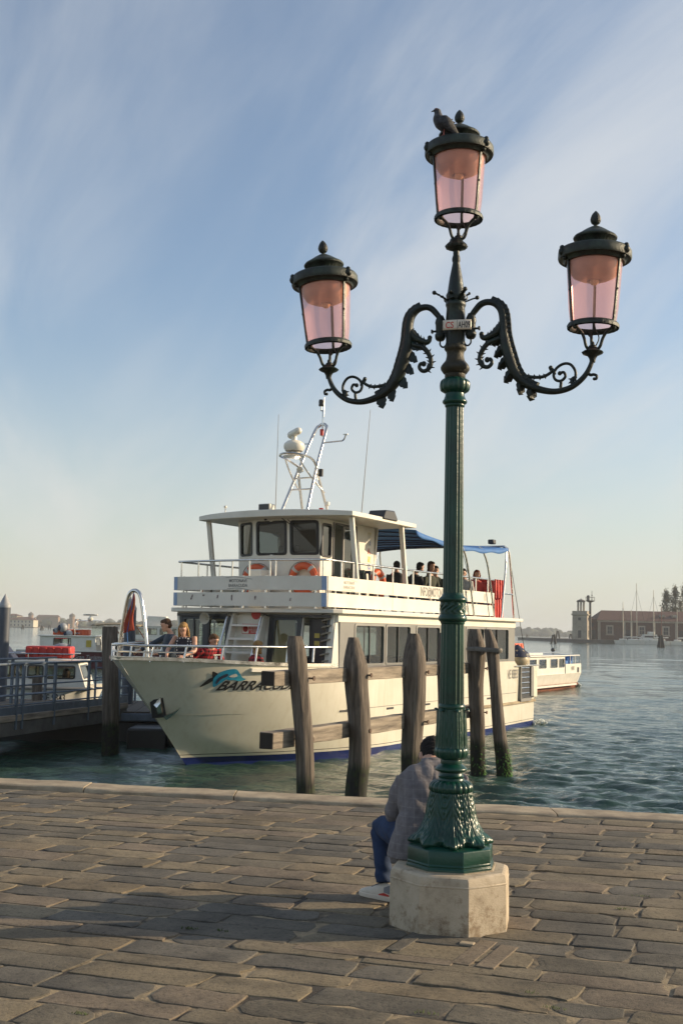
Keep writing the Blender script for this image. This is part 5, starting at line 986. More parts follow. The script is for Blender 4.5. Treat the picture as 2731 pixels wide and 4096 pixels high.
# ---- stern: gate, transom frame, pilot ladder
O('stern_gate', MB().bx(-8.12, -7.24, 1.86, 1.92, .78, 1.63), m_dark, boat, smooth=0)
for z in (.92, 1.06, 1.20, 1.34, 1.48, 1.60): O('gate_bar', MB().tube([(-7.26, 1.94, z), (-7.86, 1.94, z)], .016, 6), m_steel, boat)
O('gate_frame', MB().bx(-7.25, -7.20, 1.90, 1.96, .72, 1.66).bx(-8.2, -8.02, 1.88, 1.95, .82, 1.66).bx(-8.0, -7.2, 1.90, 1.955, .70, .78), m_grey, boat, smooth=0)
O('quarter_panel', MB().bx(-8.5, -8.2, 1.86, 1.955, .78, 1.64), m_hull, boat, bevel=.02); O('stern_cap', MB().bx(-8.66, -6.8, 1.82, 1.97, 1.642, 1.67), m_steel, boat)
for f in (-7.95, -8.08): O('stern_bollard', MB().tube([(f, 1.84, 1.64), (f, 1.84, 1.98)], .04, 10), m_steel, boat)
O('stern_bulkhead', MB().bx(-6.80, -6.74, -1.85, 1.85, .95, 2.83), m_white, boat, smooth=0); O('ensign_line', MB().tube([(-6.3, 1.93, 4.7), (-7.9, 1.80, 2.02)], .008, 5), m_dark, boat)
O('stern_stay', MB().tube([(-3.2, 1.9, 4.6), (-3.9, 1.94, 3.5)], .006, 5), m_dark, boat)
# ---- separate things aboard
def on_boat(name, label, cat_, mb, m, x, y, z, rz=0, **k): o_ = O(name, mb, m, **k); tag(o_, label, cat_); o_.location = bw(x, y, z); o_.rotation_euler.z = BRZ+rz; return o_
fb = thing('fender_ball', 'large beige fender ball with navy cap hung at the stern of the BARRACUDA boat', 'fender', bw(-8.0, 1.55, 1.78), BRZ)
O('ball', MB().sph((0, 0, 0), (.34, .34, .36), 20, 14), M('beige_vinyl', (.46, .38, .24), .45, c2=(.32, .26, .16), scale=5), fb, smooth=180); O('cap', MB().lathe([(.335, .10), (.28, .22), (.14, .34), (.05, .42), (0, .44)], 20, (0, 0, 0), fn=lambda a, r_, z: r_*(1.03+.05*sin(6*a))), m_navy, fb)
def lifebuoy(lbl, x, y, z, rz, r0=.27):
    t_ = thing('lifebuoy', lbl, 'lifebuoy', bw(x, y, z), BRZ+rz, 'orange lifebuoys on the upper deck')
    O('ring', MB().tube([(0, r0*cos(a), r0*sin(a)) for a in np.linspace(0, 2*pi, 33)[:-1]], .075, 12, closed=True), m_orange, t_, smooth=180)
    for a in (.8, 2.36, 3.93, 5.5): O('reflective_band', MB().tube([(0, r0*cos(a+d), r0*sin(a+d)) for d in (-.12, 0, .12)], .078, 12), m_wht, t_)
    O('grab_line', MB().tube([(0, (r0+.075+.03*abs(sin(2*a)))*cos(a), (r0+.075+.03*abs(sin(2*a)))*sin(a)) for a in np.linspace(0, 2*pi, 41)[:-1]], .009, 6, closed=True), m_rope, t_)
lifebuoy('orange lifebuoy hanging left of centre on the front of the wheelhouse', 2.18, -.40, 3.52, 0); lifebuoy('orange lifebuoy hanging on the wheelhouse front nearest its door', 2.12, .72, 3.55, 0); lifebuoy('orange lifebuoy hanging on the side rail behind the wheelhouse door', .05, 1.35, 3.52, rad(90))
for k, (x, z, l) in enumerate(((-6.42, 2.92, 'lower red ribbed life raft box at the stern end of the upper deck'), (-6.46, 3.43, 'upper red ribbed life raft box at the stern end of the upper deck'))):
    t_ = thing('life_raft_box', l, 'life raft', bw(x, 1.12, z), BRZ, 'red raft boxes at the upper deck stern')
    O('casing', MB().bx(-.34, .34, -.48, .48, .0, .50), m_red, t_, bevel=.03)
    for j in range(4): O('rib', MB().bx(-.30+j*.18, -.24+j*.18, -.51, .51, -.004, .512), m_red, t_, bevel=.01)
fl = thing('flag', 'limp orange-red flag hanging inside the bow arch of the cream boat', 'flag', bw(6.58, 0, 2.05), BRZ)
m_flag = M('flag_cloth', (.36, .05, .022), .8, c2=(.42, .13, .02), scale=9, lo=.40, hi=.48, bump=.5, bscale=12)
O('cloth', MB().grid(22, 10, lambda a, b_: Vector((.03*sin(b_*9+a*2)*a, -.01+(b_-.5)*(.03+.17*a**.8)-.09*a+.02*sin(a*7), 1.02-.66*a+.05*(b_-.5)*a))), m_flag, fl, smooth=180, solid=.006); O('cord', MB().tube([(0, -.10, .14), (.03, -.10, .35), (0, -.05, .7), (0, -.01, 1.04)], .008, 5), m_blue, fl)
for k, (x, y) in enumerate(((1.0, 1.45), (.72, 1.45))):
    t_ = thing('plastic_chair', ('dark green plastic chair nearest the wheelhouse door', 'navy plastic chair on the side deck behind the green one')[k], 'chair', bw(x, y, 2.916), BRZ+rad(90), 'plastic chairs beside the wheelhouse door')
    mm_ = M('chair_plastic_%d' % k, ((.015, .04, .03), (.02, .03, .07))[k], .4)
    O('seat', MB().bx(-.20, .20, -.20, .20, .42, .45), mm_, t_, bevel=.01)
    for j in range(5): O('back_slat', MB().bar((-.20+j*.10, -.20, .45), (-.20+j*.10, -.28, .82), .05, .012), mm_, t_)
    O('back_top', MB().bar((-.24, -.28, .82), (.24, -.28, .82), .03, .06), mm_, t_)
    for a in (-1, 1):
        for b_ in (-1, 1): O('leg', MB().bar((a*.18, b_*.18, .42), (a*.22, b_*.21, 0), .04), mm_, t_)
# ------------------------------------------------------------------ people aboard
def bfig(label, x, y, z, hdg, J, top, hair, group='passengers on the cream boat', **k):
    return figure('person', label, 'person', bw(x, y, z), BRZ+rad(hdg)-pi/2, J, top, hair, group=group, vox=.02, **k)
bfig('blond woman in a black polka-dot top leaning on the bow rail', 5.28, .15, .93, 18, pose(head=(0, .12, 1.53), neck=(0, .05, 1.42), chest=(0, .02, 1.20), ha_r=(.20, .40, 1.06), ha_l=(-.12, .40, 1.06), el_r=(.27, .16, 1.16), el_l=(-.24, .14, 1.16)), m_dots, m_hbld, style='long', sleeve='none', head=(-.1, 1, -.45))
bfig('dark-haired man in a dark blue shirt behind the blond woman at the bow', 4.85, -.52, .93, -32, pose(head=(0, .10, 1.60), ha_r=(.50, .42, 1.12), el_r=(.36, .24, 1.24), ha_l=(-.1, .3, 1.08)), m_teal, m_hbrn, head=(.2, 1, -.3))
bfig('short-haired man in a red plaid shirt bending over behind the bow rail', 4.62, .05, .93, 75, pose(pelvis=(.0, 0, .80), chest=(.02, .16, 1.08), neck=(.02, .30, 1.22), head=(.03, .38, 1.33), sh_r=(.20, .26, 1.18), sh_l=(-.17, .26, 1.18), el_r=(.34, .12, .98), el_l=(-.24, .32, .95), ha_r=(.30, .34, .90), ha_l=(-.12, .48, .92)), m_plaid, m_hlbr, head=(0, 1, -.35))
bfig('blond woman in a red checked top with a grey hood sitting by the ladder', 3.75, .62, 1.0, 150, pose(1), m_plaid, m_hbld, style='bob', head=(-.3, 1, -.1))
bfig('helmsman in a pale shirt seen dimly through the wheelhouse windows', 1.15, -.25, 2.92, 0, pose(), m_gry, m_hblk)
for k, (lb, x, y, hd_, top, hair, stl, kw) in enumerate((
    ('dark-haired passenger half hidden behind the awning post on the upper deck', -2.05, .75, 200, m_blk, m_hblk, 'short', {}),
    ('dark-haired man in a black jacket leaning in on the upper deck', -2.85, .80, 160, m_blk, m_hblk, 'short', dict(head=(.1, .16, 1.17))),
    ('woman with long brown hair and sunglasses on the upper deck', -3.42, .95, 70, m_olive, m_hbrn, 'long', dict(head=(0, .10, 1.22))),
    ('dark-haired passenger peeping out left of the lamp post on the upper deck', -4.15, .80, 30, m_olive, m_hbrn, 'short', {}),
    ('dark-haired man in a white shirt just right of the lamp post on the upper deck', -5.42, 1.05, 10, m_wht, m_hblk, 'short', {}),
    ('red-haired woman in a red top near the stern of the upper deck', -6.02, 1.12, 40, m_rdt, m_hred, 'bob', {}),
    ('passenger raising an open hand at the stern of the upper deck', -6.25, .55, 90, m_rdt, m_hbrn, 'short', dict(el_r=(.28, .10, 1.10), ha_r=(.30, .14, 1.34), head=(0, .11, 1.02))))):
    bfig(lb, x, y, 2.90, hd_, pose(1, **kw), top, hair, style=stl, group='passengers on the upper deck')
# ------------------------------------------------------------------ timber piles and beams
m_pile, t, p, o = mat('weathered_pile_wood'); p.inputs['Roughness'].default_value = .85
tcn = N(t, 'ShaderNodeTexCoord'); sp = N(t, 'ShaderNodeSeparateXYZ'); L(t, tcn, 'Object', sp, 0); oi = N(t, 'ShaderNodeObjectInfo')
mo = N(t, 'ShaderNodeMath', operation='MULTIPLY', _1=50); L(t, oi, 'Random', mo, 0); ad = N(t, 'ShaderNodeVectorMath', operation='ADD'); L(t, tcn, 'Object', ad, 0); L(t, mo, 0, ad, 1)
mpn = N(t, 'ShaderNodeMapping'); mpn.inputs['Scale'].default_value = (9, 9, .55); L(t, ad, 0, mpn, 0)
ng = N(t, 'ShaderNodeTexNoise', i_Scale=2.4, i_Detail=9, i_Roughness=.65); L(t, mpn, 0, ng, 0)
rg = ramp(t, [(.28, (.032, .026, .020)), (.45, (.095, .076, .060)), (.62, (.175, .142, .112)), (.8, (.26, .21, .162))]); L(t, ng, 0, rg, 0)
nw = N(t, 'ShaderNodeTexNoise', i_Scale=7, i_Detail=6); L(t, mpn, 0, nw, 0); wz = N(t, 'ShaderNodeMath', operation='MULTIPLY_ADD', _1=.30, _2=-.15); L(t, nw, 0, wz, 0); zs = N(t, 'ShaderNodeMath', operation='ADD'); L(t, sp, 2, zs, 0); L(t, wz, 0, zs, 1)
rw = ramp(t, [(.54, 1), (.68, 0)]); L(t, zs, 0, rw, 0); nal = N(t, 'ShaderNodeTexNoise', i_Scale=12, i_Detail=6); L(t, tcn, 'Object', nal, 0)
ral = ramp(t, [(.42, (.012, .011, .009)), (.62, (.022, .03, .008))]); L(t, nal, 0, ral, 0); mx = N(t, 'ShaderNodeMixRGB'); L(t, rw, 0, mx, 0); L(t, rg, 0, mx, 1); L(t, ral, 0, mx, 2); L(t, mx, 0, p, 'Base Color')
b = N(t, 'ShaderNodeBump', i_Strength=.8, i_Distance=.03); L(t, ng, 0, b, 'Height'); L(t, b, 0, p, 'Normal')
m_beam = M('weathered_beam_wood', (.34, .285, .22), .85, c2=(.11, .09, .07), scale=2.2, lo=.32, hi=.66, stretch=(.7, 7, 7), bump=.8, bscale=9, rnd=.06)
m_iron = M('rusty_iron', (.06, .045, .035), .7, c2=(.12, .06, .03), scale=20)
m_weed = M('green_seaweed', (.07, .22, .015), .6, c2=(.02, .06, .008), scale=12)
m_cut = M('dark_end_grain', (.035, .028, .022), .9)
def pile(label, D, prof, group, seed, nm='mooring_pile', cracks=2, mt=None):
    rr_ = random.Random(seed); x0 = prof[-1][1]; o_ = thing(nm, label, 'pile', (x0, D, WZ), 0, group)
    P_ = [tuple(q) for q in cat([(z, x-x0, r_) for z, x, r_ in prof]+[(-.6, prof[-1][1]-x0+.02, prof[-1][2]*1.02)], 7)]
    ph = [rr_.uniform(0, 6) for _ in range(6)]; n = 22; rings_ = []
    zt = prof[0][0]
    for z, x, r_ in P_:
        rg_ = []
        for j in range(n):
            a = 2*pi*j/n; k = 1+.045*sin(3*a+ph[0]+z*.5)+.03*sin(5*a+ph[1]-z)+.02*sin(8*a+z*1.5+ph[2])+.03*sin(2*z*3+ph[3])*sin(a+ph[4])
            for f_ in range(4):                             # axe-cut flats near the head
                if z > zt-.62: k = min(k, (1.0+.05*f_)/max(.35, cos(a-ph[5]-f_*1.6)))
            if cracks and abs((a-4.5-.2*sin(z*2)) % (2*pi)) < .15 and z > .7: k *= .90
            rg_.append((x+r_*k*cos(a), r_*k*sin(a), z))
        rings_.append(rg_)
    top = rings_[0]; rings_ = rings_[::-1]
    O('trunk', MB().loft(rings_), mt or m_pile, o_, smooth=50)
    return o_
GP = 'timber mooring piles in front of the cream boat'
pile('split-topped grey pile, first from the left, in front of the cream hull', 14.9, [(2.42, -.576, .084), (2.24, -.556, .120), (1.97, -.525, .123), (1.48, -.467, .119), (1.05, -.421, .119), (.35, -.384, .12)], GP, 1)
pile('thick bowed grey pile with pointed head, second from the left in front of the hull', 16.4, [(2.41, .206, .074), (2.02, .242, .172), (1.71, .261, .167), (1.24, .321, .157), (.77, .33, .153), (.15, .29, .152)], GP, 2)
pile('thickest straight pile, third from the left, right behind the seated man', 18.2, [(2.48, 1.177, .089), (2.08, 1.194, .182), (1.46, 1.199, .180), (.94, 1.177, .169), (.42, 1.169, .163)], GP, 3)
pile('timber pile almost hidden behind the green lamp shaft', 19.4, [(2.5, 1.795, .09), (2.18, 1.795, .136), (1.38, 1.821, .138), (.32, 1.85, .134)], GP, 4)
p4_ = pile('upright pile with an iron strap just right of the lamp shaft', 20.6, [(2.58, 2.442, .095), (2.23, 2.468, .165), (1.6, 2.471, .136), (.76, 2.502, .131), (.09, 2.516, .13)], GP, 5)
p5_ = pile('slender leaning pile strapped to its neighbour, with bright green weed at its foot', 20.3, [(2.58, 2.629, .061), (2.24, 2.714, .113), (1.62, 2.773, .1), (.79, 2.853, .115), (.11, 2.939, .13)], GP, 6)
for o_, s_, n_ in ((p4_, .135, 90), (p5_, .135, 320)):
    mb = MB(); rr_ = random.Random(5)
    for i in range(n_):
        a = rr_.gauss(-.5, .7) if i % 4 else rr_.uniform(0, 6.28); z = .55*rr_.random()**1.9; c = Vector((s_*1.02*cos(a)-.03*z*0, s_*1.02*sin(a), z-.03)); c.x += (-.06*z if o_ is p5_ else 0)
        d = Vector((cos(a), sin(a), -.9)).normalized()*rr_.uniform(.02, .05); s2 = Vector((-sin(a), cos(a), 0))*rr_.uniform(.008, .016); mb.add([c-s2, c+s2, c+d+s2*.6, c+d-s2*.5], [(0, 1, 2, 3)])
    O('seaweed', mb, m_weed, o_, smooth=0)['kind'] = 'stuff'
bd_ = Vector((.46, .888, 0)).normalized(); bn_ = Vector((-bd_.y, bd_.x, 0)); bs = Vector((-.45, 14.9, 0))+bn_*.235-bd_*.50
for lb, z0, z1, sk in (('upper weathered square beam running behind the mooring piles', .985, 1.172, 0), ('lower weathered square beam running behind the mooring piles', .195, .405, 0)):
    rr_ = random.Random(int(z0*100)); o_ = thing('fender_beam', lb, 'beam', bs, atan2(bd_.y, bd_.x), 'beams behind the piles')
    rg_ = []
    for k in range(25):
        x_ = 7.35*k/24; j_ = lambda: rr_.uniform(-.006, .006); rg_.append([(x_, -.10+j_(), z0+j_()), (x_, .10+j_(), z0+j_()), (x_, .10+j_(), z1+j_()), (x_, -.10+j_(), z1+j_())])
    O('timber', MB().loft(rg_), m_beam, o_, smooth=0, bevel=.010)
    O('end_grain', MB().bx(-.006, 0, -.095, .095, z0+.006, z1-.006), m_cut, o_, smooth=0)
    for px, ro in ((.50+.06, .125), (2.2, .155), (4.25, .17), (7.0, .14)):
        O('bolt', MB().tube([(px, -.235-ro*1.02, (z0+z1)/2), (px, -.10, (z0+z1)/2)], .012, 8).tube([(px, -.235-ro*1.06, (z0+z1)/2), (px, -.235-ro*.97, (z0+z1)/2)], .032, 10), m_iron, o_)
m_iron2 = M('grey_strap_iron', (.16, .15, .135), .6, .3, c2=(.09, .085, .075), scale=8)
tag(O('strap', MB().tube(cat([(2.30, 20.42, 1.42), (2.42, 20.30, 1.43), (2.60, 20.16, 1.42), (2.82, 20.14, 1.41), (2.87, 20.28, 1.41), (2.76, 20.46, 1.42), (2.50, 20.80, 1.43), (2.34, 20.72, 1.43)], 4, closed=True), .020, 6, closed=True, sq=2.2), m_iron2), 'flat grey iron strap binding the two right-hand piles together', 'strap')
# ------------------------------------------------------------------ gangway and pontoon on the left
GA = Vector((-6.16, 21.0, 0)); GB = Vector((-5.03, 24.5, 0)); gd = (GB-GA).normalized(); gn = Vector((-gd.y, gd.x, 0)); GL = 11.0; G0 = GA-gd*6.2
gw = thing('gangway', 'grey metal gangway with plank deck and pipe railings reaching in from the left', 'gangway', G0, atan2(gd.y, gd.x))
m_plank = M('grey_deck_plank', (.13, .11, .09), .85, c2=(.07, .06, .05), scale=4, stretch=(1, 5, 1), bump=.5, bscale=20, rnd=.12)
O('side_beam', MB().bx(0, GL, -.03, .05, -.36, -.10), M('pale_beam', (.12, .115, .105), .8, c2=(.07, .065, .06), scale=4), gw, bevel=.01); O('side_beam', MB().bx(0, GL, 1.75, 1.83, -.36, -.10), m_beam, gw)
O('edge_board', MB().bx(0, GL, -.05, .02, -.095, .02), m_beam, gw, bevel=.008); O('edge_board', MB().bx(0, GL, 1.78, 1.85, -.095, .02), m_beam, gw)
pm = MB().bx(-.068, .068, .03, 1.77, -.045, -.01).mesh('plank', 0)
for k in range(78): O('plank', pm, m_plank, gw, loc=(.07+k*.141, 0, R.uniform(-.003, .003)))
O('toe_plate', MB().bx(0, GL, -.045, -.02, .03, .17), m_dsteel, gw)
for side in (0, 1):
    y_ = -.03 if side == 0 else 1.82
    for k in range(9): x_ = .2+k*1.30; O('railing_post', MB().bx(x_-.03, x_+.03, y_-.022, y_+.022, -.25, .94), m_dsteel, gw, smooth=0)
    if side == 0: O('railing_post', MB().bx(6.9-.03, 6.9+.03, y_-.022, y_+.022, -.25, .94), m_dsteel, gw, smooth=0)
    for z in (.20, .38, .56): O('railing_bar', MB().tube([(0, y_, z), (GL, y_, z)], .016, 7), m_dsteel, gw)
    O('railing_top', MB().bx(0, GL, y_-.035, y_+.035, .94, .985), m_dsteel, gw, bevel=.012)
pile('squared brown timber pile standing between the gangway and the boat bow', 22.8, [(2.49, -4.555, .150), (2.2, -4.545, .158), (1.3, -4.50, .162), (.4, -4.465, .163), (.1, -4.455, .165)], 'timber piles by the gangway', 9, cracks=0)
pile('dark stubby timber stake rising from the pontoon behind the gangway rail', 26.3, [(1.35, -6.86, .10), (1.2, -6.86, .115), (.4, -6.84, .12), (.1, -6.84, .12)], 'timber piles by the gangway', 10)
m_post = M('painted_steel_post', (.085, .10, .125), .5, c2=(.055, .065, .085), scale=3, stretch=(1, 1, .4)); m_cap = M('pale_post_cap', (.34, .35, .36), .5)
for lb, x_ in (('blue-grey steel post with pale conical cap at the left edge', -8.19), ('blue-grey steel post with pale conical cap behind the boat bow arch', -5.11)):
    t_ = thing('mooring_post', lb, 'mooring post', (x_, 28, WZ), 0, 'steel mooring posts with conical caps')
    O('shaft', MB().lathe([(.142, -1), (.142, 2.95)], 24), m_post, t_); O('cap', MB().lathe([(.150, 2.90), (.150, 2.95), (.146, 2.96), (.004, 3.24)], 24), m_cap, t_, smooth=30)
pt = thing('pontoon', 'low dark floating pontoon deck behind the gangway', 'pontoon', (-7.2, 27.4, WZ), rad(4))
O('float', MB().bx(-4, 4.9, -2.2, 1.6, -.4, .42), m_black, pt, bevel=.05); O('deck_edge', MB().bx(-4.05, 4.95, -2.26, 1.66, .425, .60), m_dsteel, pt, bevel=.02)  # dark float drawn out towards the bow to stand in for the gangway's shade
for k in range(28): O('deck_board', MB().bx(-4+k*.315, -3.70+k*.315, -2.2, 1.6, .605, .635), m_plank, pt, smooth=0)
for x_ in (1.2, 2.2, 3.2, 4.1):
    O('railing_post', MB().bx(x_-.025, x_+.025, 1.5, 1.55, .635, 1.6), m_dsteel, pt, smooth=0)
for z in (.95, 1.2, 1.45, 1.6): O('railing_bar', MB().tube([(1.2, 1.52, z), (4.1, 1.52, z)], .018, 7), m_dsteel, pt)
tag(O('float_box', MB().bx(-4.4, -3.55, 24.2, 25.2, -.95, -.42), m_black, bevel=.05), 'small blue-grey steel float tucked behind the boat bow', 'float')  # blue-grey float coloured black: the shade it lies in is put into the colour
# ------------------------------------------------------------------ other boats
m_bwhite = M('white_boat_paint', (.74, .72, .66), .4, c2=(.64, .61, .54), scale=3); m_maroon = M('maroon_hull_paint', (.10, .016, .026), .35, c2=(.07, .012, .02), scale=3); m_varn = M('varnished_wood', (.30, .10, .03), .35, c2=(.18, .06, .02), scale=5, stretch=(.5, 3, 3)); m_canv = M('beige_canvas', (.30, .25, .17), .85, c2=(.20, .165, .11), scale=5)
def hullb(l0, l1, hw, z0, z1, bow=1.6, n=18, rake=.5, stern_in=.0):
    """simple hull: x forward from l0 (stern) to l1 (bow)"""
    rg_ = []
    for k in range(n+1):
        x_ = l0+(l1-l0)*(1-(1-k/n)**1.4); w_ = hw*(1-sat((x_-(l1-bow*2))/(bow*2))**2.2)**.7 if x_ > l1-bow*2 else hw
        w_ = max(w_, .01); s_ = .12*sat((x_-(l1-bow*2))/(bow*2))**2
        rg_.append([(x_, -w_, z1+s_), (x_-rake*sat((x_-l1+bow)/bow), -w_*.82, z0), (x_-rake*sat((x_-l1+bow)/bow), w_*.82, z0), (x_, w_, z1+s_)])
    return MB().loft(rg_)
def cabin(root, x0, x1, hw, z0, z1, wins, m, rake0=0, rake1=.3, roof=.06, over=.08, glassm=None, frame=None):
    cr = lambda x, z: x+(rake0 if abs(x-x0) < 1e-6 else -rake1 if abs(x-x1) < 1e-6 else 0)*(z-z0)/(z1-z0)
    zl, zh = z0+(z1-z0)*.38, z0+(z1-z0)*.88
    for sg in (-1, 1):
        us = sorted([x0, x1]+[q for w_ in wins for q in w_]); fn = lambda u, v, e: Vector((cr(u, v), sg*(hw-e), v))
        wall('cabin_side', m, us, [z0, zl, zh, z1], [(a, b_, zl, zh) for a, b_ in wins], fn, .04, root)
        for a, b_ in wins: window(a, b_, zl, zh, fn, .04, parent=root, fm=frame or m_dark, fw=.02, g=glassm)
    for x_, s_ in ((x0, 1), (x1, -1)):
        fn = lambda u, v, e: Vector((cr(x_, v)+s_*e, u, v)); wall('cabin_end', m, [-hw+.04, -hw*.8, hw*.8, hw-.04], [z0, zl, zh, z1], [(-hw*.8, hw*.8, zl, zh)], fn, .04, root); window(-hw*.8, hw*.8, zl, zh, fn, .04, parent=root, fm=frame or m_dark, fw=.03, g=glassm)
    O('roof', MB().bx(x0+rake0-over, x1-rake1+over, -hw-over, hw+over, z1, z1+roof), m, root, bevel=.02)
# white taxi behind the gangway; own frame x towards its bow (right)
tx = thing('water_taxi', 'white cabin boat VE 9343 carrying a red raft box, moored behind the gangway', 'boat', (-9.6, 31.2, WZ), rad(4))
O('hull', hullb(-2.5, 3.25, .95, -.3, .82, 1.3), m_bwhite, tx, smooth=30); O('gunwale', MB().tube([(x_, -.97 if x_ < 2.2 else -.97+.28*(x_-2.2)**1.6, .83) for x_ in np.linspace(-2.5, 3.0, 16)], .04, 7), m_grey, tx)
cabin(tx, .55, 2.85, .80, .84, 1.50, [(.65, 1.25), (1.32, 1.72), (1.80, 2.55)], m_bwhite, rake1=.22); O('registration_lettering', text_mesh('VE 9343', .26, lambda u, v: Vector((1.75+u, -.985, .50+v)), sx=.7, bold=.004), m_ink, tx)
O('orange_stripe', MB().bx(.30, .56, -.83, -.80, .84, 1.25), m_orange, tx); O('fore_deck', MB().bx(2.6, 3.0, -.5, .5, .80, .84), m_bwhite, tx)
rr2 = rail_pts = [(.2, -.72, 1.73), (2.45, -.72, 1.73), (2.45, .72, 1.73), (.2, .72, 1.73)]
rl = O('roof_rail', MB().tube(rr2, .02, 7, closed=True), m_steel, tx)
for x_ in (.2, 1.3, 2.45): O('rail_post', MB().tube([(x_, -.72, 1.55), (x_, -.72, 1.73)], .016, 6), m_steel, rl)
hd2 = O('canopy_hood', MB().grid(10, 8, lambda a, b_: Vector((-.30+.75*a+.35*a*a, -.78+1.56*b_, 2.42-.9*a**2.2-.05*abs(2*b_-1)**3))), m_navy, tx, smooth=180, solid=.02); O('canopy_back', MB().grid(6, 6, lambda a, b_: Vector((-.30+.05*a, -.78+1.56*b_, 2.40-.9*a))), m_dglass, tx); O('canopy_stay', MB().tube([(-.05, -.8, 1.6), (.25, -.8, 2.25)], .018, 6), m_steel, tx)
def raftbox(lb, loc, rz, L_, W_, H_, m_, grp, ribs=6):
    t_ = thing('life_raft_box', lb, 'life raft', loc, rz, grp); O('casing', MB().bx(-L_/2, L_/2, -W_/2, W_/2, 0, H_), m_, t_, bevel=.04)
    for k in range(ribs): x_ = -L_/2+(k+.5)*L_/ribs; O('rib', MB().bx(x_-L_/ribs*.3, x_+L_/ribs*.3, -W_/2-.03, W_/2+.03, .02, H_-.03), m_, t_, bevel=.015)
    return t_
raftbox('long glossy red raft box on the roof rack of the white taxi boat', (-7.78, 31.0, WZ+1.62), rad(4), 1.2, .7, .31, m_red, 'raft boxes on boat roofs')
bfig0 = figure('person', 'brown-haired person seen from behind inside the white taxi boat', 'person', (-7.35, 31.1, WZ+.05), rad(10), pose(1), m_blk, m_hbrn, style='long', vox=.025)
ds = thing('fender_ball', 'grey fender with a navy cap on the roof of the white taxi boat', 'fender', (-7.55, 31.35, WZ+1.72), 0); O('ball', MB().sph((0, 0, .14), (.28, .16, .15)), m_cap, ds); O('cap', MB().lathe([(.13, 0), (.10, .12), (0, .18)], 12, (.16, 0, .1)), m_navy, ds)
# maroon launch
gt = thing('maroon_launch', 'maroon-hulled launch with white cabin and varnished canvas hood, lettered Gran Turismo', 'boat', (-17.8, 68, WZ), rad(2))
O('hull', hullb(-1.0, 9.6, 1.2, -.3, 1.02, 2.0), m_maroon, gt, smooth=30); O('gunwale', MB().bx(-1, 7.4, -1.24, -1.16, .98, 1.06), m_bwhite, gt)
cabin(gt, .3, 3.6, 1.0, 1.02, 1.84, [(1.1, 1.55), (1.6, 2.1)], m_bwhite, rake1=.1); cabin(gt, 4.0, 8.4, .95, 1.02, 1.60, [(4.2, 5.1), (5.2, 6.1), (6.2, 7.1), (7.2, 8.1)], m_bwhite, frame=m_varn)
O('varnished_trim', MB().bx(4.0, 8.3, -1.06, -1.0, 1.60, 1.68), m_varn, gt); O('name_lettering', text_mesh('Gran Turismo', .34, lambda u, v: Vector((2.3+u, -1.215, .56+v)), shear=.3, sx=.9), m_cap, gt); O('name_lettering', text_mesh('Venezia 1937', .17, lambda u, v: Vector((4.45+u, -1.215, .58+v)), shear=.2), m_cap, gt)
O('canvas_hood', MB().grid(14, 8, lambda a, b_: Vector((3.2+2.9*a, -.95+1.9*b_, 2.60+.10*sin(pi*a)-.10*abs(2*b_-1)**2))), m_canv, gt, smooth=180, solid=.03); O('hood_window', MB().add([(3.25, -.96, 1.85), (4.2, -.96, 2.1), (4.1, -.96, 2.5), (3.3, -.96, 2.5)], [(0, 1, 2, 3)]), m_glass, gt, smooth=0)
for a, b_ in (((4.2, 1.75), (4.6, 2.5)), ((5.1, 1.75), (4.6, 2.5)), ((5.1, 1.75), (5.9, 2.5)), ((6.4, 1.75), (5.9, 2.5))): O('hood_frame', MB().bar((a[0], -.96, a[1]), (b_[0], -.96, b_[1]), .06, .06), m_varn, gt)
O('radar_arch', MB().tube(cat([(2.25, -.7, 1.85), (2.25, -.7, 2.6), (2.35, -.5, 2.76), (2.5, 0, 2.78), (3.6, .3, 2.78), (3.75, .6, 2.6), (3.8, .7, 1.9)], 4), .03, 7), m_steel, gt)
for z in (2.05, 2.25, 2.45): O('arch_rung', MB().tube([(2.25, -.7, z), (2.55, -.65, z)], .02, 6), m_steel, gt)
rd2 = O('radar', MB().lathe([(.12, 0), (.16, .06), (.17, .14), (.08, .20), (.05, .28)], 16, (3.0, 0, 2.80)), m_white, gt); O('radar_scanner', MB().box((3.0, 0, 3.14), (.84, .12, .10)), m_white, rd2, bevel=.03); O('radar_lettering', text_mesh('FURUNO', .09, lambda u, v: Vector((3.0+u, -.064, 3.115+v)), align='CENTER', sx=1.3, bold=.002), m_ink, rd2)
O('cabin_notice', MB().bx(3.0, 3.3, -1.045, -1.04, 1.25, 1.65), M('yellow_panel', (.5, .38, .05), .6), gt, smooth=0); O('red_band', MB().bx(1.2, 1.9, -1.045, -1.04, 1.70, 1.76), m_red, gt, smooth=0)
for k in range(3): raftbox(('left orange raft box on the roof of the maroon launch', 'middle orange raft box on the roof of the maroon launch', 'right orange raft box on the roof of the maroon launch')[k], (-16.55+k*.72, 68.0, WZ+1.92), rad(2), .66, .8, .34, m_orange, 'raft boxes on boat roofs', 3)
for k, (x_, z_, r_) in enumerate(((-16.21, 2.36, .27), (-15.87, 2.0, .24), (-16.62, 2.2, .15))):
    t_ = thing('fender_ball', ('largest pale fender ball on the roof of the maroon launch', 'pale fender ball with navy cap low on the roof of the maroon launch', 'smallest fender ball at the left end of the maroon launch roof')[k], 'fender', (x_, 67.3, WZ+z_), 0, 'fender balls on the maroon launch'); O('ball', MB().sph((0, 0, 0), r_, 16, 12), m_cap, t_, smooth=180); O('cap', MB().sph((-r_*.5, -r_*.35, -r_*.05), r_*.66, 12, 8), m_navy, t_, smooth=180)
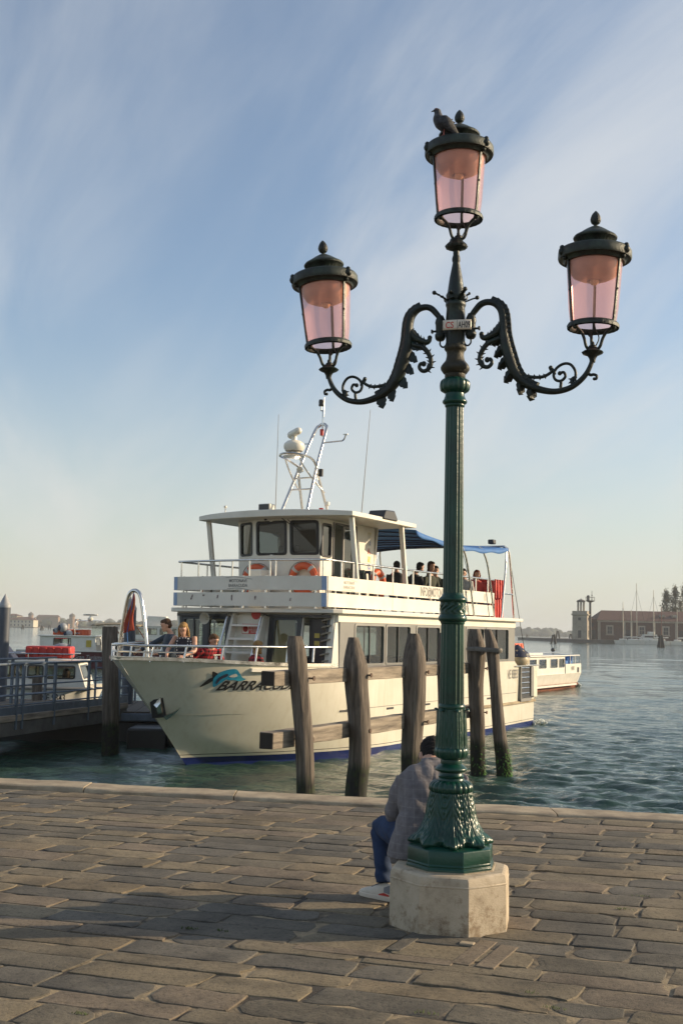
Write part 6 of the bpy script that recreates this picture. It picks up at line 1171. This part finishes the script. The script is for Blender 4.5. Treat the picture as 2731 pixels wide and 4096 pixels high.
# white boat passing at the right
VD = (Vector((8.58, 50.03, WZ))-Vector((11.78, 55.75, WZ))).normalized(); VA = Vector((11.78-1.0, 55.75+.56, WZ))
vb = thing('white_motorboat', 'white motorboat VE 8450 with rust-red bottom under way behind the stern', 'boat', VA, atan2(VD.y, VD.x))
m_rust = M('rust_red_antifouling', (.26, .075, .035), .75, c2=(.14, .045, .025), scale=5)
O('hull', hullb(0, 13, 1.15, .22, .72, 2.5), m_bwhite, vb, smooth=30); O('bottom', hullb(.02, 12.9, 1.0, -.3, .24, 2.5), m_rust, vb, smooth=30); O('spray_rail', MB().bx(.9, 9, 1.10, 1.20, .16, .24), m_bwhite, vb); O('bulwark', MB().bx(0, 2.35, 1.08, 1.14, .72, 1.16).bx(0, .06, -1.1, 1.08, .72, 1.16).bx(0, 2.35, -1.14, -1.08, .72, 1.16), m_bwhite, vb)
cabin(vb, 2.35, 9.0, 1.10, .72, 1.52, [(2.45, 3.25), (3.45, 4.45), (5.0, 6.0), (6.3, 7.3), (7.6, 8.6)], m_bwhite, frame=m_steel)
O('aft_rail', MB().tube([(2.3, 1.08, 1.55), (.08, 1.08, 1.55), (.02, 1.08, 1.16)], .03, 7).tube([(.08, 1.08, 1.55), (.08, -1.08, 1.55), (2.3, -1.08, 1.55)], .03, 7), m_bwhite, vb)
for x_ in (.8, 1.5): O('rail_post', MB().tube([(x_, 1.08, 1.16), (x_, 1.08, 1.55)], .022, 6), m_bwhite, vb)
for x_ in (.55, 1.2): O('seat', MB().bx(x_, x_+.5, -.9, .9, .85, 1.30).bx(x_, x_+.12, -.9, .9, .85, 1.52), m_blue, vb, bevel=.04)
O('registration_lettering', text_mesh('VE8450', .26, lambda u, v: Vector((1.55-u, 1.145, .86+v)), sx=.6, bold=.003), m_grav, vb); O('vent', MB().bx(.35, .62, 1.142, 1.152, .74, .98), m_dark, vb)
O('roof_rail', MB().tube([(3, 1.05, 1.72), (9, 1.05, 1.72)], .02, 6), m_steel, vb); O('horn', MB().sph((2.6, .6, 1.80), .10).tube([(2.6, .6, 1.58), (2.6, .6, 1.8)], .02, 6), m_dark, vb); O('roof_hatch', MB().bx(4, 6.2, -.5, .6, 1.58, 1.70), m_bwhite, vb, bevel=.02)
raftbox('red and orange ribbed raft box on the roof of the white motorboat', VA+VD*6.9+Vector((0, 0, 1.75)), atan2(VD.y, VD.x), 1.5, .9, .36, m_orange, 'raft boxes on boat roofs', 4)
# far white water bus seen through the cabin windows
wbz = thing('water_bus', 'distant white water bus seen through the lower cabin windows of the cream boat', 'boat', (-20.5, 150, WZ), rad(182)); O('hull', hullb(-9, 9, 2, -.3, .9, 3), m_bwhite, wbz, smooth=30); cabin(wbz, -7, 6.5, 1.8, .9, 2.5, [(-6.5+k*1.6, -5.3+k*1.6) for k in range(8)], m_bwhite); O('wheelhouse', MB().bx(2, 4.5, -1, 1, 2.56, 3.9), m_bwhite, wbz, bevel=.1); O('wheelhouse_window', MB().bx(1.98, 4.52, -.9, .9, 3.2, 3.7), m_dark, wbz)
# foam at the two sterns
m_foam = M('foam', (.62, .66, .62), .8)
for nm, c, sp_r, n_, lb in (('wake_foam', VA, 1.0, 120, 'white spray at the stern of the white motorboat'), ('wake_foam', bw(-8.75, 1.5, 0), .55, 70, 'white foam at the stern corner of the cream boat')):
    mb = MB(); rr_ = random.Random(4)
    for i in range(n_):
        a = rr_.random()*sp_r; q = Vector((c[0], c[1], WZ))+Vector((rr_.uniform(-.1, 1)*sp_r, rr_.uniform(-.7, .5)*sp_r, .02+.22*max(0, rr_.gauss(.35, .3))*sp_r)); mb.sph(q, rr_.uniform(.015, .05)*(1+sp_r*.3), 6, 4)
    o_ = O(nm, mb, m_foam); o_['kind'] = 'stuff'; tag(o_, lb, 'foam')
# ------------------------------------------------------------------ island, quay, lighthouse on the right
m_istr = M('pale_limestone', (.42, .37, .29), .85, c2=(.28, .24, .19), scale=.6, bump=.4, bscale=3); m_brick = M('red_brick_wall', (.135, .072, .052), .9, c2=(.09, .05, .038), scale=.8); m_tile = M('terracotta_roof', (.105, .05, .038), .9, c2=(.07, .034, .028), scale=1.5, stretch=(1, 1, 3)); m_open = M('dark_opening', (.03, .03, .034), .5); m_quay = M('island_quay_stone', (.15, .13, .11), .9, c2=(.09, .08, .07), scale=.5)
tag(O('island_quay', MB().bx(81.1, 240, 399, 520, -1.6, .42), m_quay, smooth=0), None, None, kind='structure')
lh = thing('lighthouse', 'square pale stone lighthouse with a colonnaded lantern on the island quay', 'lighthouse', (85.2, 403.4, .42), rad(-22))
def sq(h0, h1, r0, r1): return [[(x*h0, y*h0, r0) for x, y in ((-1, -1), (1, -1), (1, 1), (-1, 1))], [(x*h1, y*h1, r1) for x, y in ((-1, -1), (1, -1), (1, 1), (-1, 1))]]
mb = MB()
for k in range(18): z = k*.46; h = 2.65-.10*k/18; mb.loft(sq(h, h-.005, z, z+.40)); mb.loft(sq(h-.05, h-.05, z+.40, z+.46))
O('tower', mb, m_istr, lh, smooth=0); O('cornice', MB().loft(sq(2.62, 2.95, 8.28, 8.6)+sq(2.95, 2.95, 8.6, 8.9)), m_istr, lh, smooth=0); O('parapet', MB().loft(sq(2.6, 2.6, 8.9, 9.9)), m_istr, lh, smooth=0)
for ang in (0, 1, 3):
    m4 = Matrix.Rotation(ang*pi/2, 3, 'Z')
    for (x0, x1, z0, z1, nm) in ((-.55, .55, .5, 3.1, 'door'), (-.5, .5, 6.6, 7.6, 'window')): O(nm, MB().add([m4@Vector((x, y, z)) for z in (z0, z1) for y in (-2.69, -2.5) for x in (x0, x1)], [(0, 1, 5, 4), (0, 2, 3, 1), (4, 5, 7, 6), (2, 6, 7, 3), (0, 4, 6, 2), (1, 3, 7, 5)]), m_open, lh, smooth=0)
    O('blind_arch', MB().tube([m4@Vector((1.1*cos(a), -2.62, 3.6+1.1*sin(a))) for a in np.linspace(0, pi, 12)], .12, 6), m_istr, lh)
for k in range(8): a = 2*pi*k/8+.2; O('column', MB().lathe([(.22, 9.9), (.18, 10.2), (.17, 12.9), (.24, 13.1)], 10, (1.15*cos(a), 1.15*sin(a), 0)), m_istr, lh)
O('lantern_core', MB().lathe([(.35, 9.9), (.35, 13.1)], 10), m_istr, lh); O('lantern_dome', MB().lathe([(1.45, 13.1), (1.6, 13.25), (1.55, 13.45), (1.2, 13.75), (.5, 14.0), (.1, 14.1), (.08, 14.4), (0, 14.5)], 20), m_quay, lh, smooth=40)
bc = thing('beacon_mast', 'dark steel beacon mast with a lattice platform behind the lighthouse', 'mast', (88.6, 404, .42)); O('column', MB().lathe([(.42, 0), (.40, 13.2)], 12), m_open, bc); O('platform', MB().lathe([(.4, 13.0), (1.6, 13.5), (1.65, 13.7), (0, 13.7)], 12), m_open, bc)
for k in range(8): a = 2*pi*k/8; O('rail_post', MB().tube([(1.6*cos(a), 1.6*sin(a), 13.7), (1.6*cos(a), 1.6*sin(a), 14.9)], .05, 5), m_open, bc)
O('platform_rail', MB().tube([(1.6*cos(a), 1.6*sin(a), 14.9) for a in np.linspace(0, 2*pi, 13)[:-1]], .06, 5, closed=True), m_open, bc); O('lantern_box', MB().lathe([(.5, 13.7), (.5, 15.4), (.1, 15.6)], 10, (-.7, 0, 0)), m_open, bc); O('aerial', MB().tube([(.6, 0, 13.7), (.6, 0, 17.2)], .08, 5).sph((.6, 0, 15.6), .25), m_open, bc)
wh = thing('brick_warehouse', 'long red brick warehouse with stone quoins and hipped tile roof behind the sailboats', 'building', (92.2, 408, .42))
O('wall', MB().bx(0, 90, 0, 16, 0, 6.8), m_brick, wh, smooth=0); O('cornice', MB().bx(-.3, 90, -.35, 0, 6.3, 6.9), m_istr, wh, smooth=0)
rm2 = O('roof', MB().add([(-.5, -.6, 6.9), (90, -.6, 6.9), (90, 16.5, 6.9), (-.5, 16.5, 6.9), (3.0, 8, 10.6), (90, 8, 10.6)], [(0, 1, 5, 4), (1, 2, 5), (2, 3, 4, 5), (3, 0, 4), (0, 3, 2, 1)]), m_tile, wh, smooth=0)
for x_ in (23.0, 27.5): O('dormer', MB().bx(x_, x_+1.6, 2, 5, 8.4, 9.3), m_istr, rm2, smooth=0)
for x0, x1 in ((-.1, .9), (8.8, 9.8), (11.6, 12.4), (19.6, 20.6), (27.5, 28.4), (38, 39)): O('stone_quoin', MB().bx(x0, x1, -.12, .0, 0, 6.3), m_istr, wh, smooth=0)
for x_ in (4.2, 15.6, 24.2, 34, 43):
    w_ = O('window', MB().bx(x_-1.3, x_+1.3, -.16, -.0, 1.9, 5.2).bx(x_-1.5, x_+1.5, -.2, 0, 1.6, 1.9), m_istr, wh, smooth=0); O('pane', MB().bx(x_-.8, x_+.8, -.18, -.165, 2.2, 4.7), m_open, w_, smooth=0); O('glazing_bar', MB().bx(x_-.05, x_+.05, -.2, -.182, 2.2, 4.7).bx(x_-.8, x_+.8, -.2, -.182, 3.4, 3.5), m_istr, w_, smooth=0)
for x_ in (10.6, 29.8): O('doorway', MB().bx(x_-.9, x_+.9, -.06, -.0, 0, 3.6), m_open, wh, smooth=0)
an_ = thing('annex', 'low dark annex between the lighthouse and the brick warehouse', 'building', (88.0, 409, .42)); O('wall', MB().bx(-.5, 4.1, 0, 8, 0, 7.2), m_brick, an_, smooth=0); O('roof', MB().add([(-.8, -.4, 7.2), (4.15, -.4, 7.2), (4.15, 8, 8.2), (-.8, 8, 8.2)], [(0, 1, 2, 3)]), m_tile, an_, smooth=0, solid=.2); O('window', MB().bx(.4, 2.9, -.05, 0, 4.6, 5.9), m_open, an_, smooth=0); O('opening', MB().bx(0, 3.6, -.06, 0, .2, 3.4), m_open, an_, smooth=0)
m_mast = M('mast_aluminium', (.50, .46, .38), .4, .3); m_smast = M('wooden_mast', (.25, .09, .05), .6)
for k, (lb, x_, y_, mz, L_, mm) in enumerate((('sailboat with its boom covered, nearest the lighthouse', 98.5, 397.2, 13.6, 6.5, m_mast), ('sailboat with a short mast second from the lighthouse', 101.0, 396.0, 10.9, 5.5, m_mast), ('sailboat with the tallest mast of the row', 103.2, 397.0, 20.2, 9, m_mast), ('pale sailboat with a tall mast beside the motor cruiser', 109.0, 396.6, 18.0, 8.5, m_mast), ('sailboat with a reddish wooden mast', 111.9, 397.3, 12.1, 6, m_smast), ('sailboat with a plain mast farthest from the lighthouse', 117.3, 397.2, 11.4, 6, m_mast))):
    t_ = thing('sailboat', lb, 'sailboat', (x_, y_, WZ), rad(180+R.uniform(-8, 8)), 'sailboats moored at the island')
    O('hull', hullb(-L_*.5, L_*.5, L_*.15, -.2, 1.15, L_*.2), m_bwhite, t_, smooth=30); O('coachroof', MB().bx(-L_*.2, L_*.2, -L_*.09, L_*.09, 1.15, 1.75), m_bwhite, t_, bevel=.15); O('mast', MB().tube([(0, 0, 1.1), (0, 0, mz+.8)], [.15, .10], 6), mm, t_); O('boom', MB().tube([(0, 0, 2.3), (-L_*.4, 0, 2.4)], .20, 6), m_bwhite, t_)
    for s_ in (-.48, .48): O('stay', MB().tube([(L_*s_, 0, 1.2), (0, 0, mz*.93)], .035, 4), m_open, t_)
    O('spreader', MB().tube([(0, -.8, mz*.55), (0, .8, mz*.55)], .04, 4), mm, t_)
mc = thing('motor_cruiser', 'white motor cruiser with a stepped cabin among the sailboats', 'boat', (107.0, 398.3, WZ), rad(182)); O('hull', hullb(-5, 5, 1.6, -.2, 1.5, 3), m_bwhite, mc, smooth=30); O('cabin', MB().loft([[(x, y, z) for x, z in ((-3.5, 1.5), (-3.2, 3.4), (1.0, 3.4), (2.6, 1.5))] for y in (-1.3, 1.3)]), m_bwhite, mc, smooth=0); O('cabin_window', MB().bx(-3, 1.2, -1.33, 1.33, 2.3, 2.9), m_open, mc, smooth=0); O('flybridge', MB().bx(-2.6, -.4, -1, 1, 3.4, 4.3), m_bwhite, mc, bevel=.15)
# poplars
m_leaf = M('poplar_leaves', (.055, .075, .025), .7, c2=(.10, .075, .025), scale=.5); m_bark = M('bark', (.07, .055, .04), .9)
def poplar(lb, x_, y_, h, w_, seed):
    rr_ = random.Random(seed); t_ = thing('poplar_tree', lb, 'tree', (x_, y_, .42), 0, 'poplars behind the warehouse')
    tr_ = MB().tube(cat([(0, 0, 0), (.1, 0, h*.4), (0, .1, h*.95)], 4), list(np.linspace(.45, .06, 9)), 8)
    for k in range(14): a = rr_.random()*6.28; z = h*(.2+.05*k); tr_.tube([(0, 0, z), (cos(a)*w_*.5, sin(a)*w_*.5, z+h*.12)], [.1, .03], 5)
    O('trunk', tr_, m_bark, t_); mb = MB(); cl = [(rr_.random()*6.28, rr_.random()**.6, .12+.88*rr_.random()) for _ in range(90)]
    for a, rd_, f_ in cl:
        z = h*f_; W_ = w_*(sin(pi*min(1, (f_-.08)/.92)**.75)**.7)*.95+.15; c = Vector((cos(a)*W_*rd_*.8, sin(a)*W_*rd_*.8, z))
        for i in range(34):
            q = c+Vector((rr_.gauss(0, .38), rr_.gauss(0, .38), rr_.gauss(0, .7))); d = Vector((rr_.uniform(-1, 1), rr_.uniform(-1, 1), rr_.uniform(-.6, 1))).normalized()*.26; e = d.orthogonal().normalized()*.2; mb.add([q-d, q+e, q+d, q-e], [(0, 1, 2, 3)])
    o_ = O('crown', mb, m_leaf, t_, smooth=0)
poplar('narrow poplar farthest left of the three behind the warehouse', 121.2, 424, 18.0, 2.9, 1); poplar('middle poplar behind the warehouse', 124.6, 424, 19.6, 3.3, 2); poplar('right-hand poplar cut by the edge of the picture', 128.2, 424, 20.6, 3.6, 3); 
# bricole: bundles of piles in the lagoon
m_bric = M('old_channel_piles', (.07, .058, .045), .9, c2=(.03, .026, .022), scale=2)
for lb, x_, y_, h, s_, n_ in (('bundle of channel piles nearest the lighthouse quay', 89.0, 440, 3.2, 1, 2), ('thick bundle of channel piles in front of the lighthouse', 62.26, 332, 2.7, 1.2, 3), ('tall paired channel piles behind the thick bundle', 84.0, 440, 4.1, 1.1, 2), ('small far bundle of channel piles beyond the boat stern', 119.3, 727, 2.6, 1.2, 2), ('tiniest channel marker near the hazy right shore', 228.7, 1297, 2.8, 2.0, 2), ('bundle of channel piles in front of the sailboats', 79.5, 283, 3.0, 1.1, 4),
    ('channel piles at the left, in front of the white house shore', -134.9, 520, 2.1, 1.1, 3), ('farther small channel piles left of the launch radar', -162.2, 642, 2.2, 1.1, 2), ('channel piles seen between bow arch and cabin', -99, 600, 2.0, 1.1, 2), ('channel piles just right of the left steel post', -165.4, 599, 2.1, 1.1, 3), ('channel piles behind the maroon launch roof', -136.4, 591, 1.9, 1.1, 2)):
    t_ = thing('channel_marker', lb, 'channel marker', (x_, y_, WZ), R.random()*3, 'channel piles in the lagoon')
    for k in range(n_): a = 2*pi*k/n_+.3; O('pole', MB().tube([(.75*s_*cos(a), .75*s_*sin(a), -.5), (.22*s_*cos(a), .22*s_*sin(a), h+R.uniform(-.2, .1))], [.26*s_, .20*s_], 8), m_bric, t_)
# ------------------------------------------------------------------ far shores
m_ftree = M('far_foliage', (.05, .062, .03), .9, c2=(.032, .042, .024), scale=.05); m_far = M('far_plaster', (.30, .20, .14), .9); m_fwall = M('white_plaster', (.58, .53, .42), .85, c2=(.46, .42, .33), scale=.3)
def shore(name, x0, x1, y, hmin, hmax, seed):
    rr_ = random.Random(seed); mb = MB(); x = x0
    while x < x1:
        h = rr_.uniform(hmin, hmax)*(.65+.35*sin(x*.03+seed)**2); w_ = h*rr_.uniform(.5, .95); c = (x, y+rr_.uniform(-14, 14), WZ+h*.45); n, m = 9, 6
        mb.loft([[(c[0]+w_*sin(pi*i/m)*cos(2*pi*j/n)*rr_.uniform(.75, 1.15), c[1]+w_*sin(pi*i/m)*sin(2*pi*j/n), c[2]-h*.58*cos(pi*i/m)*rr_.uniform(.85, 1.1)) for j in range(n)] for i in [.2]+list(range(1, m))+[m-.2]]); x += w_*rr_.uniform(.35, .75)
    o_ = O(name, mb, m_ftree, smooth=180); o_['kind'] = 'stuff'; tag(o_, {'far_wood': None}.get(name), None); return o_
sh1 = shore('far_wood', -420, -60, 1180, 5, 11, 1); tag(sh1, 'hazy line of far trees on the left shore', 'trees'); sh2 = shore('far_wood', 60, 640, 1750, 7, 17, 2); tag(sh2, 'hazy line of far trees on the right shore', 'trees'); sh3 = shore('far_wood', -640, 60, 1900, 7, 16, 3); tag(sh3, 'faintest far trees behind the left shore', 'trees')
for x0, x1, y in ((-430, -55, 1168), (40, 650, 1735), (-650, 70, 1880)): tag(O('far_bank', MB().bx(x0, x1, y, y+60, -1.6, -.1), m_quay, smooth=0), None, None, kind='structure')
ho = thing('white_house', 'white plastered waterside house with red tiled roof on the far left shore', 'building', (-259, 900, WZ)); O('ground', MB().bx(-30, 20, -2, 30, -.8, .5), m_quay, ho, smooth=0); O('wall', MB().bx(-12, 12.5, 0, 16, 0.5, 6.0).bx(12.5, 18.7, 0, 14, .5, 6.0), m_fwall, ho, smooth=0); O('wall', MB().bx(-10, 4, 6, 22, 6, 9), m_fwall, ho, smooth=0)
O('roof', MB().add([(-12.5, -.6, 6), (19.2, -.6, 6), (19.2, 16, 6), (-12.5, 16, 6), (-8, 8, 8.4), (14, 8, 8.4)], [(0, 1, 5, 4), (1, 2, 5), (2, 3, 4, 5), (3, 0, 4)]), m_tile, ho, smooth=0); O('roof', MB().add([(-11, 5, 9), (5, 5, 9), (5, 23, 9), (-11, 23, 9), (-7, 14, 10.8), (1, 14, 10.8)], [(0, 1, 5, 4), (1, 2, 5), (2, 3, 4, 5), (3, 0, 4)]), m_tile, ho, smooth=0)
for k in range(9):
    for z in (1.2, 3.9): w_ = O('window', MB().bx(-8+k*2.9, -7+k*2.9, -.08, 0, z, z+1.5), m_open, ho, smooth=0)
hp = thing('long_red_building', 'long low red-roofed building among the trees on the far left shore', 'building', (-298, 1165, WZ)); O('wall', MB().bx(-10, 12, 0, 8, 0, 10.6), m_far, hp, smooth=0); O('roof', MB().add([(-10.5, -.5, 10.6), (12.5, -.5, 10.6), (12.5, 9, 10.6), (-10.5, 9, 10.6), (-9, 4, 12.6), (11, 4, 12.6)], [(0, 1, 5, 4), (1, 2, 5), (2, 3, 4, 5), (3, 0, 4)]), m_tile, hp, smooth=0)
for lb, x_, r_, h in (('domed church left of the long red building on the far shore', -312.5, 2.6, 12), ('domed church rising right of centre on the far left shore', -270.7, 2.9, 11.5)):
    t_ = thing('domed_church', lb, 'church', (x_, 1160, WZ), 0, 'domed churches on the far left shore'); O('drum', MB().lathe([(r_, 0), (r_, h)], 16), m_far, t_); O('nave', MB().bx(-r_*1.7, r_*1.7, 0, 8, 0, h*.78), m_far, t_, smooth=0); O('dome', MB().lathe([(r_*1.08, h), (r_*1.0, h+1.2), (r_*.6, h+2.4), (r_*.15, h+2.9), (.1, h+3.6), (0, h+3.8)], 16), m_quay, t_, smooth=180)
br_ = thing('brick_hut', 'small brick hut on the far left waterline', 'building', (-214, 890, WZ)); O('wall', MB().bx(-3.4, 3.4, 0, 6, -.2, 3.4), m_far, br_, smooth=0); O('roof', MB().bx(-3.6, 3.6, -.2, 6.2, 3.4, 3.7), m_tile, br_, smooth=0)
# ------------------------------------------------------------------ haze over the lagoon
hz_m = bpy.data.materials.new('lagoon_haze'); hz_m.use_nodes = True; t = hz_m.node_tree; t.nodes.clear(); o = N(t, 'ShaderNodeOutputMaterial'); v = N(t, 'ShaderNodeVolumePrincipled'); v.inputs['Color'].default_value = (.93, .97, 1, 1); v.inputs['Density'].default_value = .00028; v.inputs['Anisotropy'].default_value = 0; L(t, v, 0, o, 'Volume')
hz = O('haze', MB().bx(-7200, 7200, -70, 3300, -3.2, 27), hz_m, smooth=0); hz['kind'] = 'stuff'
LC.exclude = False
bpy.context.view_layer.update()
